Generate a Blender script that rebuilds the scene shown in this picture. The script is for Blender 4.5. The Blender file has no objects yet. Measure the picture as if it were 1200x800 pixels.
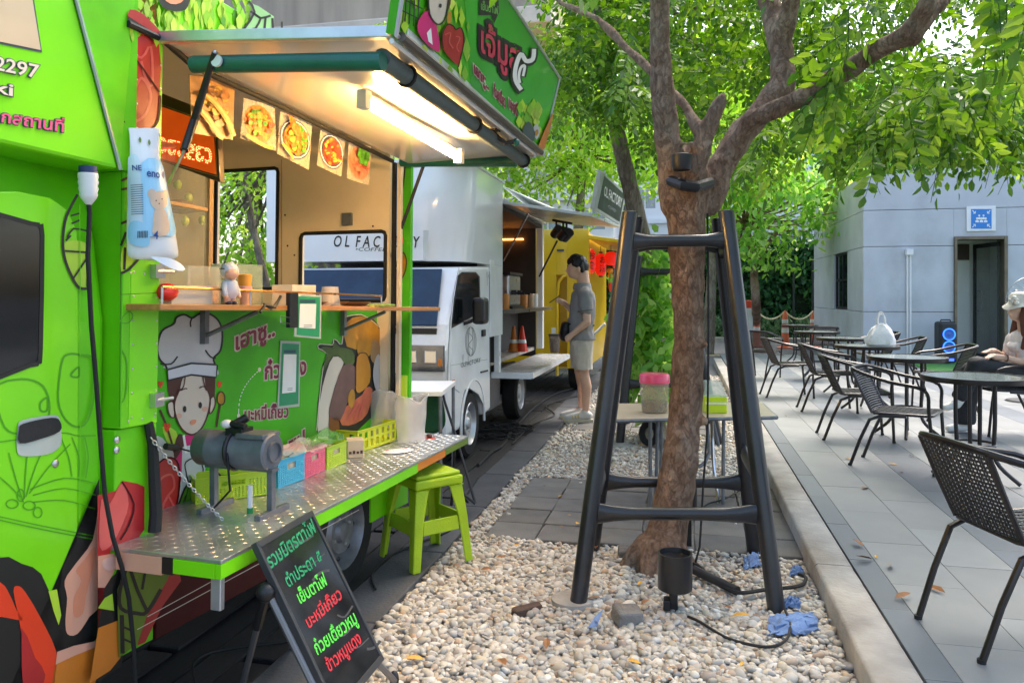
import bpy, bmesh, math, random
import numpy as np
from mathutils import Vector, Matrix, Euler
R = math.radians
random.seed(7)
rng = np.random.default_rng(11)
S = bpy.context.scene
COL = S.collection

# ------------------------------------------------------------------ camera, sky, sun, exposure
EYE = Vector((0, 0, 1.38)); FOC = 900.0; YAW = math.atan(200 / 900); HZ = 346.0
cam_d = bpy.data.cameras.new('camera'); cam = bpy.data.objects.new('camera', cam_d); COL.objects.link(cam)
cam.location = EYE; cam.rotation_euler = (R(90), 0, YAW)
cam_d.sensor_width = 36; cam_d.lens = 27; cam_d.shift_y = -54 / 1200
cam_d.clip_start = 0.05; cam_d.clip_end = 800
S.camera = cam

SUN_EL, SUN_AZ = 58.0, 25.0          # azimuth measured from +y towards +x (the side the light comes from)
w = bpy.data.worlds.new('World'); S.world = w; w.use_nodes = True
nt = w.node_tree; nt.nodes.clear()
sky = nt.nodes.new('ShaderNodeTexSky'); sky.sky_type = 'NISHITA'; sky.sun_disc = False
sky.sun_elevation = R(SUN_EL); sky.sun_rotation = R(SUN_AZ)
sky.air_density = 1.0; sky.dust_density = 4.0; sky.ozone_density = 1.0
bg = nt.nodes.new('ShaderNodeBackground'); bg.inputs['Strength'].default_value = 0.15
wo = nt.nodes.new('ShaderNodeOutputWorld')
nt.links.new(sky.outputs[0], bg.inputs[0]); nt.links.new(bg.outputs[0], wo.inputs[0])
sd = bpy.data.lights.new('sun', 'SUN'); sun = bpy.data.objects.new('sun', sd); COL.objects.link(sun)
sd.energy = .95; sd.angle = R(24); sd.color = (1, .95, .86)
el, az = R(SUN_EL), R(SUN_AZ)
sdir = Vector((math.sin(az) * math.cos(el), math.cos(az) * math.cos(el), math.sin(el)))
sun.rotation_euler = sdir.to_track_quat('Z', 'Y').to_euler(); sun.location = sdir * 60
S.view_settings.view_transform = 'Standard'; S.view_settings.look = 'None'
S.view_settings.gamma = 1; S.view_settings.use_curve_mapping = False
S.view_settings.exposure = 1.85

# ------------------------------------------------------------------ measuring helpers: a picture point gives a ray, a known plane gives the place
FW = Vector((-math.sin(YAW), math.cos(YAW), 0)); RT = Vector((math.cos(YAW), math.sin(YAW), 0))
def ray(px, py): return FW + RT * ((px - 600) / FOC) + Vector((0, 0, (HZ - py) / FOC))
def at(px, py, t): return EYE + ray(px, py) * t
def onz(px, py, z=0.0):
    d = ray(px, py); return EYE + d * ((z - EYE.z) / d.z)
def onx(px, py, x):
    d = ray(px, py); return EYE + d * ((x - EYE.x) / d.x)
def ony(px, py, y):
    d = ray(px, py); return EYE + d * ((y - EYE.y) / d.y)
def plane(o, n):
    o = Vector(o); n = Vector(n).normalized()
    def f(px, py, off=0.0):
        d = ray(px, py); t = (o - EYE).dot(n) / d.dot(n)
        return EYE + d * t + n * off
    f.n = n
    return f
class Frame:
    def __init__(s, loc, rot):
        s.m = Matrix.Translation(loc) @ Euler(rot).to_matrix().to_4x4(); s.i = s.m.inverted(); s.rot = rot; s.loc = Vector(loc)
    def local(s, px, py, x=None, y=None, z=None):
        o = s.i @ EYE; d = s.i.to_3x3() @ ray(px, py)
        k = 0 if x is not None else (1 if y is not None else 2); v = (x, y, z)[k]
        return o + d * ((v - o[k]) / d[k])
    def W(s, v): return s.m @ Vector(v)
    def pl(s, axis, v):
        o = [0, 0, 0]; o[axis] = v; n = [0, 0, 0]; n[axis] = 1
        return plane(s.m @ Vector(o), s.m.to_3x3() @ Vector(n))

# ------------------------------------------------------------------ materials
def rgb(h):
    h = h.lstrip('#'); o = []
    for k in (0, 2, 4):
        c = int(h[k:k + 2], 16) / 255; o.append(c / 12.92 if c <= .04045 else ((c + .055) / 1.055) ** 2.4)
    return tuple(o) + (1,)
MATS = {}
def N(t, typ, **kw):
    n = t.nodes.new(typ)
    for k, v in kw.items():
        if k in n.inputs: n.inputs[k].default_value = v
        else: setattr(n, k, v)
    return n
def ramp(t, fac, stops):
    r = t.nodes.new('ShaderNodeValToRGB'); e = r.color_ramp.elements
    while len(e) < len(stops): e.new(0.5)
    for i, (p, c) in enumerate(stops): e[i].position = p; e[i].color = c
    t.links.new(fac, r.inputs[0]); return r.outputs[0]
def base(name):
    m = bpy.data.materials.new(name); m.use_nodes = True; t = m.node_tree
    return m, t, t.nodes['Principled BSDF'], t.nodes['Material Output']
def mat(name, col, rough=.5, metal=0, var=.12, scale=6, bump=0, bscale=80, coat=0, spec=.5, emit=None, es=0, alpha=1, trans=0, rand=0, stretch=None, dirt=0):
    if name in MATS: return MATS[name]
    m, t, b, o = base(name); L = t.links.new
    c = rgb(col) if isinstance(col, str) else tuple(col) + (1,)
    tc = N(t, 'ShaderNodeTexCoord'); vec = tc.outputs['Object']
    if stretch:
        mp = N(t, 'ShaderNodeMapping'); mp.inputs['Scale'].default_value = stretch; L(vec, mp.inputs[0]); vec = mp.outputs[0]
    n = N(t, 'ShaderNodeTexNoise', Scale=scale, Detail=5.0); L(vec, n.inputs['Vector'])
    lo = tuple(max(0, x * (1 - var)) for x in c[:3]) + (1,); hi = tuple(min(1, x * (1 + var)) for x in c[:3]) + (1,)
    out = ramp(t, n.outputs[0], [(.3, lo), (.7, hi)])
    if dirt:
        n3 = N(t, 'ShaderNodeTexNoise', Scale=scale * .35, Detail=8.0, Roughness=.7); L(tc.outputs['Object'], n3.inputs['Vector'])
        mr = N(t, 'ShaderNodeMapRange'); mr.inputs[1].default_value = .5; mr.inputs[2].default_value = .75; mr.inputs[4].default_value = dirt; L(n3.outputs[0], mr.inputs[0])
        mx = N(t, 'ShaderNodeMixRGB'); mx.inputs[2].default_value = (.13, .11, .085, 1); L(mr.outputs[0], mx.inputs[0]); L(out, mx.inputs[1]); out = mx.outputs[0]
    if rand:
        oi = N(t, 'ShaderNodeObjectInfo'); mr = N(t, 'ShaderNodeMapRange'); mr.inputs[3].default_value = 1 - rand; mr.inputs[4].default_value = 1 + rand
        L(oi.outputs['Random'], mr.inputs[0]); hs = N(t, 'ShaderNodeHueSaturation'); L(mr.outputs[0], hs.inputs['Value']); L(out, hs.inputs['Color']); out = hs.outputs[0]
    L(out, b.inputs['Base Color'])
    rr = N(t, 'ShaderNodeMapRange'); rr.inputs[3].default_value = max(.02, rough - .08); rr.inputs[4].default_value = min(1, rough + .08)
    L(n.outputs[0], rr.inputs[0]); L(rr.outputs[0], b.inputs['Roughness'])
    b.inputs['Metallic'].default_value = metal; b.inputs['Specular IOR Level'].default_value = spec
    b.inputs['Coat Weight'].default_value = coat; b.inputs['Coat Roughness'].default_value = .08
    if trans: b.inputs['Transmission Weight'].default_value = trans
    if alpha < 1: b.inputs['Alpha'].default_value = alpha
    if emit: b.inputs['Emission Color'].default_value = rgb(emit); b.inputs['Emission Strength'].default_value = es
    if bump:
        n2 = N(t, 'ShaderNodeTexNoise', Scale=bscale, Detail=6.0); L(vec, n2.inputs['Vector'])
        bp = N(t, 'ShaderNodeBump', Strength=bump, Distance=.01); L(n2.outputs[0], bp.inputs['Height']); L(bp.outputs[0], b.inputs['Normal'])
    MATS[name] = m; return m
def leaf_mat(name, cols, transl=.45, rough=.42):
    m, t, b, o = base(name); L = t.links.new
    g = N(t, 'ShaderNodeNewGeometry')
    c = ramp(t, g.outputs['Random Per Island'], [(i / (len(cols) - 1), rgb(x)) for i, x in enumerate(cols)])
    L(c, b.inputs['Base Color']); b.inputs['Roughness'].default_value = rough
    hs = N(t, 'ShaderNodeHueSaturation'); hs.inputs['Hue'].default_value = .485; hs.inputs['Saturation'].default_value = 1.1; hs.inputs['Value'].default_value = 1.8; L(c, hs.inputs['Color'])
    tr = N(t, 'ShaderNodeBsdfTranslucent'); L(hs.outputs[0], tr.inputs[0])
    mx = N(t, 'ShaderNodeMixShader'); mx.inputs[0].default_value = transl
    L(b.outputs[0], mx.inputs[1]); L(tr.outputs[0], mx.inputs[2]); L(mx.outputs[0], o.inputs[0])
    MATS[name] = m; return m
def island_mat(name, cols, rough=.6, bump=.3, bscale=60, noise=.5):
    m, t, b, o = base(name); L = t.links.new
    g = N(t, 'ShaderNodeNewGeometry')
    c = ramp(t, g.outputs['Random Per Island'], [(p, rgb(x)) for p, x in cols])
    tc = N(t, 'ShaderNodeTexCoord'); n = N(t, 'ShaderNodeTexNoise', Scale=bscale, Detail=6.0); L(tc.outputs['Object'], n.inputs['Vector'])
    mr = N(t, 'ShaderNodeMapRange'); mr.inputs[3].default_value = 1 - noise; mr.inputs[4].default_value = 1 + noise; L(n.outputs[0], mr.inputs[0])
    hs = N(t, 'ShaderNodeHueSaturation'); L(mr.outputs[0], hs.inputs['Value']); L(c, hs.inputs['Color']); L(hs.outputs[0], b.inputs['Base Color'])
    b.inputs['Roughness'].default_value = rough
    bp = N(t, 'ShaderNodeBump', Strength=bump, Distance=.01); L(n.outputs[0], bp.inputs['Height']); L(bp.outputs[0], b.inputs['Normal'])
    MATS[name] = m; return m
def glass(name, col, rough=.03, alpha=.25):
    if name in MATS: return MATS[name]
    m, t, b, o = base(name); L = t.links.new
    b.inputs['Base Color'].default_value = rgb(col); b.inputs['Roughness'].default_value = rough
    n = N(t, 'ShaderNodeTexNoise', Scale=14.0, Detail=4.0); tc = N(t, 'ShaderNodeTexCoord'); L(tc.outputs['Object'], n.inputs['Vector'])
    mr = N(t, 'ShaderNodeMapRange'); mr.inputs[3].default_value = max(0, alpha - .08); mr.inputs[4].default_value = min(1, alpha + .08); L(n.outputs[0], mr.inputs[0])
    L(mr.outputs[0], b.inputs['Alpha']); MATS[name] = m; return m

# ------------------------------------------------------------------ mesh building helpers
def spline(pts, n=4, closed=True):
    P = [Vector(p) for p in pts]; k = len(P); out = []
    for i in range(k if closed else k - 1):
        a, b, c, d = (P[(i - 1) % k], P[i], P[(i + 1) % k], P[(i + 2) % k]) if closed else (P[max(i - 1, 0)], P[i], P[i + 1], P[min(i + 2, k - 1)])
        for j in range(n):
            u = j / n
            out.append(.5 * ((2 * b) + (c - a) * u + (2 * a - 5 * b + 4 * c - d) * u * u + (3 * b - a - 3 * c + d) * u ** 3))
    if not closed: out.append(P[-1])
    return out
TXT = {}
def text_mesh(body, off=0.0, shear=0.0):
    key = (body, off, shear)
    if key in TXT: return TXT[key]
    cu = bpy.data.curves.new('lettering', 'FONT'); cu.body = body; cu.size = 1; cu.resolution_u = 3; cu.offset = off; cu.shear = shear; cu.dimensions = '2D'; cu.fill_mode = 'BOTH'
    ob = bpy.data.objects.new('lettering', cu); COL.objects.link(ob)
    dg = bpy.context.evaluated_depsgraph_get(); me = bpy.data.meshes.new_from_object(ob.evaluated_get(dg))
    v = [(q.co.x, q.co.y) for q in me.vertices]; f = [tuple(p.vertices) for p in me.polygons]
    bpy.data.objects.remove(ob); bpy.data.curves.remove(cu); bpy.data.meshes.remove(me)
    TXT[key] = (v, f); return TXT[key]
class MB:
    def __init__(s): s.v = []; s.f = []; s.m = []; s.mats = []
    def mi(s, m):
        if m not in s.mats: s.mats.append(m)
        return s.mats.index(m)
    def add(s, vs, fs, m, M=None):
        k = len(s.v); i = s.mi(m)
        s.v += [tuple(M @ Vector(q)) if M else tuple(q) for q in vs]
        s.f += [tuple(a + k for a in f) for f in fs]; s.m += [i] * len(fs); return s
    def box(s, lo, hi, m, M=None):
        x0, y0, z0 = lo; x1, y1, z1 = hi
        return s.add([(x0, y0, z0), (x1, y0, z0), (x1, y1, z0), (x0, y1, z0), (x0, y0, z1), (x1, y0, z1), (x1, y1, z1), (x0, y1, z1)],
                     [(3, 2, 1, 0), (4, 5, 6, 7), (0, 1, 5, 4), (1, 2, 6, 5), (2, 3, 7, 6), (3, 0, 4, 7)], m, M)
    def hexa(s, b, t, m):
        return s.add(list(b) + list(t), [(3, 2, 1, 0), (4, 5, 6, 7), (0, 1, 5, 4), (1, 2, 6, 5), (2, 3, 7, 6), (3, 0, 4, 7)], m)
    def slab(s, pts, n, th, m):
        n = Vector(n).normalized(); P = [Vector(p) for p in pts]; k = len(P)
        vs = [p for p in P] + [p - n * th for p in P]
        fs = [tuple(range(k)), tuple(range(2 * k - 1, k - 1, -1))] + [(i, k + i, k + (i + 1) % k, (i + 1) % k) for i in range(k)]
        return s.add(vs, fs, m)
    def prism(s, prof, axis, a, b, m, M=None):
        """prof: 2-D outline in the two other axes, extruded from a to b along axis"""
        def q(u, v, w): return [(w, u, v), (u, w, v), (u, v, w)][axis]
        k = len(prof); vs = [q(u, v, a) for u, v in prof] + [q(u, v, b) for u, v in prof]
        fs = [tuple(range(k - 1, -1, -1)), tuple(range(k, 2 * k))] + [(i, (i + 1) % k, k + (i + 1) % k, k + i) for i in range(k)]
        return s.add(vs, fs, m, M)
    def tube(s, path, r, m, n=8, closed=False, M=None, flat=None):
        P = [Vector(p) for p in path]; k = len(P); rs = r if isinstance(r, (list, tuple)) else [r] * k
        vs = []; fs = []; up = None
        for i in range(k):
            d = (P[(i + 1) % k] - P[i - 1]) if closed else (P[min(i + 1, k - 1)] - P[max(i - 1, 0)])
            d = d.normalized() if d.length > 1e-9 else Vector((0, 0, 1))
            if up is None:
                up = Vector((0, 0, 1)) if abs(d.z) < .9 else Vector((1, 0, 0))
            sd_ = d.cross(up); sd_ = sd_.normalized() if sd_.length > 1e-6 else d.orthogonal().normalized(); up = sd_.cross(d).normalized()
            for j in range(n):
                a = 2 * math.pi * j / n
                vs.append(P[i] + sd_ * (math.cos(a) * rs[i]) + up * (math.sin(a) * rs[i] * (flat or 1)))
        for i in range(k if closed else k - 1):
            i2 = (i + 1) % k
            for j in range(n):
                fs.append((i * n + j, i * n + (j + 1) % n, i2 * n + (j + 1) % n, i2 * n + j))
        if not closed: fs += [tuple(range(n - 1, -1, -1)), tuple((k - 1) * n + j for j in range(n))]
        return s.add(vs, fs, m, M)
    def lathe(s, prof, m, n=20, M=None, cap=True):
        vs = []; fs = []; k = len(prof)
        for r_, z in prof:
            for j in range(n):
                a = 2 * math.pi * j / n; vs.append((r_ * math.cos(a), r_ * math.sin(a), z))
        for i in range(k - 1):
            for j in range(n):
                fs.append((i * n + j, i * n + (j + 1) % n, (i + 1) * n + (j + 1) % n, (i + 1) * n + j))
        if cap and prof[0][0] > .002: fs.append(tuple(range(n - 1, -1, -1)))
        if cap and prof[-1][0] > .002: fs.append(tuple((k - 1) * n + j for j in range(n)))
        return s.add(vs, fs, m, M)
    def ball(s, c, r, m, M=None, n=12, k=8):
        rx, ry, rz = r if isinstance(r, (tuple, list)) else (r, r, r)
        prof = [(math.sin(math.pi * i / k), -math.cos(math.pi * i / k)) for i in range(k + 1)]
        T = Matrix.Translation(c) @ Matrix.Diagonal((rx, ry, rz, 1))
        return s.lathe([(max(a, 1e-4), b) for a, b in prof], m, n, (M @ T) if M else T)
    # flat print laid on a surface
    def fill(s, pl, pts, m, layer=1, sm=4):
        P = [Vector((a, b, 0)) for a, b in pts]
        if sm: P = spline(P, sm)
        return s.add([pl(p.x, p.y, .0012 * layer) for p in P], [tuple(range(len(P)))], m)
    def stroke(s, pl, pts, wd, m, layer=2, sm=4, closed=True):
        P = [Vector((a, b, 0)) for a, b in pts]
        if sm: P = spline(P, sm, closed)
        k = len(P); vs = []
        for i in range(k):
            d = (P[(i + 1) % k] - P[i - 1]) if closed else (P[min(i + 1, k - 1)] - P[max(i - 1, 0)])
            d = d.normalized() if d.length > 1e-9 else Vector((1, 0, 0)); nn = Vector((-d.y, d.x, 0)) * wd / 2
            vs += [P[i] + nn, P[i] - nn]
        fs = [(2 * i, 2 * i + 1, 2 * ((i + 1) % k) + 1, 2 * ((i + 1) % k)) for i in range(k if closed else k - 1)]
        return s.add([pl(p.x, p.y, .0012 * layer) for p in vs], fs, m)
    def text(s, pl, body, p0, p1, up, m, layer=3, off=0.0, shear=0.0):
        """lettering from p0 to p1 (picture points on the surface), up = picture vector of one em"""
        v0, _ = text_mesh(body, 0.0, shear); x0 = min(q[0] for q in v0); x1 = max(q[0] for q in v0)
        v, f = text_mesh(body, off, shear); ux, uy = (p1[0] - p0[0]) / (x1 - x0), (p1[1] - p0[1]) / (x1 - x0)
        return s.add([pl(p0[0] + (a - x0) * ux + b * up[0], p0[1] + (a - x0) * uy + b * up[1], .0012 * layer) for a, b in v], f, m)
    def build(s, name, parent=None, world=False, smooth=True, bev=0, sub=0, ang=38):
        me = bpy.data.meshes.new(name); vs = s.v
        if parent is not None and world:
            inv = wm(parent).inverted(); vs = [tuple(inv @ Vector(q)) for q in vs]
        me.from_pydata(vs, [], s.f)
        for m in s.mats: me.materials.append(m)
        me.polygons.foreach_set('material_index', s.m)
        me.validate(); me.update()
        if smooth: me.shade_smooth(); me.set_sharp_from_angle(angle=R(ang))
        o = bpy.data.objects.new(name, me); COL.objects.link(o)
        if parent is not None: o.parent = parent
        if bev:
            b = o.modifiers.new('bevel', 'BEVEL'); b.width = bev; b.segments = 2; b.limit_method = 'ANGLE'; b.angle_limit = R(40)
        if sub:
            b = o.modifiers.new('subdiv', 'SUBSURF'); b.levels = sub; b.render_levels = sub
        return o
def wm(o):
    m = o.matrix_basis.copy(); p = o.parent
    while p is not None: m = p.matrix_basis @ m; p = p.parent
    return m
def tag(o, label=None, cat=None, group=None, kind=None):
    if label: o['label'] = label
    if cat: o['category'] = cat
    if group: o['group'] = group
    if kind: o['kind'] = kind
    return o
def thing(name, label, cat, loc=(0, 0, 0), rot=(0, 0, 0), group=None):
    o = bpy.data.objects.new(name, None); COL.objects.link(o); o.empty_display_size = .1
    o.location = loc; o.rotation_euler = rot if isinstance(rot, (tuple, list)) else (0, 0, rot)
    return tag(o, label, cat, group)
def dup(o, loc=None, rot=None, label=None, scale=None):
    def cp(x, par):
        c = x.copy(); COL.objects.link(c)
        if par is not None: c.parent = par
        for ch in list(x.children): cp(ch, c)
        return c
    c = cp(o, None)
    if loc is not None: c.location = loc
    if rot is not None: c.rotation_euler = (0, 0, rot) if not isinstance(rot, (tuple, list)) else rot
    if label: c['label'] = label
    if scale: c.scale = (scale,) * 3
    return c
def inst(name, src, parent, M):
    o = bpy.data.objects.new(name, src.data if hasattr(src, 'data') else src); COL.objects.link(o); o.parent = parent; o.matrix_basis = M; return o
def cells(us, vs, holes):
    """rectangles of a wall that has rectangular holes (u0,v0,u1,v1)"""
    U = sorted(set(list(us) + [h[0] for h in holes] + [h[2] for h in holes])); V = sorted(set(list(vs) + [h[1] for h in holes] + [h[3] for h in holes]))
    out = []
    for a, b in zip(U, U[1:]):
        for c, d in zip(V, V[1:]):
            mu, mv = (a + b) / 2, (c + d) / 2
            if mu < us[0] or mu > us[-1] or mv < vs[0] or mv > vs[-1]: continue
            if any(h[0] < mu < h[2] and h[1] < mv < h[3] for h in holes): continue
            out.append((a, c, b, d))
    return out
def npmesh(name, V, F, m, parent=None, smooth=False):
    """V: (n,3) array, F: (k,4) or (k,3) array"""
    me = bpy.data.meshes.new(name); k, q = F.shape
    me.vertices.add(len(V)); me.vertices.foreach_set('co', np.ascontiguousarray(V, dtype=np.float32).ravel())
    me.loops.add(k * q); me.loops.foreach_set('vertex_index', np.ascontiguousarray(F, dtype=np.int32).ravel())
    me.polygons.add(k); me.polygons.foreach_set('loop_start', np.arange(0, k * q, q, dtype=np.int32))
    me.update(calc_edges=True); me.materials.append(m)
    if smooth: me.shade_smooth()
    o = bpy.data.objects.new(name, me); COL.objects.link(o)
    if parent is not None: o.parent = parent
    return o
def organic(name, caps, m, parent, vox=.012, cut=None, smooth=4, sub=0):
    """one continuous skin grown over tapered limbs: (p0, r0, p1, r1)"""
    q = MB()
    for p0, r0, p1, r1 in caps:
        p0, p1 = Vector(p0), Vector(p1); L_ = (p1 - p0).length
        q.ball(p0, r0, m, None, 14, 10)
        if L_ > 1e-5:
            q.ball(p1, r1, m, None, 14, 10); q.tube([p0, p0.lerp(p1, .5), p1], [r0, (r0 + r1) / 2, r1], m, 14)
    o = q.build(name, parent); r_ = o.modifiers.new('r', 'REMESH'); r_.mode = 'VOXEL'; r_.voxel_size = vox; s_ = o.modifiers.new('s', 'SMOOTH'); s_.iterations = smooth; s_.factor = .5
    dg = bpy.context.evaluated_depsgraph_get(); me = bpy.data.meshes.new_from_object(o.evaluated_get(dg)); o.modifiers.clear(); old = o.data; o.data = me; bpy.data.meshes.remove(old)
    if cut is not None:
        bm = bmesh.new(); bm.from_mesh(me)
        for co, no in cut:
            r = bmesh.ops.bisect_plane(bm, geom=bm.verts[:] + bm.edges[:] + bm.faces[:], plane_co=co, plane_no=no, clear_outer=True); bmesh.ops.holes_fill(bm, edges=[e for e in bm.edges if e.is_boundary])
        bm.to_mesh(me); bm.free()
    me.materials.clear(); me.materials.append(m); me.shade_smooth(); return o

from mathutils import noise as mn
def wrinkle(o, amp, freq, stretch=(1, 1, 1), seed=0.0):
    """uneven folds pushed into a grown skin"""
    for v in o.data.vertices:
        p = Vector((v.co.x * freq * stretch[0] + seed, v.co.y * freq * stretch[1], v.co.z * freq * stretch[2]))
        a = mn.noise(p); b = mn.noise(p * 2.3 + Vector((3, 1, 7)))
        v.co += v.normal * amp * ((1 - abs(a) * 2.2) * .7 + b * .5 - .3)
    o.data.update(); return o
# ------------------------------------------------------------------ shared materials
ASPHALT = mat('asphalt', (.07, .075, .085), .85, bump=.4, bscale=150, scale=3, var=.25)
CONC = mat('concrete', (.34, .32, .285), .85, bump=.5, bscale=45, scale=4, var=.28, dirt=.6)
DARKCONC = mat('dark concrete', (.06, .063, .07), .8, bump=.3, bscale=70, scale=4, var=.3, rand=.2)
DECK = mat('dark deck wood', (.017, .016, .017), .7, bump=.5, bscale=25, scale=9, var=.45, rand=.35, stretch=(12, .6, 4))
PAVER = mat('grey paver', (.135, .13, .12), .9, bump=.4, bscale=110, scale=6, var=.2, rand=.13, dirt=.3)
TILE_L = mat('light terrace tile', (.175, .187, .186), .5, bump=.06, bscale=160, scale=3, var=.16, rand=.12, dirt=.3)
TILE_D = mat('blue grey terrace tile', (.088, .107, .126), .5, bump=.06, bscale=160, scale=3, var=.16, rand=.12, dirt=.3)
BLACKM = mat('black painted metal', (.012, .012, .014), .42, bump=.1, bscale=50, var=.3, spec=.5)
RUBBER = mat('rubber', (.012, .012, .012), .75, bump=.2, var=.3)
STEEL = mat('steel', (.55, .56, .58), .3, metal=.9, var=.15, scale=15)
DULLST = mat('dull grey steel', (.2, .21, .23), .45, metal=.5, var=.2, scale=20, bump=.1)
ALU = mat('aluminium', (.62, .64, .66), .38, metal=.75, var=.12, scale=10, dirt=.15)
CHROME = mat('chrome', (.7, .7, .72), .12, metal=1, var=.05)
WHITEP = mat('white paint', (.82, .84, .845), .3, coat=.4, var=.08, scale=3, dirt=.22)
WHITEPL = mat('white plastic', (.78, .78, .76), .4, var=.05)
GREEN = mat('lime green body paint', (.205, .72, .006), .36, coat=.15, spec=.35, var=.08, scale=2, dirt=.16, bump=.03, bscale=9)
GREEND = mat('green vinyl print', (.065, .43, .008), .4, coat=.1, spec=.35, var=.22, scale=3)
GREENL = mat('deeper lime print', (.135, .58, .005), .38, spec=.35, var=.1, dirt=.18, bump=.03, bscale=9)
GLASSD = mat('dark tinted glass', (.006, .008, .009), .05, spec=.35, var=.3)
BARK = None

# ------------------------------------------------------------------ ground, kerb, terrace, deck, path
def structure(o): o['kind'] = 'structure'; return o
g = MB(); g.box((-300, -40, -.5), (300, 420, -.05), ASPHALT); structure(g.build('ground', smooth=False))
g = MB(); g.box((-1.26, .2, -.3), (.63, 13.6, -.022), mat('gravel bed', (.25, .21, .16), .95, bump=.5, bscale=90, var=.35)); structure(g.build('gravel_bed', smooth=False))
YEL = mat('worn yellow road paint', (.55, .42, .08), .7, var=.3, scale=12)
p = onz(660, 413.5, -.05).y
g = MB(); g.box((-30, p - .07, -.05), (40, p + .07, -.046), YEL); structure(g.build('road_line', smooth=False))
g = MB(); g.box((-30, 24.4, -.3), (40, 24.75, .08), CONC); structure(g.build('road_kerb', smooth=False))

kerb = MB(); kerb.box((.625, .2, -.3), (.78, 16.4, .085), CONC); kerb = structure(kerb.build('kerb', smooth=False))
y = .3
while y < 13.5:
    L_ = 1.2; k = MB(); ye = min(y + L_, 13.5) - .003; zt = .1 + random.uniform(-.002, .002); nr = 30; vs = []
    for i in range(nr + 1):
        yy = y + .003 + (ye - y - .003) * i / nr; c_ = [max(0, random.gauss(0, .0028)) for _ in range(2)]
        if random.random() < .07: c_[0] += random.uniform(.004, .012)
        vs += [(.617, yy, -.28), (.617 + random.uniform(-.001, .001), yy, zt - .014 - c_[0]), (.622 + c_[0] * .4, yy, zt - .005 - c_[0] * .5), (.630 + c_[0], yy, zt + random.uniform(-.0007, .0007)), (.70, yy, zt + random.uniform(-.001, .001)), (.776 - c_[1], yy, zt), (.783 - c_[1] * .4, yy, zt - .006), (.785, yy, -.28)]
    k.add(vs, [(i * 8 + j, i * 8 + j + 1, (i + 1) * 8 + j + 1, (i + 1) * 8 + j) for i in range(nr) for j in range(7)] + [tuple(range(7, -1, -1)), tuple(nr * 8 + j for j in range(8))], CONC); k.build('kerb_stone', kerb, ang=50); y += L_
ter = MB(); ter.box((.79, .2, -.3), (14, 17.2, .088), mat('tile bedding', (.11, .115, .115), .9)); ter = structure(ter.build('terrace', smooth=False))
xs = [.788, .906]
while xs[-1] < 5.2: xs.append(xs[-1] + .302)
tile_me = {}
far = MB(); hh = .6
for i, (a, b) in enumerate(zip(xs, xs[1:])):
    mt = TILE_D if i % 3 == 0 else TILE_L
    if i not in tile_me:
        q = MB(); q.box((0.001, .001, -.02), (b - a - .001, hh - .001, 0), mt); tile_me[i] = q
    src = None; y = 1.0 + (i % 2) * .3
    while y < 17.0:
        if y < 10.6:
            if src is None:
                src = tile_me[i].build('terrace_tile', ter, smooth=False, bev=.0015); src.location = (a, y, .1)
            else:
                o = src.copy(); COL.objects.link(o); o.location = (a, y, .1 + random.uniform(-.0008, .0008))
        else:
            far.box((a + .0015, y + .0015, .09), (b - .0015, y + hh - .0015, .1), mt)
        y += hh
far.box((5.26, 1, .09), (13.8, 17.1, .0995), TILE_L)
o = far.build('far_tiles', ter, smooth=False); o['kind'] = 'stuff'

deck = MB(); deck.box((-7, .2, -.3), (-1.5, 15, -.035), mat('deck shadow gap', (.01, .01, .01), .9)); deck = structure(deck.build('deck', smooth=False))
src = MB(); src.box((-.066, 0, -.03), (.066, 2.36, 0), DECK); src = src.build('deck_board', deck, smooth=False, bev=.004); first = True
for i in range(36):
    x = -1.57 - i * .14; y = .25 - (i % 3) * .8
    while y < 13:
        o = src if first else src.copy()
        if not first: COL.objects.link(o)
        first = False; o.location = (x, y, random.uniform(-.004, .003)); y += 2.4
bd = MB(); bd.box((-1.498, .2, -.3), (-1.246, 13.6, -.006), DARKCONC); bd = structure(bd.build('border', smooth=False))
y = .3
while y < 13:
    k = MB(); k.box((-1.494, y + .004, -.25), (-1.25, y + .9, .012 + random.uniform(-.003, .003)), DARKCONC); k.build('border_slab', bd, bev=.008); y += .905

path = MB(); path.box((-1.2, 4.3, -.1), (.57, 5.7, -.012), CONC); path = structure(path.build('path', smooth=False))
src = MB(); src.box((-.143, -.143, -.06), (.143, .143, 0), PAVER); src = src.build('paving_slab', path, bev=.006); first = True
SLABS = []
for y0, ny in ((4.40, 5), (7.95, 5)):
    for j in range(ny):
        for i in range(6):
            if y0 > 6 and i == 5: continue
            SLABS.append((-.96 + i * .292 + random.uniform(-.004, .004), y0 + j * .294 + random.uniform(-.004, .004)))
for x, y in SLABS:
    o = src if first else src.copy()
    if not first: COL.objects.link(o)
    first = False; o.location = (x, y, .008 + random.uniform(-.004, .004)); o.rotation_euler = (random.uniform(-.01, .01), random.uniform(-.01, .01), random.uniform(-.02, .02))

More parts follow.
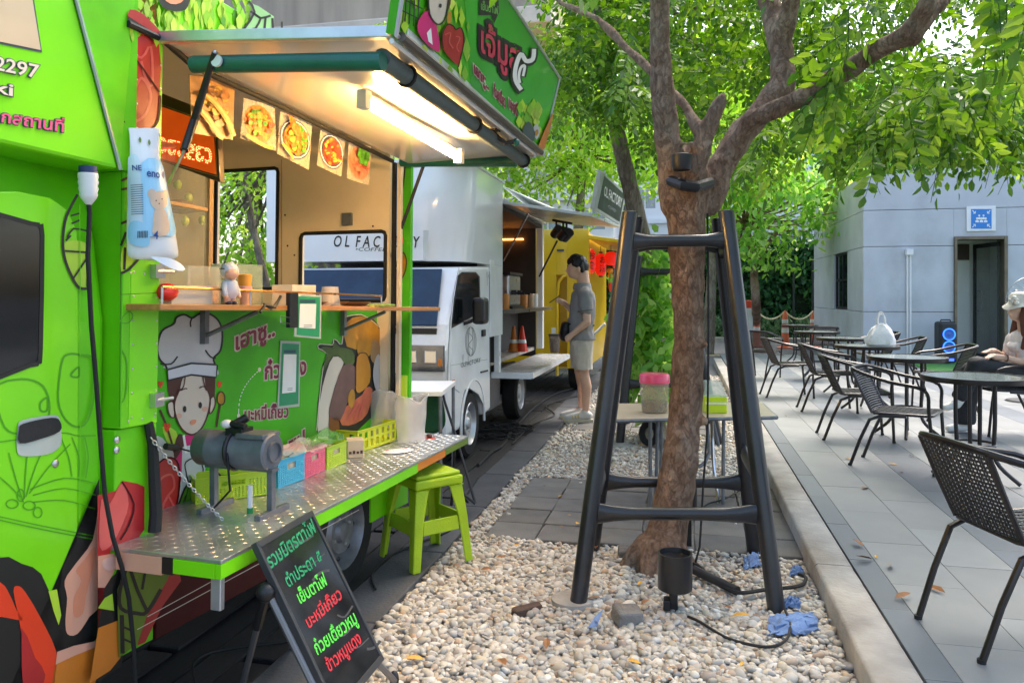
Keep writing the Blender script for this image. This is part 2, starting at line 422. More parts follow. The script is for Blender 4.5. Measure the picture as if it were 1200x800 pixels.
# pebbles
def pebbles(name, y0, y1, sp, sub, size, layers=2):
    bm = bmesh.new(); bmesh.ops.create_icosphere(bm, subdivisions=sub, radius=1)
    bv = np.array([v.co[:] for v in bm.verts]); bf = np.array([[v.index for v in f.verts] for f in bm.faces]); bm.free()
    P = []
    for l in range(layers):
        gx, gy = np.meshgrid(np.arange(-1.235, .612, sp), np.arange(y0, y1, sp)); q = np.stack([gx.ravel(), gy.ravel()], 1)
        q += rng.uniform(-.5, .5, q.shape) * sp; q[:, 0] += l * sp * .5
        q = q[(q[:, 0] > -1.235) & (q[:, 0] < .605)]
        keep = np.ones(len(q), bool)
        for sx, sy in SLABS:
            e = .15 if l else .152
            keep &= ~((np.abs(q[:, 0] - sx) < e) & (np.abs(q[:, 1] - sy) < e) & (rng.random(len(q)) > .0015))
        q = q[keep]; z = rng.uniform(-.016, .002, len(q)) + l * .008
        # gentle unevenness of the bed
        z += .008 * np.sin(q[:, 0] * 5.1 + 1) * np.cos(q[:, 1] * 4.3)
        P.append(np.column_stack([q, z]))
    P = np.concatenate(P); n = len(P)
    sc = np.clip(rng.lognormal(np.log(size), .27, n), size * .5, size * 2.1)
    s3 = np.column_stack([sc, sc * rng.uniform(.6, .95, n), sc * rng.uniform(.35, .68, n)])
    a = rng.uniform(0, 2 * np.pi, n); tx = rng.normal(0, .3, n); ty = rng.normal(0, .3, n)
    ca, sa = np.cos(a), np.sin(a); one = np.ones(n); zo = np.zeros(n)
    Rz = np.stack([np.stack([ca, -sa, zo], 1), np.stack([sa, ca, zo], 1), np.stack([zo, zo, one], 1)], 1)
    Rx = np.stack([np.stack([one, zo, zo], 1), np.stack([zo, np.cos(tx), -np.sin(tx)], 1), np.stack([zo, np.sin(tx), np.cos(tx)], 1)], 1)
    Ry = np.stack([np.stack([np.cos(ty), zo, np.sin(ty)], 1), np.stack([zo, one, zo], 1), np.stack([-np.sin(ty), zo, np.cos(ty)], 1)], 1)
    Rm = Rx @ Ry @ Rz
    ph = rng.uniform(0, 6.28, (n, 3))
    B = bv[None] * (1 + .16 * np.sin(bv[None, :, [1]] * 2.3 + ph[:, None, [0]]) + .12 * np.sin(bv[None, :, [0]] * 2.9 + ph[:, None, [1]]) + .08 * np.sin(bv[None, :, [2]] * 3.1 + ph[:, None, [2]]))
    V = np.einsum('nij,nkj->nki', Rm, B * s3[:, None, :]) + P[:, None, :]
    F = bf[None] + (np.arange(n) * len(bv))[:, None, None]
    o = npmesh(name, V.reshape(-1, 3), F.reshape(-1, 3), PEB, smooth=True)
    return tag(o, kind='stuff')
PEB = island_mat('river pebble', [(0, '#a09a90'), (.14, '#bdb7aa'), (.28, '#aaa498'), (.4, '#cfcabf'), (.52, '#b5a890'), (.62, '#99938a'), (.72, '#c2bcb0'), (.83, '#a58a6e'), (.88, '#8b8b8a'), (.94, '#d8d5cd'), (1, '#7d6f5e')], .62, .12, 45, .16)
tag(pebbles('gravel', 1.6, 4.1, .0232, 2, .0162), 'loose cream and tan river pebbles in front of the paving slabs', 'gravel')
tag(pebbles('gravel', 4.1, 7.2, .0265, 1, .0168), 'cream river pebbles around the first patch of paving slabs', 'gravel')
tag(pebbles('gravel', 7.2, 13.5, .036, 1, .0205), 'pale pebbles of the far gravel bed past the folding table', 'gravel')
# ------------------------------------------------------------------ right building
WALL = mat('grey wall panel', (.52, .535, .555), .6, bump=.06, bscale=90, scale=1.6, var=.1, dirt=.38)
FRAME = mat('bronze door frame', (.16, .13, .09), .35, metal=.6, var=.2)
B = thing('building', 'grey panel clad building with an open glass doorway at the end of the terrace', 'building', (3.46, 16.2, .1))
def blk(lo, hi, m, name='wall_panel', par=B, bev=.004):
    q = MB(); q.box(lo, hi, m); return q.build(name, par, world=True, smooth=False, bev=bev)
zs = [.1, 1.06, 2.33, 3.04, 3.74]
dx0, dx1, dz = 5.07, 5.98, 2.5
for a, b in zip(zs, zs[1:]):
    spans = [(3.46, dx0, 16.2), (dx1, 12, 16.2)] if b <= 2.34 else [(3.46, 8, 16.2), (8.01, 12, 16.2)]
    if a == 2.33:
        blk((3.46, 16.2, a + .005), (dx0, 16.45, b - .005), WALL); blk((dx0 + .002, 16.2, dz), (dx1 - .002, 16.45, b - .005), WALL); blk((dx1, 16.2, a + .005), (12, 16.45, b - .005), WALL)
    else:
        for x0, x1, y in spans: blk((x0, y, a + .005), (x1, 16.45, b - .005), WALL)
    for y0, y1 in ((16.46, 17.7), (19.2, 22)) if b in (2.33,) else ((16.46, 19.3), (19.31, 22)):
        blk((3.46, y0, a + .005), (3.7, y1, b - .005), WALL)
# window in the side wall
blk((3.48, 17.7, .95), (3.52, 19.2, 1.06), ALU, 'window_sill')
wf = MB()
for z in (1.07, 1.7, 2.28): wf.box((3.5, 17.7, z), (3.56, 19.2, z + .05), BLACKM)
for yy in (17.7, 18.4, 19.15): wf.box((3.497, yy, 1.07), (3.563, yy + .05, 2.33), BLACKM)
wf = wf.build('window_frame', B, world=True, smooth=False)
q = MB(); q.box((3.52, 17.74, 1.1), (3.53, 19.16, 2.3), GLASSD); q.build('pane', wf, world=True, smooth=False)
q = MB(); q.box((3.7, 16.46, 3.6), (12, 22, 3.7), CONC); q.build('roof', B, world=True, smooth=False)
INW = mat('pale corridor wall', (.80, .79, .74), .7, var=.08, scale=2)
q = MB(); q.box((dx0 - .4, 17.3, .1), (dx1 + .4, 17.4, 2.9), INW); q.box((dx0 - .12, 16.46, .1), (dx0 - .1, 17.3, 2.9), INW); q.box((dx1 + .1, 16.46, .1), (dx1 + .2, 17.3, 2.9), INW); q.box((dx0 - .1, 16.46, 2.72), (dx1 + .1, 17.3, 2.8), INW)
q.build('corridor', B, world=True, smooth=False)
q = MB(); q.box((dx0 + .18, 17.26, 2.1), (dx0 + .62, 17.297, 2.42), mat('dark brown louver', (.05, .03, .02), .6)); q.build('vent', B, world=True, smooth=False)
fr = MB(); fr.box((dx0, 16.14, .1), (dx0 + .045, 16.5, dz), FRAME); fr.box((dx1 - .06, 16.14, .1), (dx1, 16.5, dz), FRAME); fr.box((dx0 + .045, 16.143, dz - .06), (dx1 - .06, 16.497, dz), FRAME); fr.build('door_frame', B, world=True, smooth=False, bev=.004)
dr = MB()
Md = Matrix.Translation((dx1 - .08, 16.3, .12)) @ Matrix.Rotation(R(100), 4, 'Z')
dr.box((0, 0, 0), (.85, .03, 2.28), glass('door glass', '#59635e', .05, .3), Md); door = dr.build('glass_door', B, world=True, smooth=False)
dr = MB(); dr.box((.80, -.004, 0), (.86, .034, 2.28), BLACKM, Md); dr.box((0, -.004, 2.2), (.80, .034, 2.28), BLACKM, Md); dr.box((0, -.004, 0), (.80, .034, .1), BLACKM, Md); dr.build('stile', door, world=True, smooth=False)
dr = MB(); dr.tube([Md @ Vector(v) for v in ((.74, 0, .95), (.74, -.07, .95), (.74, -.07, 1.35), (.74, 0, 1.35))], .013, CHROME); dr.build('handle', door, world=True)
# assembly point sign
sg = thing('assembly_sign', 'blue assembly point sign with white people and arrows above the doorway', 'sign', (5.52, 16.2, 2.75))
p0, p1 = ony(1133, 271, 16.16), ony(1167, 241, 16.16)
BLUE = mat('sign blue', (.03, .22, .62), .4, var=.06); WHITE = mat('sign white', (.82, .82, .8), .45, var=.04)
q = MB(); q.box((p0.x, 16.16, p0.z), (p1.x, 16.199, p1.z), WHITE); q.build('sign_board', sg, world=True, bev=.004, smooth=False)
SG = plane((0, 16.157, 0), (0, -1, 0)); q = MB()
q.fill(SG, [(1138, 268), (1162, 268), (1162, 245), (1138, 245)], BLUE, 1, 0)
for ax, ay, ex, ey in ((1139.5, 246.5, 1143, 250), (1160.5, 246.5, 1157, 250), (1139.5, 266.5, 1143, 263), (1160.5, 266.5, 1157, 263)):
    q.stroke(SG, [(ax, ay), (ex, ey)], .9, WHITE, 2, 0, False); sx = 1 if ex > ax else -1; sy = 1 if ey > ay else -1
    q.stroke(SG, [(ex - 2.6 * sx, ey), (ex, ey), (ex, ey - 2.6 * sy)], .9, WHITE, 3, 0, False)
for cx, cy, k in ((1147.5, 252.6, .85), (1152.5, 252.6, .85), (1145, 256, 1), (1150, 256, 1), (1155, 256, 1)):
    q.fill(SG, [(cx + 1.35 * k * math.cos(a), cy + 1.35 * k * math.sin(a)) for a in np.linspace(0, 5.5, 8)], WHITE, 3, 2)
    q.fill(SG, [(cx - 2.1 * k, cy + 4.6), (cx - 2.0 * k, cy + 2.6), (cx, cy + 1.6), (cx + 2.0 * k, cy + 2.6), (cx + 2.1 * k, cy + 4.6)], WHITE, 2, 0)
q.build('pictogram', sg, world=True, smooth=False)
# conduit
cd = thing('conduit', 'white junction box with twin pipes running down the grey wall left of the doorway', 'conduit', (4.2, 16.2, .1))
p0 = ony(1061, 299, 16.17); p1 = ony(1069, 292, 16.17)
q = MB(); q.box((p0.x, 16.08, p0.z), (p1.x, 16.198, p1.z), WHITEPL); q.build('junction_box', cd, world=True, bev=.006, smooth=False)
for px in (1063.4, 1066.8):
    x = ony(px, 300, 16.17).x; q = MB(); q.tube([(x, 16.17, p0.z), (x, 16.17, .11)], .02, WHITEPL); q.build('pipe', cd, world=True)
# turf mat
q = MB(); q.box((4.1, 12.9, .1), (9, 16.1, .115), mat('artificial turf', (.05, .2, .03), .9, bump=1, bscale=300, var=.3, scale=60)); tag(q.build('turf_mat', smooth=False), 'green artificial turf mat laid along the foot of the grey building', 'mat')

# ------------------------------------------------------------------ background buildings
TW = mat('pale tower facade', (.80, .78, .74), .7, var=.08, scale=.3, dirt=.15); TW2 = mat('white tower facade', (.86, .87, .88), .6, var=.06, scale=.3, dirt=.1)
WG = mat('tower window glass', (.36, .42, .48), .12, var=.4, scale=.4, spec=.9)
def tower(label, x0, x1, y, h, m, nx, nz, ww, wh, z0=3.0):
    T = thing('tower_block', label, 'building', ((x0 + x1) / 2, y, 0)); dx = (x1 - x0) / nx; dz_ = (h - z0) / nz
    holes = [(x0 + dx * (i + .5 - ww / 2), z0 + dz_ * (k + .5 - wh / 2), x0 + dx * (i + .5 + ww / 2), z0 + dz_ * (k + .5 + wh / 2)) for i in range(nx) for k in range(nz)]
    q = MB()
    for a, b, c, d in cells([x0, x1], [-.1, h], holes): q.box((a, y, b), (c, y + .4, d), m)
    q.box((x0, y + .4, -.1), (x1, y + 10, h), m); q.build('wall', T, world=True, smooth=False)
    sr = {}
    f0 = None
    for a, b, c, d in holes:
        if f0 is None:
            q = MB(); q.box((0, .12, 0), (c - a, .16, d - b), WG); q.box((0, .1, d - b - .12), (c - a, .2, d - b), ALU); q.box(((c - a) / 2 - .05, .09, 0), ((c - a) / 2 + .05, .2, d - b - .12), ALU)
            f0 = q.build('window', T, smooth=False); o = f0
        else: o = f0.copy(); COL.objects.link(o)
        o.location = (a - (x0 + x1) / 2, 0, b)
    q = MB()
    for k in range(nz + 1): q.box((x0 - .1, y - .25, z0 + dz_ * k - .15), (x1 + .1, y - .002, z0 + dz_ * k + .1), m)
    q.build('ledge', T, world=True, smooth=False)
tower('beige block with rows of windows behind the white coffee truck', -22, -3.5, 40, 11, TW, 8, 4, .62, .5, 2.0)
tower('white block seen in gaps through the tree crowns above the hedge', -3.2, 9, 46, 14, TW2, 6, 4, .6, .45)
tower('white office block with blue windows rising behind the grey building', 9.4, 34, 38, 9.5, TW2, 9, 3, .7, .45)
# concrete overpass high behind the green truck
oc = thing('overpass', 'brown stained concrete overpass beam high above and behind the green food truck', 'overpass', (-8, 13.6, 0))
OC = mat('stained concrete', (.44, .35, .26), .9, bump=.3, bscale=20, scale=.8, var=.25, stretch=(3, 3, .4)); OC2 = mat('pale concrete ledge', (.66, .56, .45), .9, var=.15, scale=2)
z1, z2 = ony(380, 26, 13.6).z, ony(380, 46, 13.6).z
q = MB(); q.box((-26, 13.8, z1), (-2.4, 21, z1 + 7), OC); q.build('girder', oc, world=True, smooth=False)
q = MB(); q.box((-26, 13.6, z2), (-2.3, 20.8, z1 - .003), OC2); q.build('ledge', oc, world=True, smooth=False, bev=.03)
for x in (-23, -14): q = MB(); q.box((x, 15, -.1), (x + 1.2, 16.5, z2 - .003), OC); q.build('pier', oc, world=True, smooth=False)

# ------------------------------------------------------------------ leaves
def unit(v): return v / np.maximum(np.linalg.norm(v, axis=1, keepdims=True), 1e-9)
def leaf_faces(Bp, D, Nn, Ln, Wd):
    """arrays of leaf base, direction, normal, length, width -> six-point folded leaves (two quads each)"""
    D = unit(D); Sd = unit(np.cross(D, Nn)); Nn = np.cross(Sd, D); n = len(Bp)
    L_ = Ln[:, None]; W_ = Wd[:, None]
    droop = -.10
    v = np.stack([Bp, Bp + D * L_ * .36 + Sd * W_ * .5 + Nn * W_ * .12, Bp + D * L_ * .74 + Sd * W_ * .4 + Nn * (W_ * .08 + L_ * droop * .4), Bp + D * L_ + Nn * L_ * droop,
                  Bp + D * L_ * .74 - Sd * W_ * .4 + Nn * (W_ * .08 + L_ * droop * .4), Bp + D * L_ * .36 - Sd * W_ * .5 + Nn * W_ * .12], 1)
    f = np.array([[0, 1, 2, 3], [0, 3, 4, 5]])[None] + (np.arange(n) * 6)[:, None, None]
    return v.reshape(-1, 3), f.reshape(-1, 4)
def compound(Bp, D, Lr, k, ll, lw):
    """pinnate leaves: base, direction, rachis length; k leaflet pairs + tip"""
    n = len(Bp); D = unit(D); up = np.tile([0, 0, 1.0], (n, 1)) + rng.normal(0, .35, (n, 3))
    Sd = unit(np.cross(D, up)); Nn = np.cross(Sd, D)
    bs, ds, ns, ls, ws = [], [], [], [], []
    for j in range(k):
        u = .18 + .82 * j / k
        P = Bp + D * (Lr * u)[:, None] + np.array([0, 0, -1.0]) * (Lr * u * u * .35)[:, None]
        for sg_ in (-1, 1):
            dd = D * .45 + Sd * sg_ * .9 + np.array([0, 0, -.35]) + rng.normal(0, .14, (n, 3))
            bs.append(P); ds.append(dd); ns.append(Nn + rng.normal(0, .25, (n, 3))); f = rng.uniform(.8, 1.15, n) * (1 - .25 * abs(u - .55)); ls.append(ll * f); ws.append(lw * f)
    P = Bp + D * Lr[:, None] + np.array([0, 0, -1.0]) * (Lr * .35)[:, None]
    bs.append(P); ds.append(D + np.array([0, 0, -.6])); ns.append(Nn); ls.append(np.full(n, ll)); ws.append(np.full(n, lw))
    return [np.concatenate(a) for a in (bs, ds, ns, ls, ws)]
LEAF_A = leaf_mat('rain tree leaf', ['#46711f', '#3a641d', '#568126', '#6f9a2f', '#335a20', '#7ea63a', '#2d5520', '#94b448'], .43)
LEAF_B = leaf_mat('far bright leaf', ['#9cc64a', '#82b43c', '#b2d45c', '#70a236', '#c2d868', '#8cba46'], .5)
LEAF_C = leaf_mat('broad green leaf', ['#73a844', '#639a3c', '#8cba54', '#568a38', '#9fc660', '#b4d078'], .5)
LEAF_H = leaf_mat('hedge leaf', ['#1f5026', '#2b6030', '#18421f', '#3b7538', '#255a2b', '#4c8644'], .15, .45)
def bark(name, cols, sc=(6, 6, 1.4)):
    m, t, b, o = base(name); L = t.links.new
    tc = N(t, 'ShaderNodeTexCoord'); mp = N(t, 'ShaderNodeMapping'); mp.inputs['Scale'].default_value = sc; L(tc.outputs['Object'], mp.inputs[0])
    n = N(t, 'ShaderNodeTexNoise', Scale=6.0, Detail=10.0, Roughness=.7, Distortion=.6); L(mp.outputs[0], n.inputs['Vector'])
    n2 = N(t, 'ShaderNodeTexNoise', Scale=1.6, Detail=5.0); L(tc.outputs['Object'], n2.inputs['Vector'])
    a = N(t, 'ShaderNodeMath', operation='ADD'); L(n.outputs[0], a.inputs[0]); s_ = N(t, 'ShaderNodeMath', operation='MULTIPLY'); s_.inputs[1].default_value = .7; L(n2.outputs[0], s_.inputs[0]); L(s_.outputs[0], a.inputs[1])
    c = ramp(t, a.outputs[0], [(.55, rgb(cols[0])), (.8, rgb(cols[1])), (1.0, rgb(cols[2]))])
    vo = N(t, 'ShaderNodeTexVoronoi', Scale=11.0, feature='DISTANCE_TO_EDGE'); mx0 = N(t, 'ShaderNodeMixRGB'); mx0.inputs[0].default_value = .3; L(mp.outputs[0], mx0.inputs[1]); L(n.outputs[1], mx0.inputs[2]); L(mx0.outputs[0], vo.inputs['Vector'])
    cr = N(t, 'ShaderNodeMapRange'); cr.inputs[1].default_value = 0; cr.inputs[2].default_value = .09; L(vo.outputs[0], cr.inputs[0])
    mk = N(t, 'ShaderNodeMath', operation='GREATER_THAN'); mk.inputs[1].default_value = .52; L(n2.outputs[0], mk.inputs[0])
    iv = N(t, 'ShaderNodeMath', operation='SUBTRACT'); iv.inputs[0].default_value = 1; L(cr.outputs[0], iv.inputs[1]); fm = N(t, 'ShaderNodeMath', operation='MULTIPLY'); fm.inputs[1].default_value = .2; L(iv.outputs[0], fm.inputs[0])
    dk = N(t, 'ShaderNodeMixRGB'); dk.inputs[2].default_value = rgb('#2e211a'); L(fm.outputs[0], dk.inputs[0]); L(c, dk.inputs[1])
    n4 = N(t, 'ShaderNodeTexNoise', Scale=9.0, Detail=6.0); L(tc.outputs['Object'], n4.inputs['Vector']); lm = N(t, 'ShaderNodeMapRange'); lm.inputs[1].default_value = .62; lm.inputs[2].default_value = .72; lm.inputs[4].default_value = .5; L(n4.outputs[0], lm.inputs[0])
    li = N(t, 'ShaderNodeMixRGB'); li.inputs[2].default_value = rgb('#a39a88'); L(lm.outputs[0], li.inputs[0]); L(dk.outputs[0], li.inputs[1]); L(li.outputs[0], b.inputs['Base Color'])
    b.inputs['Roughness'].default_value = .9; b.inputs['Specular IOR Level'].default_value = .2
    n3 = N(t, 'ShaderNodeTexNoise', Scale=34.0, Detail=8.0, Roughness=.75); L(mp.outputs[0], n3.inputs['Vector'])
    ad = N(t, 'ShaderNodeMath', operation='ADD'); L(n3.outputs[0], ad.inputs[0]); L(n.outputs[0], ad.inputs[1]); ad2 = N(t, 'ShaderNodeMath', operation='ADD'); L(ad.outputs[0], ad2.inputs[0]); cm_ = N(t, 'ShaderNodeMath', operation='MULTIPLY'); cm_.inputs[1].default_value = .35; L(cr.outputs[0], cm_.inputs[0]); L(cm_.outputs[0], ad2.inputs[1])
    bp = N(t, 'ShaderNodeBump', Strength=.9, Distance=.02); L(ad2.outputs[0], bp.inputs['Height']); L(bp.outputs[0], b.inputs['Normal'])
    MATS[name] = m; return m
BARK = bark('brown bark', ['#664f40', '#937764', '#b29a86'], (3, 3, 1.7))
BARK2 = bark('grey bark', ['#5d5246', '#8a7c6c', '#b3a695'])
TWIG = mat('twig', (.07, .045, .03), .8)
def limb(q, pts, m, n=14, bump=.06, sm=5):
    """pts: (position, radius) control points; smooth lumpy tapered limb"""
    P = spline([p for p, r in pts], sm, False); rr = spline([(r, 0, 0) for p, r in pts], sm, False)
    rs = [max(.003, v.x) * (1 + random.uniform(-bump, bump)) for v in rr]; q.tube(P, rs, m, n)
def twigs_and_leaves(clumps, per, q, ll, lw, lr, k, spread=.35, droop=-.5):
    """clumps: (centre, outward direction). Adds a thin drooping twig to q and returns compound leaf bases and directions"""
    bs, ds = [], []
    for c, d in clumps:
        c = Vector(c); d = Vector(d).normalized(); ln = random.uniform(.45, .95) * spread / .35
        pts = [c + d * (ln * u) + Vector((0, 0, droop * ln * u * u)) + Vector((random.uniform(-.02, .02), random.uniform(-.02, .02), 0)) for u in (0, .33, .66, 1)]
        if q: q.tube(pts, [.009, .007, .005, .003], TWIG, 5)
        m = per + random.randint(-2, 3); ph = random.uniform(0, 6)
        for i in range(m):
            u = (i + .5) / m; j = min(2, int(u * 3)); f = u * 3 - j; p = pts[j].lerp(pts[j + 1], f); a = ph + i * 2.4
            s1 = d.orthogonal().normalized(); s2 = d.cross(s1)
            bs.append(p[:]); ds.append((d * .5 + s1 * math.cos(a) * .9 + s2 * math.sin(a) * .9 + Vector((0, 0, -.3)))[:])
    return np.array(bs), np.array(ds)

# ------------------------------------------------------------------ the near tree inside the black guard
def tpath(l): return [(at(px, py, t), r) for px, py, t, r in l]
T1 = thing('tree', 'thick brown tree trunk forking into limbs inside the black tube guard', 'tree', onz(772, 668)[:])
LIMBS = []
def grow(pts):
    for (p0, r0), (p1, r1) in zip(pts, pts[1:]): LIMBS.append((p0, r0 * .8, p1, r1 * .8))
grow([(at(768, 700, 3.86), .20)] + tpath([(770, 672, 3.92, .165), (778, 640, 3.97, .142), (786, 605, 4, .126), (797, 540, 4, .117), (804, 470, 4, .107), (807, 400, 4, .100), (806, 340, 4, .103), (805, 285, 4, .122), (804, 240, 4, .140), (806, 205, 4, .138), (812, 180, 4, .08)]))
grow(tpath([(790, 240, 3.98, .10), (786, 190, 3.95, .088), (779, 140, 3.9, .078), (774, 70, 3.85, .068), (772, 0, 3.8, .066), (768, -120, 3.7, .06), (760, -300, 3.6, .04)]))
grow(tpath([(830, 235, 4.05, .10), (845, 195, 4.1, .094), (866, 160, 4.15, .09), (895, 128, 4.2, .088), (917, 100, 4.25, .088), (916, 60, 4.3, .086), (905, 15, 4.4, .08), (888, -40, 4.5, .07), (860, -160, 4.7, .045)]))
grow(tpath([(916, 50, 4.3, .07), (930, -10, 4.2, .06), (950, -120, 4.1, .04)]))
grow(tpath([(850, 185, 4.12, .05), (880, 140, 4.0, .066), (930, 120, 3.85, .062), (985, 88, 3.65, .06), (1035, 55, 3.5, .058), (1065, 40, 3.4, .066), (1085, 10, 3.3, .05), (1110, -60, 3.2, .04), (1160, -160, 3.1, .025)]))
grow(tpath([(1070, 45, 3.4, .05), (1100, 5, 3.5, .04), (1150, -40, 3.7, .03), (1230, -70, 4, .02)]))
grow(tpath([(806, 225, 3.95, .085), (817, 190, 3.9, .068), (826, 160, 3.88, .06), (836, 135, 3.86, .05), (846, 116, 3.84, .034), (849, 108, 3.84, .012)]))
grow(tpath([(822, 158, 3.9, .045), (803, 125, 4.0, .036), (775, 95, 4.2, .034), (738, 60, 4.4, .034), (700, 22, 4.6, .03), (660, 5, 4.8, .024), (600, -40, 5, .015)]))
grow(tpath([(812, 170, 3.86, .02), (802, 167, 3.86, .016), (796, 166, 3.86, .006)]))
random.seed(19)
for k in range(7):
    a = k * .9 + random.uniform(-.2, .2); p0 = at(771, 668, 3.93); d = Vector((math.cos(a), math.sin(a), 0)); LIMBS += [(p0 + d * .08 + Vector((0, 0, .13)), .05, p0 + d * .15 + Vector((0, 0, .03)), .05), (p0 + d * .15 + Vector((0, 0, .03)), .05, p0 + d * random.uniform(.2, .27) + Vector((0, 0, -.04)), .03)]
for px, py, r in ((797, 512, .026), (826, 495, .022), (812, 262, .03), (827, 405, .016)):
    c = at(px, py, 3.9); LIMBS.append((c + Vector((0, .02, 0)), r * 1.1, c + Vector((0, .03, .01)), r))
inv_ = wm(T1).inverted(); trunk1 = organic('trunk', [(inv_ @ Vector(a), b, inv_ @ Vector(c), d) for a, b, c, d in LIMBS], BARK, T1, .016, None, 5)
me_ = trunk1.data; co = np.empty(len(me_.vertices) * 3); no_ = np.empty(len(me_.vertices) * 3); me_.vertices.foreach_get('co', co); me_.vertices.foreach_get('normal', no_); co = co.reshape(-1, 3); no_ = no_.reshape(-1, 3)
wv = np.sin(co[:, 0] * 31 + co[:, 2] * 9) * np.cos(co[:, 1] * 27 - co[:, 2] * 13) * .5 + np.sin(co[:, 2] * 47 + co[:, 0] * 15) * .35 + np.sin(co[:, 2] * 11 + co[:, 1] * 22) * .5
me_.vertices.foreach_set('co', (co + no_ * (wv * .006)[:, None]).ravel()); me_.update()
random.seed(3)
q = MB()
CL = []
def okc(p):
    d = p - EYE; t = d.dot(FW)
    if t < 2.0: return False
    px = 600 + d.dot(RT) / t * 900; py = 346 - d.z / t * 900
    if px < 800 and t < 4.6: return False
    if px < 700 and t < 6.5: return False
    if 640 < px < 1010 and t < 4.7 and py > -30: return False
    if 1010 <= px < 1090 and t < 4.0: return False
    low = 105 if px < 780 else (150 if px < 1000 else 140)
    if t < 4: low -= 70
    elif t < 5: low -= 25
    elif t > 6: low += 20
    return py < low
while len(CL) < 235:
    a = random.uniform(0, 6.283); rr = math.sqrt(random.random())
    p = Vector((1.0 + 3.9 * rr * math.cos(a), 5.0 + 3.7 * rr * math.sin(a), 0))
    p.z = random.uniform(2.25, 4.7 - .8 * rr) if random.random() < .9 else random.uniform(4.2, 5.4)
    if p.y < 1.7 or not okc(p): continue
    d = Vector((math.cos(a), math.sin(a), random.uniform(-.25, .3))); CL.append((p, d))
for _ in range(46): CL.append((at(random.uniform(880, 1220), random.uniform(-60, 70), random.uniform(5.0, 7.5)), Vector((random.uniform(-1, 1), random.uniform(-1, .3), random.uniform(-.3, .2)))))
for _ in range(44): CL.append((at(random.uniform(655, 785), random.uniform(-60, 120), random.uniform(6.3, 8.0)), Vector((random.uniform(-.6, 1), random.uniform(-1, .3), random.uniform(-.3, .2)))))
# branchlets from the limbs to the twigs
for c, d in random.sample(CL, 70):
    b0 = Vector((.2, 4.3, max(2.2, c.z - .2))); q.tube([c, c.lerp(b0, .3) + Vector((0, 0, .08)), c.lerp(b0, .6) + Vector((0, 0, .05))], [.009, .014, .02], BARK, 6)
Bp, D = twigs_and_leaves(CL, 13, q, .07, .03, .25, 5, .36, -.3)
# hanging sprays at the right
SPR = []
for px, py, t in ((1130, 95, 3.6), (1185, 50, 3.2), (1150, 10, 2.9), (1030, 110, 4.4), (1040, 140, 5.2), (1075, 160, 5.4), (1120, 135, 4.8), (1165, 140, 5.0), (1100, 165, 5.6), (1000, 40, 3.4), (1195, 110, 4.2), (1140, 160, 5.3), (1020, 160, 5.4), (1180, 160, 5.6), (860, 190, 5.2), (895, 150, 5), (1170, -20, 2.7), (1190, 60, 3.6), (1060, 170, 5.2), (1150, 110, 4.6), (930, 150, 5.4), (735, 60, 5.0), (760, 100, 5.2), (1090, 120, 4.2)):
    SPR.append((at(px, py - 30, t), Vector((random.uniform(-.6, .6), random.uniform(-.5, .3), -.22))))
B2, D2 = twigs_and_leaves(SPR, 10, q, .07, .03, .25, 5, .22, -.15)
allB = np.concatenate([Bp, B2]); allD = np.concatenate([D, D2])
# the 300 leaves that show largest are parts, the rest one crown
d_ = allB - np.array(EYE); tt = d_ @ np.array(FW); px_ = 600 + (d_ @ np.array(RT)) / tt * 900; py_ = 346 - d_[:, 2] / tt * 900
vis = (tt > .5) & (px_ > 560) & (px_ < 1230) & (py_ > -40); order = np.argsort(np.where(vis, tt, 1e6)); near = order[:300]; rest = order[300:]
protos = []
for k in range(6):
    a = compound(np.zeros((1, 3)), np.array([[1.0, 0, -.1 - .08 * k]]), np.array([.22 + .015 * k]), 5 + k % 2, .082, .037)
    V, F = leaf_faces(*a); q = MB(); q.tube([(0, 0, 0), (.12, 0, -.04), (.25 + .015 * k, 0, -.12 - .02 * k)], [.003, .0025, .0015], LEAF_A, 4)
    q.add([tuple(v) for v in V], [tuple(f) for f in F], LEAF_A); me = q.build('leaf', T1, smooth=False); protos.append(me)
inv1 = wm(T1).inverted()
for i, j in enumerate(near):
    d = Vector(allD[j]); e = Vector((d.x, d.y, 0)); yaw = math.atan2(e.y, e.x); el_ = math.atan2(d.z, max(.05, e.length)) + random.uniform(-.2, .2)
    M = inv1 @ Matrix.Translation(allB[j]) @ Matrix.Rotation(yaw, 4, 'Z') @ Matrix.Rotation(-el_, 4, 'Y') @ Matrix.Rotation(random.uniform(-.7, .7), 4, 'X')
    if i < 6: protos[i].matrix_basis = M
    else: inst('leaf', protos[i % 6], T1, M)
a = compound(allB[rest], allD[rest], rng.uniform(.18, .28, len(rest)), 5, .068, .034); V, F = leaf_faces(*a)
V = V - np.array(T1.location); o = npmesh('crown', V, F, LEAF_A, T1); o['kind'] = 'stuff'

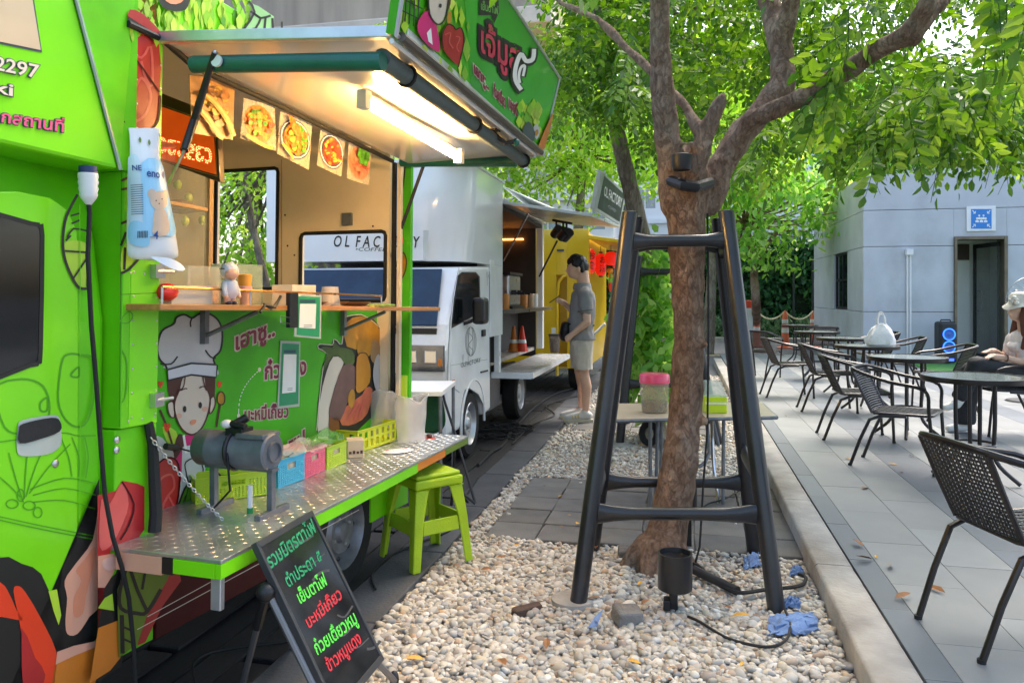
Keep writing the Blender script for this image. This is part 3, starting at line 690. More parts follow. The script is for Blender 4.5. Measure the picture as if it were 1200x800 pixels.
# ------------------------------------------------------------------ simpler trees farther off
def far_tree(label, base_, trunks, crown, nclump, per, lm, bm_, ll, lw, group=None, low=None, seed=1):
    random.seed(seed); T = thing('tree', label, 'tree', base_, group=group)
    for tk in trunks: q = MB(); limb(q, tk, bm_, 10, .05); q.build('trunk', T, world=True, ang=80)
    q = MB()
    c, r = Vector(crown[0]), crown[1]; cl = []
    while len(cl) < nclump:
        v = Vector((random.gauss(0, 1), random.gauss(0, 1), random.gauss(0, 1))).normalized() * random.uniform(.35, 1) ** .6
        lump = .75 + .25 * math.sin(v.x * 4 + seed) * math.cos(v.y * 3.7) * math.sin(v.z * 4.4 + 1)
        p = c + Vector((v.x * r[0], v.y * r[1], v.z * r[2])) * lump
        if low and p.z < low: continue
        cl.append((p, Vector((v.x, v.y, v.z * .4 - .1))))
    top = trunks[0][-1][0]
    for p, d in random.sample(cl, min(len(cl), 26)): q.tube([p, p.lerp(Vector(top), .5) + Vector((0, 0, -.1)), Vector(top)], [.012, .025, .04], bm_, 5)
    n = nclump * per; cp = np.array([p[:] for p, d in cl]); idx = np.repeat(np.arange(nclump), per); bsz = (r[0] + r[1] + r[2]) / 3
    P = cp[idx] + rng.normal(0, .13 * bsz, (n, 3)) * np.array([1, 1, .7]); Dr = rng.normal(0, 1, (n, 3)) + np.array([0, 0, -.55]); Nr = rng.normal(0, .6, (n, 3)) + np.array([0, 0, 1.0])
    if low: P[:, 2] = np.maximum(P[:, 2], low - .3)
    V, F = leaf_faces(P, Dr, Nr, ll * rng.uniform(.7, 1.3, n), lw * rng.uniform(.7, 1.3, n))
    o = q.build('twigs', T, world=True, ang=80); o['kind'] = 'stuff'; o = npmesh('crown', V - np.array(T.location), F, lm, T); o['kind'] = 'stuff'; return T
b2 = onz(767, 520)
far_tree('slim pale leaning tree trunk in the second black guard behind the near tree', b2[:], [[(onz(767, 525), .13)] + tpath([(766, 480, 7.7, .11), (764, 380, 7.7, .1), (757, 300, 7.6, .09), (742, 235, 7.5, .08), (722, 150, 7.4, .075), (708, 80, 7.3, .07), (700, -20, 7.2, .05)])],
         ((.1, 8.4, 4.7), (1.9, 2.2, 1.5)), 130, 40, LEAF_A, BARK2, .11, .045, low=3.3, seed=5)
far_tree('bright yellow green tree filling the gap behind the yellow truck', (-2.6, 17.5, 0), [[(Vector((-2.6, 17.5, -.1)), .16), (Vector((-2.5, 17.4, 1.5)), .13), (Vector((-2.3, 17.3, 3)), .11), (Vector((-2.2, 17.4, 4.6)), .07)]],
         ((-2.3, 17.2, 5.4), (3.1, 2.6, 2.9)), 220, 42, LEAF_B, BARK2, .17, .075, low=2.9, seed=8)
far_tree('young broad leaved tree with a thin trunk beside the traffic cones', onz(886, 393)[:], [[(onz(886, 394), .13)] + tpath([(886, 360, 19, .11), (884, 325, 19, .1), (882, 295, 19, .09), (872, 260, 19, .06)]), tpath([(884, 312, 19, .07), (897, 290, 18.8, .06), (915, 265, 18.6, .05)])],
         (at(902, 245, 18.5), (2.2, 2.0, 1.8)), 84, 30, LEAF_C, BARK, .2, .1, seed=11)
far_tree('leafy tree leaning over the left flank of the young broad leaved tree', (.6, 19.5, 0), [[(Vector((.6, 19.5, -.1)), .16), (Vector((.7, 19.4, 2)), .12), (Vector((.8, 19.3, 4.4)), .08)]],
         ((.7, 19.3, 5.4), (2.7, 2.4, 2.6)), 120, 36, LEAF_B, BARK2, .18, .08, low=3.0, seed=14)
for i, (x, y, z, rx, rz, lab) in enumerate(((5.5, 25.0, 6.4, 3.3, 2.7, 'dense tree rising behind the left corner of the grey building'), (-7.5, 25.5, 7, 3.4, 3.4, 'tall tree behind the hedge left of the yellow truck'), (12, 27, 7.5, 4.2, 3.0, 'wide tree crown showing over the roof of the grey building'), (1.8, 28.5, 8.5, 4, 3.6, 'tallest tree standing behind the middle of the hedge'))):
    far_tree(lab, (x, y, 0), [[(Vector((x, y, -.1)), .2), (Vector((x + .1, y, 2.5)), .16), (Vector((x, y, z)), .08)]], ((x, y, z), (rx, 2.6, rz)), 130, 44, LEAF_B if i % 2 else LEAF_C, BARK2, .26, .12, seed=20 + i)
far_tree('slim grey tree with several stems beside the windows of the green truck', (-4.6, 8.2, 0), [[(Vector((-4.6 + a * .3, 8.2 + b, -.1)), .06), (Vector((-4.6 + a * .5, 8.2 + b, 1.2)), .05), (Vector((-4.6 + a * .9, 8.2 + b, 2.2)), .045), (Vector((-4.6 + a * 1.3, 8.2 + b, 3.4)), .03)] for a, b in ((.1, 0), (-.6, .3), (.9, .1), (-1.3, -.2), (.4, .5))],
         ((-4.7, 8.6, 3.0), (1.7, 1.0, 1.4)), 40, 26, LEAF_B, BARK2, .1, .045, low=1.5, seed=31)
far_tree('bushy tree growing left of the white coffee truck behind the green truck', (-6.4, 10.5, 0), [[(Vector((-6.4, 10.5, -.1)), .1), (Vector((-6.3, 10.4, 2)), .08), (Vector((-6.2, 10.4, 3.4)), .05)]],
         ((-6.3, 10.4, 2.4), (1.9, 1.2, 1.9)), 90, 34, LEAF_B, BARK2, .13, .06, seed=33)
# leafy suckers on the second trunk
n = 900; u = rng.uniform(0, 1, n); ctr = np.array([at(762, 300, 7.4)[:]])[0] * (1 - u)[:, None] + np.array([at(772, 475, 7.4)[:]])[0] * u[:, None]
P = ctr + rng.normal(0, .13, (n, 3)); V, F = leaf_faces(P, rng.normal(0, .7, (n, 3)) + np.array([0, 0, -.9]), rng.normal(0, .8, (n, 3)) + np.array([0, -.6, .6]), rng.uniform(.09, .17, n), rng.uniform(.05, .09, n))
o = npmesh('climbing_plant', V - np.array(b2), F, LEAF_C); o.location = b2; tag(o, 'bright green leafy climber hanging down the trunk in the second guard', 'plant')

# ------------------------------------------------------------------ hedge wall
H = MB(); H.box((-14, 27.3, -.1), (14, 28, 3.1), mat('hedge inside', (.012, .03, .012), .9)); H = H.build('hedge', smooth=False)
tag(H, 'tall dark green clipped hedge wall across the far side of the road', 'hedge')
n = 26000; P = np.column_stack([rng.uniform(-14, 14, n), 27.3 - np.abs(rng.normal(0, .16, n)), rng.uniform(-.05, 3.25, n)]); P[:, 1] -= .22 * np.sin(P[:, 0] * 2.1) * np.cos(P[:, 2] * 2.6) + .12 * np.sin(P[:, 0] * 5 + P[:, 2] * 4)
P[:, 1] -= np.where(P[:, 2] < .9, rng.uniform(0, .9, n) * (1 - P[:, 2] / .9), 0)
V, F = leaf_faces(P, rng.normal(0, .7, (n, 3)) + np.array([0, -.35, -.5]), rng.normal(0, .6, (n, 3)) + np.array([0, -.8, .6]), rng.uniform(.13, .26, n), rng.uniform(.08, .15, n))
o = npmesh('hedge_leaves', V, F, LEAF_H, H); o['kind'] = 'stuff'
# ------------------------------------------------------------------ the green food truck
TK = Frame((-1.67, 2.0, 0), (R(-1.2), 0, R(-5.3)))
truck = thing('food_truck', 'lime green food truck with open serving side, chef cartoon print and raised awning', 'truck', TK.loc, TK.rot)
L = TK.local
CREAM = mat('cream inner wall', (.88, .73, .52), .45, var=.05, scale=2, dirt=.12)
WOOD = mat('orange varnished wood', (.45, .20, .055), .35, coat=.3, var=.25, scale=5, stretch=(8, .7, 8), dirt=.15)
BLK = mat('black print', (.012, .012, .012), .4, var=.05)
RED = mat('red print', (.42, .02, .022), .35, var=.12, scale=4); REDL = mat('light red print', (.62, .10, .09), .35, var=.08); REDD = mat('dark red print', (.06, .004, .006), .5, spec=.25, var=.25, scale=4); VERM = mat('vermilion print', (.75, .05, .012), .35, var=.06)
PINK = mat('peach print', (.72, .36, .24), .4, var=.05); PEACH = mat('salmon print', (.72, .27, .15), .4, var=.05); ORANGE = mat('orange print', (.62, .19, .02), .4, var=.12)
LIME = mat('pale lime print', (.42, .66, .04), .4, var=.1); OLIVE = mat('olive print', (.14, .22, .015), .4, var=.15); MAG = mat('magenta print', (.62, .01, .16), .4, var=.04); PLUM = mat('plum lettering', (.23, .015, .05), .4, var=.05)
CRM = mat('cream print', (.66, .60, .50), .4, var=.05); SKIN_P = mat('pale face print', (.62, .53, .44), .4, var=.04); HATW = mat('hat print', (.52, .52, .54), .4, var=.08); BROWN = mat('brown hair print', (.07, .018, .012), .4, var=.08)
MUST = mat('mustard print', (.45, .21, .012), .4, var=.3, scale=10); MAUVE = mat('mauve print', (.17, .085, .075), .4, var=.25, scale=8); GREYP = mat('slate outline print', (.06, .075, .085), .4, var=.05); HOTP = mat('pink lettering', (.8, .09, .25), .4, var=.04)
s1, s2 = 0.0, 2.05
def tb(lo, hi, m, name, par=truck, bev=.004): q = MB(); q.box(lo, hi, m); return q.build(name, par, smooth=False, bev=bev)
# hidden and background shell
q = MB(); q.box((-1.70, .02, .72), (-1.66, s2, 2.42), CREAM); q.box((-1.66, .02, .70), (-.23, s2, .74), DULLST); q.box((-1.66, .035, 2.38), (-.035, s2, 2.42), CREAM); q.box((-.05, sc if 'sc' in globals() else .2, 2.23), (-.031, s2, 2.379), CREAM); q.build('inner_wall', truck, smooth=False)
tb((-1.70, 0, 2.423), (.0, 2.13, 2.45), GREEN, 'roof')
# cab
prof = [(-.06, .32), (-.06, 1.30), (-.10, 1.55), (-.17, 1.80), (-.30, 1.84), (-1.4, 1.84), (-1.53, 1.80), (-1.60, 1.55), (-1.64, 1.30), (-1.64, .32)]
q = MB(); q.prism(prof, 1, -1.15, -.004, GREENL)
q.build('cab', truck, smooth=False, bev=.02)
CABW = TK.pl(0, -.052)
q = MB(); dp = [(-40, 226), (20, 224), (60, 232), (80, 246), (91, 272), (93, 400), (92, 560), (90, 742), (60, 790), (-40, 850)]
P = [CABW(a, b) for a, b in dp]; q.slab([p[:] for p in P], CABW.n, .012, GREEN); door = q.build('door', truck, world=True, smooth=False, bev=.004)
q = MB(); D0 = TK.pl(0, -.0515)
gp = [(-40, 262), (36, 262), (45, 266), (49, 276), (47, 410), (44, 424), (34, 428), (-40, 436)]
q.stroke(D0, gp, 5, BLACKM, 2, 2); q.fill(D0, gp, GLASSD, 1, 2); q.build('window', door, world=True, smooth=False)
# door recess handle
q = MB(); q.fill(D0, [(20, 500), (26, 492), (60, 486), (69, 490), (71, 505), (70, 522), (55, 532), (25, 534), (19, 525)], mat('handle shell', (.45, .5, .45), .3, coat=.5), 2, 3)
q.fill(D0, [(20, 503), (25, 496), (58, 489), (68, 493), (68, 505), (45, 514), (21, 519)], BLACKM, 6, 3); q.build('handle', door, world=True, smooth=False)
c = D0(65, 543); q = MB(); q.ball(c, (.006, .012, .012), STEEL); q.build('lock', door, world=True)
# printed vegetables on door and cab flank
q = MB(); DG = mat('outline green print', (.07, .36, .003), .4, var=.1)
def st(pts, w=2.3, m=None, cl=True, ly=1): q.stroke(D0, pts, w, m or DG, ly, 4, cl)
st([(-5, 455), (25, 444), (50, 452), (58, 478), (50, 500), (28, 508), (5, 500)]); st([(72, 425), (80, 415), (95, 416), (110, 422), (109, 470), (98, 498), (80, 495), (68, 470)])
st([(84, 437), (92, 430), (92, 441), (84, 441)]); st([(47, 472), (55, 466), (55, 480), (48, 481)])
for pl_ in ([(-5, 518), (18, 515), (70, 507), (90, 510), (112, 510)], [(27, 588), (18, 560), (10, 530)], [(28, 584), (30, 550), (33, 520)], [(30, 582), (42, 545), (58, 512)], [(34, 578), (56, 548), (82, 520)], [(24, 582), (10, 568), (-4, 556)], [(35, 573), (75, 560), (112, 566)], [(38, 580), (75, 572), (112, 580)], [(38, 588), (75, 586), (112, 596)], [(-5, 604), (50, 616), (112, 628)], [(-5, 608), (50, 620), (112, 632)], [(84, 512), (92, 535), (92, 558)], [(99, 512), (103, 535), (100, 560)], [(70, 510), (80, 535), (84, 558)]): st(pl_, 1.5, None, False)
for cx, cy, rx, ry in ((14, 590, 7, 5), (24, 580, 4, 7), (34, 592, 7, 5), (44, 600, 5, 6)): st([(cx + rx * math.cos(t), cy + ry * math.sin(t)) for t in np.linspace(0, 5.5, 8)], 1.5)
LIMEW = [(88, 232), (76, 255), (73, 280), (74, 300), (82, 322), (92, 338), (103, 338), (104, 300), (104, 262), (100, 235)]
q.fill(D0, [(75, 285), (90, 282), (103, 290), (104, 330), (95, 336), (84, 325), (76, 305)], LIME, 1, 3)
q.stroke(D0, [(90, 228), (77, 254), (73, 280), (75, 302), (83, 323), (92, 337), (104, 338)], 3.2, BLK, 2, 4, False)
for a in ([(75, 294), (104, 296)], [(104, 298), (85, 326)], [(104, 300), (101, 336)], [(78, 278), (85, 268), (102, 271)], [(83, 262), (92, 258)], [(82, 253), (92, 250)], [(76, 282), (82, 276)]): q.stroke(D0, a, 2.2, BLK, 3, 2, False)
q.stroke(D0, [(92, 240), (93, 470), (92, 610)], .9, GREENL, 4, 3, False)
# lower colourful print
q.fill(D0, [(-30, 655), (10, 652), (25, 660), (38, 664), (48, 672), (60, 698), (72, 735), (115, 745), (116, 560), (113, 575), (104, 612), (90, 640), (74, 660), (70, 690), (74, 715), (60, 740), (66, 760), (60, 850), (-30, 900)], BLK, 1, 0)
q.fill(D0, [(-30, 670), (0, 682), (10, 695), (19, 715), (26, 726), (0, 722), (-30, 720)], VERM, 2, 3)
q.fill(D0, [(15, 692), (20, 686), (28, 692), (45, 720), (65, 762), (64, 790), (58, 830), (30, 830), (28, 770), (22, 728)], VERM, 2, 3)
q.fill(D0, [(24, 735), (40, 770), (52, 790), (40, 830), (28, 830)], RED, 3, 2)
q.fill(D0, [(116, 590), (108, 632), (88, 660), (75, 680), (78, 700), (76, 725), (78, 742), (90, 742), (104, 722), (116, 700)], PINK, 2, 3)
q.fill(D0, [(110, 640), (98, 655), (88, 668), (94, 680), (86, 700), (86, 722), (96, 718), (100, 695), (108, 665)], PEACH, 3, 3)
q.fill(D0, [(66, 766), (85, 758), (112, 752), (114, 790), (100, 830), (55, 830)], ORANGE, 2, 0); q.fill(D0, [(66, 763), (85, 756), (113, 750), (110, 758), (85, 768), (64, 778)], PINK, 3, 0)
q.fill(D0, [(56, 692), (66, 690), (71, 720), (68, 732), (62, 715)], LIME, 2, 0)
q.build('vegetable_print', truck, world=True, smooth=False)
# front wheel arch and wheel (lower left corner)
q = MB(); q.box((-.3, -1.1, .0), (-.055, -.45, .62), BLACKM); q.build('wheel_arch', truck, smooth=False)
# overhang above the cab
FA = TK.pl(0, .0)
a0, a1 = L(-120, 150, x=0), L(140, 199, x=0); zt = 2.43
q = MB(); sh = L(88, 0, x=0); k_ = (sh.y - a1.y) / (sh.z - a1.z); topy = a1.y + k_ * (zt - a1.z)
q.hexa([(-1.62, -.9, a1.z), (0, -.9, a1.z), (0, a1.y, a1.z), (-1.62, a1.y, a1.z)], [(-1.62, -.9, zt), (0, -.9, zt), (0, topy, zt), (-1.62, topy, zt)], GREEN)
q.build('overhang', truck, smooth=False, bev=.012)
q = MB(); q.add([(0.0, a1.y, a1.z), (0.0, topy, zt), (.012, .03, zt), (.012, .03, a1.z), (-1.6, .03, zt), (-1.6, .03, a1.z), (-1.6, topy, zt), (-1.6, a1.y, a1.z)], [(0, 1, 2), (0, 2, 3), (1, 6, 4, 2), (0, 3, 5, 7), (3, 2, 4, 5), (0, 7, 6, 1)], GREENL); q.build('fairing', truck, smooth=False)
q = MB(); q.tube([(.004, a1.y, a1.z), (.004, topy, zt)], .006, mat('silver trim', (.5, .6, .5), .25, metal=.6), 6); q.build('trim_strip', truck)
q = MB(); q.fill(FA, [(-40, -40), (36, -40), (38, -10), (49, 62), (-40, 44)], GREYP, 1, 0); q.fill(FA, [(-40, -40), (34, -40), (36, -8), (47, 59), (-40, 41)], mat('tan print', (.62, .47, .30), .4, var=.05), 2, 0); q.build('blank_panel_print', truck, world=True, smooth=False)
CT = mat('cream lettering', (.72, .62, .50), .4, var=.04)
for body, p0, p1, h, m in (('2297', (-8, 81.5), (43, 92), (2, -22), CT), ('ki', (-8, 108), (13, 113), (1, -20), CT), ('นอกสถานที่', (-26, 139), (73, 155), (1, -19), HOTP)):
    q = MB(); q.text(FA, body, p0, p1, h, GREYP, 2, .07); q.text(FA, body, p0, p1, h, GREYP, 3, .05); q.text(FA, body, p0, p1, h, m, 4, .016); q.build('lettering', truck, world=True, smooth=False)
# front face of the body and the box column
zb = L(140, 503, x=0).z; sc = L(186, 400, x=0.0).y
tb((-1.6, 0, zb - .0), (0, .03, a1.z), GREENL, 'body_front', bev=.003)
q = MB(); q.box((-.10, .031, zb), (.0, sc, 2.23), GREEN); column = q.build('side_column', truck, smooth=False, bev=.004)
q = MB()
q.fill(FA, [(146, 28), (158, 38), (186, 52), (187, 108), (184, 140), (172, 152), (152, 148), (145, 130)], RED, 1, 2)
for a in ([(146, 60), (160, 72), (180, 100), (186, 108)], [(146, 64), (152, 66), (150, 96), (146, 99)]): q.stroke(FA, a, 2, REDD, 3, 3, False)
q.stroke(FA, [(166, 92), (158, 103), (153, 125), (150, 140), (162, 141), (172, 130), (176, 110)], 3.2, REDL, 2); q.stroke(FA, [(148, 58), (165, 68), (176, 55), (178, 100), (170, 92), (165, 72)], 3, REDL, 2, 3, False)
q.stroke(FA, [(145, 142), (152, 149), (172, 153), (184, 142), (187, 112)], 2.6, REDD, 3, 3, False)
q.build('meat_print', column, world=True, smooth=False); q = MB()
for a in ([(141, 212), (150, 208)], [(141, 222), (149, 221)], [(141, 262), (149, 259)], [(141, 288), (147, 272)], [(141, 320), (150, 316), (163, 302)], [(145, 316), (146, 290)]): q.stroke(FA, a, 3, BLK, 2, 2, False)
q.fill(FA, [(141, 300), (147, 285), (158, 303), (147, 315), (141, 318)], LIME, 1, 2)
q.stroke(FA, [(141, 374), (150, 365), (155, 370), (150, 378), (142, 378)], 1.2, DG, 2); q.stroke(FA, [(142, 410), (148, 425), (147, 460), (142, 472)], 1.4, DG, 2, 4, False)
q.build('lime_slice_print', column, world=True, smooth=False)
for py in (318, 468): q = MB(); c = FA(182 if py < 400 else 181, py); q.box(c - Vector((.004, .022, .022)), c + Vector((.02, .022, .022)), STEEL); q.tube([c + Vector((.012, -.02, .0)), c + Vector((.03, .05, 0))], .006, STEEL); q.build('latch', column, world=True, smooth=False)
# lower body below the column
LW = TK.pl(0, -.02)
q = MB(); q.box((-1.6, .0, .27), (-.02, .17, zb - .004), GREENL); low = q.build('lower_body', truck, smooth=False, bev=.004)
q = MB()
q.fill(LW, [(114, 740), (114, 580), (135, 575), (143, 563), (160, 566), (169, 570), (169, 620), (150, 645), (137, 648), (130, 640)], RED, 1, 0)
q.fill(LW, [(118, 585), (128, 590), (142, 565), (150, 590), (140, 620), (128, 640), (116, 640)], REDL, 2, 3); q.stroke(LW, [(142, 564), (156, 590), (150, 615), (140, 632)], 2, REDD, 3, 3, False)
q.fill(LW, [(114, 651), (132, 648), (138, 655), (132, 672), (122, 688), (114, 688)], PINK, 2, 0); q.fill(LW, [(120, 655), (134, 652), (136, 662), (128, 668), (120, 664)], mat('pale pink print', (.7, .45, .38), .4), 3, 3)
q.fill(LW, [(114, 690), (135, 672), (142, 655), (155, 650), (150, 690), (142, 780), (114, 800)], BLK, 1, 0); q.fill(LW, [(114, 712), (122, 700), (131, 695), (133, 715), (114, 712)], LIME, 2, 0)
q.fill(LW, [(114, 735), (138, 726), (140, 770), (128, 785), (104, 800)], ORANGE, 3, 0)
q.build('leaf_print', low, world=True, smooth=False)
q = MB(); c = LW(170, 515)
for a, b in ((136, 515), (135.5, 527)): p = LW(a, b, .004); q.ball(p, (.006, .012, .012), STEEL)
q.tube([LW(168, 495, .02), LW(173, 520, .02), LW(174, 600, .03), LW(172, 622, .03)], [.014, .016, .02, .02], RUBBER, 8); q.build('rubber_strip', low, world=True)
q = MB(); random.seed(2)
for y in np.arange(.03, sc, .055): 
    for zz in (1.80, 1.45, zb + .02): p = Vector((.0005, y, zz)); q.ball(p, (.0018, .004, .004), STEEL, None, 6, 4)
for zz in np.arange(zb + .03, 2.2, .075):
    for y in (.012 + .031, sc - .01): q.ball((.0005, y, zz), (.0018, .004, .004), STEEL, None, 6, 4)
o = q.build('rivets', column); o['kind'] = 'stuff'
q = MB(); SEAM = mat('dark seam', (.02, .06, .005), .7); q.stroke(FA, [(144, 30), (142, 200), (139.5, 500)], .7, SEAM, 1, 0, False); q.stroke(FA, [(141, 345), (186, 343)], .6, SEAM, 1, 0, False); q.build('panel_seam', column, world=True, smooth=False)
# chef panel
CP = TK.pl(0, -.2); zs0 = .60; zs1 = 1.34
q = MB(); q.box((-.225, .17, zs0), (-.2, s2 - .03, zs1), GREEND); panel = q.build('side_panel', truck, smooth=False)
q = MB()
C7 = lambda l: [(150 + x / 4, 340 + y / 4) for x, y in l]
hat = C7([(180, 368), (172, 350), (145, 320), (136, 262), (158, 190), (212, 158), (225, 128), (262, 114), (298, 130), (330, 112), (372, 108), (420, 140), (440, 200), (432, 280), (400, 316), (405, 345), (410, 400)])
q.fill(CP, hat, HATW, 1, 4); q.stroke(CP, hat[:-1], 2.2, BLK, 2, 4, False)
q.stroke(CP, C7([(150, 345), (200, 345), (230, 310)]), 1.8, BLK, 2, 3, False); q.stroke(CP, C7([(360, 280), (385, 312), (410, 318)]), 1.8, BLK, 2, 3, False); q.stroke(CP, C7([(298, 130), (290, 150), (292, 172)]), 1.8, BLK, 2, 3, False)
hair = C7([(178, 418), (290, 392), (408, 405), (405, 500), (380, 560), (350, 470), (345, 402), (262, 402), (245, 450), (225, 510), (195, 540), (182, 470)])
q.fill(CP, C7([(182, 400), (408, 400), (404, 520), (380, 570), (200, 540), (184, 470)]), BROWN, 2, 0)
face = C7([(262, 404), (345, 402), (360, 450), (380, 500), (375, 560), (345, 640), (295, 676), (245, 645), (216, 575), (215, 520), (240, 460)])
q.fill(CP, face, SKIN_P, 3, 4); q.stroke(CP, face[2:], 1.8, BROWN, 4, 4, False)
for e in ([(182, 530), (208, 525), (214, 590), (196, 592), (184, 565)], [(382, 510), (400, 500), (404, 535), (392, 565), (378, 575)]): q.fill(CP, C7(e), SKIN_P, 3, 4); q.stroke(CP, C7(e), 1.5, BROWN, 4, 4)
band = C7([(178, 372), (290, 342), (400, 348), (412, 352), (406, 408), (290, 396), (182, 422)])
q.fill(CP, band, mat('hat band print', (.58, .60, .66), .4), 5, 0); q.stroke(CP, band, 2, BLK, 6, 0)
for cx, cy in ((260, 556), (333, 538)): q.fill(CP, C7([(cx + 8 * math.cos(a), cy + 15 * math.sin(a)) for a in np.linspace(0, 5.6, 9)]), BLK, 5, 2)
for cx, cy in ((235, 588), (355, 556)): q.fill(CP, C7([(cx + 13 * math.cos(a), cy + 12 * math.sin(a)) for a in np.linspace(0, 5.6, 9)]), mat('blush print', (.68, .38, .28), .4), 4, 2)
q.fill(CP, C7([(285, 615), (300, 606), (315, 608), (308, 624), (292, 630)]), PEACH, 5, 3)
for e in ([(240, 470), (262, 460), (272, 462)], [(328, 458), (345, 450), (358, 455)], [(262, 404), (255, 450), (236, 470)], [(345, 402), (352, 440), (362, 470)]): q.stroke(CP, C7(e), 1.3, BROWN, 5, 3, False)
q.fill(CP, C7([(222, 700), (240, 672), (262, 690), (262, 720), (222, 790), (212, 760)]), BROWN, 2, 3)
body = C7([(246, 688), (300, 672), (356, 668), (366, 710), (352, 760), (352, 830), (300, 905), (212, 912), (214, 790), (238, 740)])
q.fill(CP, body, MAG, 1, 3)
q.fill(CP, [(213, 523), (231, 520), (240, 548), (238, 572), (222, 590), (207, 588), (212, 560)], mat('apron print', (.55, .60, .66), .4), 2, 0); q.stroke(CP, [(217, 541), (232, 536), (237, 556), (222, 566), (217, 552)], 1.6, BLK, 3, 3)
q.fill(CP, [(213, 510), (215.5, 509), (219, 530), (216, 531)], WHITE, 3, 0); q.fill(CP, [(231, 507), (234, 507), (234, 525), (231, 525)], WHITE, 3, 0)
for cx, cy, k in ((150, 440, 1), (427, 440, 1), (180, 640, 1.4)): q.fill(CP, C7([(cx - 11 * k, cy - 6 * k), (cx - 5 * k, cy - 14 * k), (cx + 2 * k, cy - 8 * k), (cx + 9 * k, cy - 15 * k), (cx + 11 * k, cy), (cx - 2 * k, cy + 18 * k)]), VERM, 2, 3)
q.stroke(CP, C7([(433, 520), (425, 560), (412, 640)]), 2.4, BROWN, 2, 3, False); q.fill(CP, C7([(433, 478), (446, 495), (444, 525), (430, 532), (418, 520), (420, 492)]), MUST, 3, 3); q.stroke(CP, C7([(433, 474), (449, 495), (446, 528), (430, 536), (415, 522), (417, 490)]), 1.4, BROWN, 4, 3)
q.stroke(CP, [(187, 480), (195, 500), (204, 530)], 2.5, BROWN, 2, 3, False)
q.fill(CP, [(184, 455 + 55), (196, 520), (206, 535), (203, 545), (180, 545), (176, 530)], mat('pale pot print', (.55, .55, .50), .4), 1, 2); q.fill(CP, [(190, 500), (206, 505), (208, 525), (198, 522)], LIME, 1, 3)
meat = [(176, 640), (172, 600), (178, 555), (190, 538), (203, 537), (209, 550), (208, 580), (200, 612), (190, 640)]
q.fill(CP, meat, RED, 3, 3); q.stroke(CP, meat, 2, REDD, 4, 3); q.stroke(CP, [(188, 560), (200, 556), (203, 570), (196, 580), (184, 598), (182, 575)], 2.6, REDL, 4, 4); q.stroke(CP, [(196, 580), (204, 596)], 2.2, REDL, 4, 0, False); q.stroke(CP, [(191, 590), (184, 612)], 2.2, REDL, 4, 0, False)
q.fill(CP, [(205, 600), (215, 572), (226, 560), (230, 580), (226, 605), (206, 608)], mat('cabbage print', (.09, .30, .02), .4), 3, 3); q.stroke(CP, [(205, 600), (215, 572), (226, 560)], 2.2, BLK, 5, 3, False)
for a in ([(212, 600), (220, 568)], [(219, 600), (225, 568)], [(208, 604), (216, 580)]): q.stroke(CP, a, 1, BLK, 5, 0, False)
q.build('chef_print', panel, world=True, smooth=False)
for body, p0, p1, h in (('เฮาซู..', (276, 410), (321, 393), (0, -27)), ('ก๋วยซุง', (310, 444), (358, 438), (0, -26)), ('บะหมี่เกี๊ยว', (286, 493), (337, 488), (0, -20)), ('ซุป', (338, 528), (356, 518), (0, -20))):
    q = MB(); q.text(CP, body, p0, p1, h, CRM, 1, .09); q.text(CP, body, p0, p1, h, CRM, 2, .07); q.text(CP, body, p0, p1, h, PLUM, 3, .03); q.build('menu_word', panel, world=True, smooth=False)
q = MB()
for i in range(13):
    u0, u1 = i / 13, (i + .55) / 13; f = lambda u: (279 + 24 * u ** 1.6, 486 - 52 * u ** .62)
    q.stroke(CP, [f(u0), f(u1)], .9, WHITE, 2, 0, False)
for cx, cy in ((303.5, 433), (279, 487)): q.fill(CP, [(cx + 1.9 * math.cos(a), cy + 2.6 * math.sin(a)) for a in np.linspace(0, 5.6, 9)], CRM, 2, 2)
q.build('dashed_arc_print', panel, world=True, smooth=False)
q = MB()   # noodle ingredients print
Z = lambda l: [(370 + x / 5, 360 + y / 5) for x, y in l]
q.fill(CP, Z([(5, 800), (10, 560), (40, 330), (70, 270), (20, 250), (10, 225), (40, 215), (90, 225), (100, 185), (120, 195), (150, 220), (170, 60), (260, 40), (340, 70), (385, 130), (385, 480), (330, 640), (140, 820)]), BLK, 1, 0)
q.fill(CP, Z([(12, 800), (20, 560), (60, 380), (100, 290), (150, 300), (160, 330), (110, 460), (75, 620), (70, 790)]), CRM, 2, 2)
q.fill(CP, Z([(60, 270), (25, 240), (55, 230), (95, 235), (105, 200), (140, 235), (210, 250), (225, 320), (180, 350), (140, 290), (90, 290), (40, 380), (50, 300)]), mat('leek print', (.07, .12, .02), .4, var=.3, scale=12), 3, 2)
q.fill(CP, Z([(172, 95), (260, 50), (330, 80), (375, 140), (378, 260), (300, 250), (180, 230)]), MUST, 2, 2)
q.fill(CP, Z([(155, 340), (230, 350), (225, 480), (180, 560), (140, 660), (80, 640), (75, 590), (105, 480)]), MAUVE, 4, 2)
q.fill(CP, Z([(235, 290), (290, 270), (312, 330), (310, 440), (250, 500), (228, 460)]), mat('dumpling print', (.55, .23, .015), .4, var=.15), 5, 3); q.fill(CP, Z([(245, 200), (300, 180), (325, 230), (305, 290), (245, 280)]), MUST, 4, 3); q.stroke(CP, Z([(228, 460), (235, 290), (290, 270), (312, 330)]), 1, BROWN, 6, 3, False)
q.fill(CP, Z([(325, 200), (360, 200), (380, 280), (350, 330), (318, 300)]), mat('tan mushroom print', (.34, .21, .10), .4), 4, 3); q.fill(CP, Z([(345, 300), (370, 285), (380, 480), (350, 490), (330, 400)]), HATW, 5, 3)
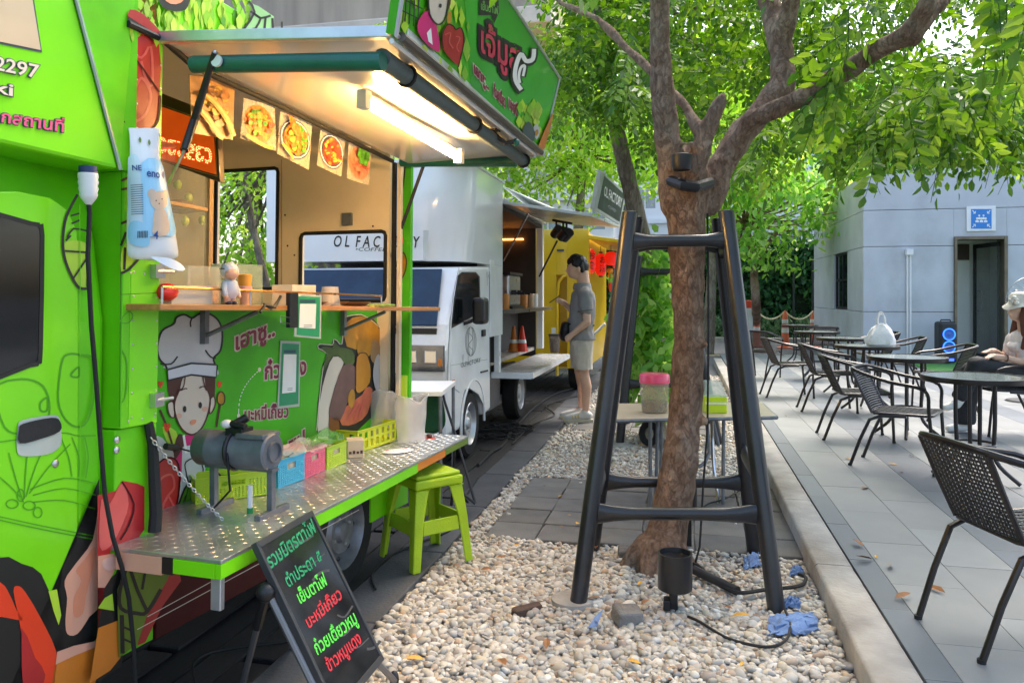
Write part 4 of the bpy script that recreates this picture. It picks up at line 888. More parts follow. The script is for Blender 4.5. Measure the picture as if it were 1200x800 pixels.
q.fill(CP, Z([(140, 620), (200, 560), (270, 510), (290, 470), (330, 480), (300, 620), (230, 680), (150, 690)]), mat('shrimp print', (.55, .13, .06), .4, var=.3, scale=14), 3, 2); q.fill(CP, Z([(75, 640), (130, 645), (135, 720), (70, 730)]), mat('soup print', (.22, .07, .01), .4), 4, 0)
for a in ([(180, 660), (240, 560)], [(215, 660), (260, 560)], [(245, 650), (280, 540)]): q.stroke(CP, Z(a), 1.6, REDL, 5, 0, False)
q.fill(CP, Z([(185, 560), (190, 500), (215, 480), (225, 530), (205, 590)]), MUST, 5, 3)
for o_ in (-3,): q.stroke(CP, Z([(2, 720), (20, 520), (40, 350), (68, 275), (12, 240), (20, 215), (95, 220), (100, 188), (122, 195), (150, 215), (165, 60)]), 1, CRM, 3, 2, False)
q.stroke(CP, Z([(170, 55), (262, 42), (335, 85), (388, 135)]), 1, CRM, 3, 2, False)
q.build('ingredients_print', panel, world=True, smooth=False)
# skirt
SW = TK.pl(0, -.012)
za, zb2 = .27, .60
q = MB(); q.box((-.05, .172, za), (-.012, 1.0, zb2), REDD); q.box((-.05, 1.62, za), (-.012, s2, zb2), GREEN); q.box((-.05, 1.0, .585), (-.012, 1.62, zb2), REDD)
skirt = q.build('skirt', truck, smooth=False, bev=.002)
q = MB()
q.fill(SW, [(139, 770), (137, 690), (152, 656), (180, 654), (206, 654), (195, 680), (172, 720), (163, 752)], OLIVE, 1, 0)
q.stroke(SW, [(150, 656), (140, 690), (141, 712), (160, 718), (172, 716), (188, 690)], 4.5, BLK, 2, 3, False); q.stroke(SW, [(150, 660), (160, 690), (172, 716)], 4, BLK, 2, 2, False); q.stroke(SW, [(172, 655), (166, 690)], 3, BLK, 2, 0, False); q.stroke(SW, [(142, 720), (143, 765)], 5, BLK, 2, 0, False)
for y in (734, 748): q.stroke(SW, [(144, y), (153, y + 4)], 2.5, BLK, 2, 0, False)
q.fill(SW, [(206, 654), (195, 680), (172, 720), (160, 756), (170, 752), (190, 710), (212, 680)], RED, 1, 0)
q.build('lime_print', skirt, world=True, smooth=False)
q = MB()
for a in ([(160, 737), (275, 675), (420, 597)], [(172, 722), (300, 652), (420, 587)]): q.stroke(SW, a, .9, CRM, 2, 0, False)
q.build('pinstripe', skirt, world=True, smooth=False)
# rear wheel
def wheel(par, c, r, wdt, axis='x', name='wheel', inset=.02):
    M = Matrix.Translation(c) @ Matrix.Rotation(R(90), 4, 'Y')
    q = MB(); h = wdt / 2
    q.lathe([(r * .62, -h), (r * .9, -h), (r * .985, -h * .75), (r, -h * .3), (r, h * .3), (r * .985, h * .75), (r * .9, h), (r * .64, h * .94), (r * .62, h * .5)], RUBBER, 36, M, False); t_ = q.build(name, par, world=False)
    q = MB(); q.lathe([(r * .645, h * .9), (r * .62, h * .98), (r * .58, h * .8), (r * .53, h * .35), (r * .42, h * .5), (r * .36, h * .72), (r * .2, h * .62), (r * .15, h * .85), (.001, h * .9)], DULLST if par is truck else ALU, 30, M, False)
    for k in range(8):
        a = k * math.pi / 4; q.ball((r * .475 * math.cos(a), r * .475 * math.sin(a), h * .42), (r * .05, r * .05, h * .12), BLACKM, M, 8, 6)
    for k in range(4):
        a = k * math.pi / 2 + .4; q.ball((r * .26 * math.cos(a), r * .26 * math.sin(a), h * .68), (r * .035, r * .035, h * .1), STEEL, M, 6, 4)
    q.build('rim', t_); return t_
wc = L(389, 628, x=-.10); wheel(truck, (wc.x, wc.y, .285), .28, .16)
q = MB(); q.box((-.9, wc.y - .36, .2), (-.20, wc.y + .36, .66), BLACKM); q.build('wheel_housing', truck, smooth=False)
q = MB(); q.box((-1.3, -1.0, .22), (-.25, 2.0, .42), BLACKM); q.build('chassis', truck, smooth=False)
# rear wall with two windows
ES = TK.pl(1, s2); e0 = L(456, 300, y=s2).x
w1a, w1b = L(252, 330, y=s2), L(326, 197, y=s2); w2a, w2b = L(352, 352, y=s2), L(452, 271, y=s2)
w1a.z = L(255, 338, y=s2).z
q = MB()
for a, b, c, d in cells([-1.66, e0], [.74, 2.42], [(w1a.x, w1a.z, w1b.x, w1b.z), (w2a.x, w2a.z, w2b.x, w2b.z)]): q.box((a, s2, b), (c, s2 + .035, d), CREAM)
rw = q.build('rear_wall', truck, smooth=False)
for a, b in ((w1a, w1b), (w2a, w2b)):
    q = MB(); y = s2 - .002; cs = [(a.x, a.z), (b.x, a.z), (b.x, b.z), (a.x, b.z)]
    P = []
    for i in range(4):
        p, n_, l_ = Vector(cs[i]), Vector(cs[(i + 1) % 4]), Vector(cs[i - 1])
        P += [p + (l_ - p).normalized() * .025, p + ((l_ - p).normalized() + (n_ - p).normalized()) * .007, p + (n_ - p).normalized() * .025]
    q.tube([(p.x, y, p.y) for p in P], .011, RUBBER, 8, True); q.build('window_seal', rw)
q = MB()
for px, py in ((334, 252), (337, 288), (345, 299), (324, 300), (437, 265)):
    c = L(px, py, y=s2); q = MB(); q.ball((c.x, s2, c.z), (.006, .004, .006), BROWN); q.build('screw', rw)
q = MB()
c = L(408, 257, y=s2); q.box((c.x - .03, s2 - .02, c.z - .035), (c.x + .03, s2, c.z + .035), DULLST); q.build('hinge', rw, smooth=False); q = MB(); q.tube([L(330, 187, y=s2 - .002)[:], L(330, 338, y=s2 - .002)[:]], .003, OC); q.build('wall_seam', rw, smooth=False)
# posts at the rear end of the opening
def post(px0, px1, m, name, y, py0=186, py1=470, th=.03):
    a = L(px0, py1, y=y); b = L(px1, py0, y=y); return tb((a.x, y, a.z), (b.x, y + th, b.z), m, name, bev=.002)
post(456.5, 463, RUBBER, 'rubber_seal', s2 - .01, 190, 500); post(463, 470, CREAM, 'post', s2 + .0, 190, 500)
rear = post(467.5, 482, GREEND, 'rear_door', s2 + .05, 192, 470); RP = TK.pl(1, s2 + .049); q = MB()
RP2 = plane(TK.W((0, s2 + .048, 0)), TK.m.to_3x3() @ Vector((0, -1, 0)))
q.fill(RP2, [(468, 188), (474, 188), (472, 215), (468, 232)], CRM, 1, 2); q.stroke(RP2, [(475, 188), (473, 216), (468, 236)], 1.6, BLK, 2, 3, False); q.fill(RP2, [(468, 278), (471, 275), (473, 282), (470, 291), (468, 291)], VERM, 1, 3); q.fill(RP2, [(468, 302), (472, 298), (475, 304), (474, 316), (471, 324), (468, 324)], MUST, 1, 3); q.stroke(RP2, [(468, 300), (473, 296), (476.5, 305), (475, 318), (470, 330), (469, 345)], 1.6, BROWN, 2, 3, False)
q.fill(RP2, [(467, 366), (470, 366), (470, 420), (467, 420)], MAG, 1, 0); q.build('rear_print', rear, world=True, smooth=False)
a = L(458, 530, y=s2 + .03); b = L(476, 440, y=s2 + .03); tb((a.x, s2 + .03, a.z), (b.x, s2 + .06, b.z), LIME, 'leaf_panel')
# header above the opening and upper side wall
zh = L(300, 108, x=0).z
q = MB(); q.box((-.03, sc, 2.235), (0, s2 + .08, 2.423), GREEN); up = q.build('upper_wall', truck, smooth=False)
UG = LEAFP = island_mat('salad print', [(0, '#7fbf1e'), (.3, '#b4d92f'), (.55, '#5fa51a'), (.8, '#d3e45a'), (1, '#3f8a18')], .4, .02, 30, .15)
q = MB(); random.seed(4)
for i in range(150):
    x = random.uniform(150, 292); y = random.uniform(-8, 46); l = random.uniform(5, 13); w_ = random.uniform(2, 5)
    if y < 5 and x < 165: continue
    q.fill(FA, [(x, y - l), (x + w_, y - l * .3), (x + w_ * .6, y + l * .6), (x, y + l), (x - w_ * .7, y + l * .4), (x - w_, y - l * .4)], UG, 1 + i % 9, 0)
q.fill(FA, [(148, 12), (165, 18), (188, 42), (192, 47), (170, 42), (148, 26)], RED, 11, 2); q.stroke(FA, [(146, 22), (168, 36), (192, 48)], 3.5, BLK, 12, 2, False)
q.fill(FA, [(181, -14), (183, 4), (192, 12), (208, 14), (217, 8), (218, -14)], BLK, 11, 2); q.fill(FA, [(186, -14), (190, 2), (202, 6), (212, 0), (214, -14)], PEACH, 12, 2)
q.fill(FA, [(289, 4), (294, 14), (284, 34), (276, 44), (318, 44), (318, 20), (300, 8)], mat('onion print', (.27, .5, .22), .4, var=.1), 10, 0)
for a in ([(288, 2), (295, 15), (283, 34), (275, 44)], [(294, 16), (302, 22), (314, 19)], [(302, 23), (296, 34), (286, 36)], [(308, 20), (306, 43)], [(316, 22), (317, 43)], [(327, 26), (327, 43)], [(302, 22), (290, 14)]): q.stroke(FA, a, 2.6, BLK, 11, 2, False)
q.build('salad_print', up, world=True, smooth=False)
q = MB(); q.tube([L(150, 28, x=.012)[:], L(190, 46, x=.012)[:], L(228, 79, x=-.0)[:], L(340, 130, x=-.0)[:], L(460, 189, x=-.0)[:]], .011, RUBBER, 8); q.build('gutter', truck)
# shelf on brackets
SH = []
n0, n1 = L(188, 356, x=.13), L(516, 360, x=.13)
q = MB(); th = .02
q.hexa([(-.30, n0.y, n0.z - th), (.13, n0.y, n0.z - th), (.13, n1.y, n1.z - th), (-.0, n1.y, n1.z - th)], [(-.30, n0.y, n0.z), (.13, n0.y, n0.z), (.13, n1.y, n1.z), (-.0, n1.y, n1.z)], WOOD); shelf = q.build('shelf', truck, smooth=False, bev=.003)
def shz(y): return n0.z + (n1.z - n0.z) * (y - n0.y) / (n1.y - n0.y)
for px in (239, 402):
    y = L(px, 380, x=-.19).y; q = MB(); z = shz(y) - th
    q.box((-.199, y - .012, z - .13), (-.175, y + .012, z - .001), DULLST); q.tube([(-.182, y, z - .10), (.05, y, z - .006)], .009, DULLST, 6); q.build('bracket', shelf, smooth=False)
q = MB(); z0 = .05
ra, rb = L(190, 335, x=.02), L(447, 347, x=.02)
q.tube([(.02, ra.y, shz(ra.y) + .055), (.02, rb.y, shz(rb.y) + .055)], .005, mat('brass rail', (.45, .28, .12), .3, metal=.8), 6)
for k in (.0, .3, .62, 1): y = ra.y + (rb.y - ra.y) * k; q.tube([(.02, y, shz(y)), (.02, y, shz(y) + .055)], .004, STEEL, 6)
q.build('rail', shelf)
# folding counter with tread plate
zt_ = .62
o0, o1 = L(262, 655, z=zt_), L(549, 510, z=zt_); i0 = L(138, 641, z=zt_); wO = .40
TREAD = mat('tread plate', (.56, .57, .58), .33, metal=.8, var=.25, scale=7, bump=.1, bscale=30, dirt=.25)
q = MB(); y0, y1 = min(i0.y, o0.y), o1.y
oe = lambda y: o0.x + (o1.x - o0.x) * (y - o0.y) / (o1.y - o0.y)
q.hexa([(-.199, y0, zt_ - .012), (oe(y0), y0, zt_ - .012), (oe(y1), y1, zt_ - .012), (-.199, y1, zt_ - .012)], [(-.199, y0, zt_), (oe(y0), y0, zt_), (oe(y1), y1, zt_), (-.199, y1, zt_)], TREAD); ctr = q.build('counter', truck, smooth=False, bev=.002)
q = MB(); k = 0
for i in range(int((y1 - y0) / .034)):
    for j in range(int((o0.x + .18) / .034)):
        x = -.19 + j * .034 + .017; y = y0 + .02 + i * .034
        if x > oe(y) - .02: continue
        a = R(45) if (i + j) % 2 else R(-45); c_, s_ = math.cos(a), math.sin(a); l_, w_ = .013, .004
        q.add([(x + c_ * l_, y + s_ * l_, zt_), (x - s_ * w_, y + c_ * w_, zt_), (x - c_ * l_, y - s_ * l_, zt_), (x + s_ * w_, y - c_ * w_, zt_), (x, y, zt_ + .0022)], [(0, 1, 4), (1, 2, 4), (2, 3, 4), (3, 0, 4)], TREAD)
o = q.build('tread_pattern', ctr, smooth=False); o['kind'] = 'stuff'
q = MB(); e = o0.x
for f0_, f1_, hh_, m_ in ((0, .66, .055, GREEN), (.661, .83, .05, ORANGE), (.831, 1, .045, OLIVE)):
    ya_, yb_ = y0 + (y1 - y0) * f0_, y0 + (y1 - y0) * f1_; q.hexa([(oe(ya_) - .02, ya_, zt_ - hh_), (oe(ya_) - .001, ya_, zt_ - hh_), (oe(yb_) - .001, yb_, zt_ - hh_), (oe(yb_) - .02, yb_, zt_ - hh_)], [(oe(ya_) - .02, ya_, zt_ - .0125), (oe(ya_) - .001, ya_, zt_ - .0125), (oe(yb_) - .001, yb_, zt_ - .0125), (oe(yb_) - .02, yb_, zt_ - .0125)], m_)
q.box((.0, y0 - .002, zt_ - .065), (.17, y0 + .018, zt_ - .0125), PINK); q.box((.171, y0 - .002, zt_ - .06), (.21, y0 + .018, zt_ - .0125), BLK); q.box((.211, y0 - .002, zt_ - .055), (e - .021, y0 + .018, zt_ - .0125), GREEN)
q.build('counter_edge', ctr, smooth=False)
q = MB(); q.box((e - .06, y0 + .03, zt_ - .16), (e - .025, y0 + .05, zt_ - .056), ALU); q.build('support_leg', ctr, smooth=False, bev=.003)
# awning
A = L(186, 52, x=.0); Bp_ = L(465, 47, y=A.y); Cp_ = L(633, 184, y=s2); Dp_ = L(470, 190, x=.0); Dp_.y = s2; Dp_.x = 0
AWN = mat('awning sheet', (.72, .70, .64), .22, coat=.3, var=.03, scale=2, dirt=.1)
A, Bp_, Cp_, Dp_ = [Vector(v) for v in (A, Bp_, Cp_, Dp_)]
up_ = Vector((0, 0, 1))
q = MB(); q.slab([A + up_ * .02, Bp_ + up_ * .02, Cp_ + up_ * .02, Dp_ + up_ * .02], (0, 0, 1), .012, AWN); aw = q.build('awning', truck, smooth=False)
def rail(a, b, w_, h_, m, name, off=0, par=aw):
    d = (b - a).normalized(); s_ = d.cross(up_).normalized(); q = MB(); lo = [a + s_ * w_ / 2, b + s_ * w_ / 2, b - s_ * w_ / 2, a - s_ * w_ / 2]
    q.hexa([p + up_ * off for p in lo], [p + up_ * (off + h_) for p in lo], m); return q.build(name, par, smooth=False, bev=.003)
rail(A, Bp_, .03, .035, ALU, 'frame_rail', .004); rail(Bp_ + Vector((0, .02, 0)), Cp_, .05, .04, ALU, 'frame_rail', 0.002); rail(Dp_, Cp_ - Vector((.03, 0, 0)), .03, .035, ALU, 'frame_rail', -.002)
q = MB(); i_ = Vector((-.075, .05, -.03)); q.tube([Bp_ + i_, Cp_ + i_ - Vector((0, .12, 0))], .03, mat('grey green canvas roll', (.10, .13, .13), .6, bump=.2), 12); q.build('canvas_roll', aw)
q = MB()
for k in (.1, .48, .93): p = (Bp_ + i_).lerp(Cp_ + i_, k); q.tube([p + Vector((.032 * math.cos(t), 0, .032 * math.sin(t))) for t in np.linspace(0, 6.28, 13)[:-1]], .007, RUBBER, 5, True)
q.build('strap', aw)
PVC = mat('dark green canvas roll', (.008, .12, .085), .45, coat=.2, var=.15, bump=.1)
g0, g1 = L(227, 76, y=A.y + .02), L(449, 72, y=A.y + .02)
q = MB(); q.tube([g0, g0.lerp(g1, .5), g1], .028, PVC, 14); q.build('canvas_roll', aw)
g0, g1 = L(470, 190, y=s2 - .04), L(605, 190, y=s2 - .04); q = MB(); q.tube([g0, g1], .026, PVC, 12); q.build('canvas_roll', aw)
q = MB(); p = L(236, 64, y=A.y + .0); q.tube([L(252, 62, y=A.y - .02), L(228, 140, y=A.y + .05), L(216, 176, x=.12)], [.010, .013, .013], BLACKM, 10); q.tube([L(216, 176, x=.12), L(198, 215, x=.02)], .005, STEEL, 8); q.ball(L(252, 62, y=A.y - .02), .008, STEEL); q.build('gas_strut', aw)
q = MB(); q.tube([L(497, 192, y=s2 + .02), L(470, 268, y=s2 + .02)], .010, BLACKM, 8); q.tube([L(470, 268, y=s2 + .02), L(451, 318, y=s2 + .02)], .005, STEEL, 8); q.build('gas_strut', aw)
q = MB(); p = L(255, 72, y=A.y - .012); q.lathe([(.001, 0), (.019, 0), (.019, .008), (.001, .008)], WHITEPL, 14, Matrix.Translation(p) @ Matrix.Rotation(R(90), 4, 'X')); q.build('bracket', aw)
for px, py in ((546, 130), (562, 150)):
    pass
q = MB(); p = (Bp_ + i_).lerp(Cp_ + i_, .62); q.box(p + Vector((-.02, -.03, .03)), p + Vector((.03, .03, .06)), BLACKM); q.tube([p + Vector((0, 0, .03)), p + Vector((.05, .03, -.02)), p + Vector((.08, .06, -.01))], .01, BLACKM); q.ball(p + Vector((.09, .07, -.01)), .018, PVC); q.build('roll_crank', aw, smooth=False)
# lamp under the awning
fa, fb = L(428, 122, z=2.08), L(537, 186, z=2.05)
q = MB(); q.tube([fa, fb], .012, mat('lit warm tube', (1, .85, .6), .3, emit='#ffc878', es=58), 10); lamp = q.build('fluorescent_tube', aw)
q = MB(); d = (fb - fa).normalized(); q.box(fa - Vector((.018, .03, .02)), fa + Vector((.018, .01, .045)), WHITEPL); q.box(fb - Vector((.018, .01, .02)), fb + Vector((.018, .03, .045)), WHITEPL); q.tube([fa + Vector((-.01, .02, .035)), fb + Vector((-.01, -.02, .035))], .012, WHITEPL, 6); q.build('lamp_holder', aw, smooth=False)
# fascia sign standing on the outer edge
nb, nc = TK.W(Bp_ + Vector((.02, 0, .02))), TK.W(Cp_ + Vector((.02, 0, .01)))
lean = TK.m.to_3x3() @ Vector((.30, 0, 1)); nrm = (nc - nb).cross(lean).normalized()
if nrm.x < 0: nrm = -nrm
FP = plane(nb, nrm)
fasc = [(463, 41), (633, 179), (644, 138), (655, 91), (597, 1), (560, -56), (505, -130), (490, -140)]
q = MB(); q.slab([FP(a, b) for a, b in fasc], nrm, .03, GREEND); fs = q.build('fascia_sign', truck, world=True, smooth=False)
q = MB(); q.tube([FP(a, b, .004) for a, b in fasc], .007, ALU, 6, True); q.build('sign_frame', fs, world=True)
GRN = mat('bright green print', (.035, .40, .02), .35, coat=.3, var=.3, scale=1.6)
q = MB(); q.fill(FP, [(540, -60), (552, 110), (610, 158), (650, 115), (653, 92), (597, 3), (558, -55)], GRN, 1, 0)
random.seed(9)
for i in range(80):
    x = random.uniform(468, 548); y = -60 + random.random() * 150
    if y > (x - 463) * .81 + 34 or y < -40: continue
    l = random.uniform(6, 16); w_ = random.uniform(2, 5); q.fill(FP, [(x, y - l), (x + w_, y), (x, y + l), (x - w_, y)], UG, 2 + i % 6, 0)
for i in range(26):
    x = random.uniform(606, 640); y = random.uniform(120, 160)
    if y > (x - 463) * .81 + 30: continue
    q.fill(FP, [(x, y - 8), (x + 4, y), (x, y + 8), (x - 4, y)], UG, 2 + i % 6, 0)
for x in (473, 478, 483, 488): q.stroke(FP, [(x, -20), (x - 2, 25 + (x - 473) * .5)], 1.6, BLK, 8, 2, False)
for x, y in ((480, 0), (476, 12)): q.stroke(FP, [(x - 8, y), (x + 12, y + 10)], 1.4, BLK, 8, 2, False)
q.fill(FP, [(498, -40), (498, 8), (503, 22), (510, 27), (517, 18), (521, -10), (520, -40)], SKIN_P, 10, 3); q.stroke(FP, [(497, -40), (498, 8), (503, 23), (511, 28), (518, 18), (522, -10)], 1.6, BLK, 11, 3, False); q.fill(FP, [(519, -40), (521, 5), (517, 18), (524, 4), (526, -40)], BROWN, 10, 2); q.fill(FP, [(510, 4), (512.5, 4), (512.5, 8), (510, 8)], BLK, 12, 2)
q.fill(FP, [(490, 18), (498, 12), (508, 30), (512, 58), (505, 58), (490, 44), (485, 30)], MAG, 9, 2); q.fill(FP, [(496, 38), (501, 32), (503, 52), (498, 48)], WHITE, 10, 0)
q.fill(FP, [(515, 56), (514, 40), (520, 28), (527, 30), (530, 34), (536, 32), (540, 44), (537, 60), (533, 76)], RED, 10, 3); q.stroke(FP, [(515, 56), (514, 40), (520, 28), (527, 30), (530, 34), (536, 32), (540, 44), (537, 62), (533, 78)], 1.3, REDD, 11, 3, False)
for a in ([(517, 40), (524, 38), (522, 48), (527, 56)], [(530, 42), (535, 44), (531, 54), (534, 60)]): q.stroke(FP, a, 1.4, REDL, 11, 3, False)
q.fill(FP, [(521, 15), (525, 14), (524, 26), (520, 25)], MUST, 10, 3)
q.fill(FP, [(626, 176), (645, 132), (643, 148), (636, 172), (631, 178)], ORANGE, 10, 2); q.fill(FP, [(610, 150), (617, 142), (624, 154), (622, 165), (612, 160)], GREYP, 10, 3); q.fill(FP, [(622, 150), (627, 145), (630, 155), (626, 163)], HATW, 10, 3); q.fill(FP, [(624, 154), (627, 151), (628, 156), (625, 159)], MUST, 11, 3)
q.fill(FP, [(560, -2), (583, -6), (584, 14), (578, 28), (575, 18), (560, 18)], BLK, 3, 0); q.text(FP, 'เย็นตาโฟ', (562, 11), (582, 17), (0, -13), mat('pale green lettering', (.18, .5, .1), .4), 5, .01)
for of, m, ly in ((.16, BLK, 3), (.12, BLK, 4), (.02, mat('crimson lettering', (.55, .03, .08), .4, var=.2), 6)): q.text(FP, 'เจ้มูส', (562, 60), (607, 86), (0, -44), m, ly, of)
sw = [(624, 54), (627, 72), (620, 76), (613, 66), (607, 72), (604, 86), (606, 98), (611, 104), (614, 92), (611, 90), (608, 96), (607, 86), (611, 76), (617, 72)]
swirl = [(622, 55), (625, 60), (623, 70), (617, 72), (610, 65), (604, 72), (600, 88), (602, 98), (608, 104), (608, 112), (610, 100), (606, 94), (606, 84), (610, 76), (613, 78), (611, 88), (614, 82), (613, 72), (608, 74)]
q.stroke(FP, [(624, 56), (622, 70), (614, 72), (608, 64), (602, 78), (601, 94), (609, 108)], 9.5, BLK, 7, 4, False); q.stroke(FP, [(608, 98), (605, 90), (608, 78), (613, 76), (611, 90)], 7, BLK, 7, 4, False)
q.stroke(FP, [(623.5, 57), (622, 69), (614, 71), (608, 63), (602, 78), (601.5, 93), (608.5, 105)], 5, WHITE, 8, 4, False); q.stroke(FP, [(607, 97), (605.5, 89), (608, 79), (612.5, 77), (610.5, 89)], 3.2, WHITE, 8, 4, False)
for body, p0, p1 in (('เฮาซู..', (554, 85), (571, 105)), ('ก๋วยเตี๋ยว', (577, 111), (591, 126)), ('บะหมี่', (595, 125), (605, 136))):
    q.text(FP, body, p0, p1, (0, -17), CRM, 3, .12); q.text(FP, body, p0, p1, (0, -17), PLUM, 5, .05)
q.build('sign_print', fs, world=True, smooth=False)
q = MB(); e0_, e1_ = FP(466, 42, .012), FP(632, 178, .012); q.tube([e0_, e1_], .014, mat('dark sign gutter', (.12, .10, .085), .4, metal=.4), 8); q.tube([e0_ + Vector((-.03, 0, -.01)), e1_ + Vector((-.03, 0, -.01))], .008, mat('white tube strip', (.85, .86, .88), .2), 8); q.build('gutter', fs, world=True)
# LED board inside
lb = TK.pl(1, .62)
LEDW = thing('led_sign', 'framed orange sign board with glowing dot letters hanging inside the truck opening', 'sign', lb(220, 205)[:])
a, b, c_, d_ = [lb(*p) for p in ((186, 108), (254, 135), (258, 214), (176, 184))]
nn = lb.n if (EYE - a).dot(lb.n) > 0 else -lb.n
LB = plane(a, nn); q = MB(); q.slab([a, b, c_, d_], nn, .03, mat('dark wood frame', (.09, .045, .02), .4, coat=.3)); bd_ = q.build('frame', LEDW, world=True, smooth=False, bev=.004)
q = MB(); q.fill(LB, [(186, 124), (250, 146), (254, 205), (182, 184)], mat('lit led backing', (.42, .09, .015), .4, var=.25, emit='#ff5a10', es=.12), 1, 0); q.stroke(LB, [(187, 122), (252, 146), (255, 207), (180, 186)], 1.3, mat('brass trim', (.45, .35, .2), .3, metal=.5), 2, 0); q.build('board', LEDW, world=True, smooth=False)
LED = mat('lit led dots', (.9, .3, .2), .4, emit='#ff6a3c', es=5); q = MB()
v, f = text_mesh('วยนสยว', .0); random.seed(1)
cu = bpy.data.curves.new('lettering', 'FONT'); cu.body = 'วยนสยว'; cu.size = 1
x0 = min(a for a, b in v); x1 = max(a for a, b in v); seen = []
for x, y in v:
    px = 188 + (x - x0) / (x1 - x0) * 60; py = 178 + (x - x0) / (x1 - x0) * 14 - y * 30
    if all((px - a) ** 2 + (py - b) ** 2 > 2.6 for a, b in seen): seen.append((px, py)); q.fill(LB, [(px + .62 * math.cos(t), py + .62 * math.sin(t)) for t in np.linspace(0, 5.2, 6)], LED, 2, 0)
bpy.data.curves.remove(cu)
o = q.build('led_dots', LEDW, world=True, smooth=False); o['kind'] = 'stuff'
# ------------------------------------------------------------------ things on and around the green truck
def card(name, label, cat, pts, m, th=.003, bend=0, pl=None): pass
FPL = TK.pl(0, -.028); FPn = FPL.n
FILM = glass('clear laminate', '#e8d8c0', .1, .35)
foods = [
 ([(222, 88), (275, 96), (273, 164), (225, 156)], 'crispy', 'amber laminated photo of fried dumplings, nearest to the cab of the hanging menu photos'),
 ([(286, 115), (322, 125), (324, 177), (282, 162)], 'noodle', 'laminated photo of yellow noodles with shrimp, second of the hanging menu photos'),
 ([(329, 130), (366, 145), (362, 199), (325, 180)], 'bowl', 'laminated photo of a blue rimmed bowl with wonton, middle menu photo'),
 ([(376, 150), (405, 160), (400, 207), (372, 194)], 'bowl2', 'laminated photo of red noodles in a blue rimmed bowl, fourth menu photo'),
 ([(409, 166), (435, 172), (432, 217), (407, 209)], 'pork', 'laminated photo of sliced pork with green herbs, farthest hanging menu photo')]
AMB = mat('amber food print', (.42, .16, .03), .3, var=.7, scale=25, coat=.3); YELF = mat('yellow food print', (.75, .42, .06), .3, var=.4, scale=30); ORF = mat('orange food print', (.72, .20, .03), .3, var=.6, scale=40); REDF = mat('red food print', (.6, .07, .03), .3, var=.6, scale=40); BLUEF = mat('bowl blue print', (.06, .08, .14), .3, var=.2); HERB = mat('herb print', (.10, .35, .02), .3, var=.4, scale=40); PORK = mat('pork print', (.55, .22, .12), .3, var=.4, scale=30)
random.seed(21)
for pts, kind, lab in foods:
    P = [FPL(*p) for p in pts]; T = thing('menu_photo', lab, 'photo', P[0][:], group='menu photos hanging in the truck opening')
    q = MB(); q.slab(P, FPn, .003, FILM if kind != 'crispy' else mat('amber sheet', (.42, .20, .06), .3, var=.4, scale=12)); q.build('sheet', T, world=True, smooth=False)
    q = MB(); cx = sum(p[0] for p in pts) / 4; cy = sum(p[1] for p in pts) / 4; rx = (pts[1][0] - pts[0][0]) / 2; ry = (pts[3][1] - pts[0][1]) / 2 * .95
    ell = lambda k, dx=0, dy=0: [(cx + dx + rx * k * math.cos(a), cy + dy + ry * k * math.sin(a) + (rx * k * math.cos(a)) * .28) for a in np.linspace(0, 2 * math.pi, 17)[:-1]]
    if kind in ('bowl', 'bowl2'):
        q.fill(FPL, ell(.98), BLUEF, 1, 0); q.stroke(FPL, ell(.88), 1.0, WHITE, 2, 0); q.fill(FPL, ell(.74), ORF if kind == 'bowl' else REDF, 3, 0)
    elif kind == 'pork': q.fill(FPL, ell(.95), PORK, 1, 0)
    elif kind == 'noodle': q.fill(FPL, ell(.95), ORF, 1, 0)
    for i in range(46):
        a = random.uniform(0, 6.28); r_ = random.random() ** .5 * .72; x = cx + rx * r_ * math.cos(a); y = cy + ry * r_ * math.sin(a) + rx * r_ * math.cos(a) * .28
        m = random.choice({'crispy': [AMB, AMB, YELF], 'noodle': [ORF, YELF, REDF, HERB], 'bowl': [ORF, YELF, ORF, HERB], 'bowl2': [REDF, ORF, YELF, REDF], 'pork': [PORK, REDF, PORK, PEACH]}[kind]); s_ = random.uniform(2.0, 5.0) * rx / 20
        b = random.uniform(0, 6.28); q.fill(FPL, [(x + s_ * math.cos(b + t) * random.uniform(.6, 1.2), y + s_ * .9 * math.sin(b + t) * random.uniform(.6, 1.2)) for t in np.linspace(0, 5.2, 6)], m, 4 + i % 8, 2)
    if kind == 'crispy':
        for a in ([(229, 108), (245, 118), (262, 140), (270, 160)], [(226, 125), (240, 140), (252, 158), (258, 162)]): q.stroke(FPL, a, 6, YELF, 13, 3, False); q.stroke(FPL, a, 2.5, mat('pale crust print', (.85, .62, .2), .3), 14, 3, False)
    if kind == 'bowl': q.fill(FPL, [(334, 135), (341, 140), (350, 158), (343, 160), (338, 150)], ORF, 14, 2); q.stroke(FPL, [(327, 168), (335, 178), (340, 186)], 3, YELF, 14, 2, False)
    if kind == 'pork':
        for k in range(5): x = 418 + k * 2; y = 178 + (k * 7) % 12; q.fill(FPL, [(x - 3, y + 4), (x, y - 5), (x + 4, y), (x + 2, y + 8)], HERB, 15, 2)
    if kind == 'noodle': q.stroke(FPL, [(285, 158), (295, 165), (308, 172), (316, 174)], 4, YELF, 13, 3, False)
    q.build('food_print', T, world=True, smooth=False)

def tw(v): return TK.W(v)
def onshelf(px, py, w): p = L(px, py, x=w); return Vector((w, p.y, shz(p.y)))
TR = lambda p: (tw(p)[:], (0, 0, TK.rot[2]))
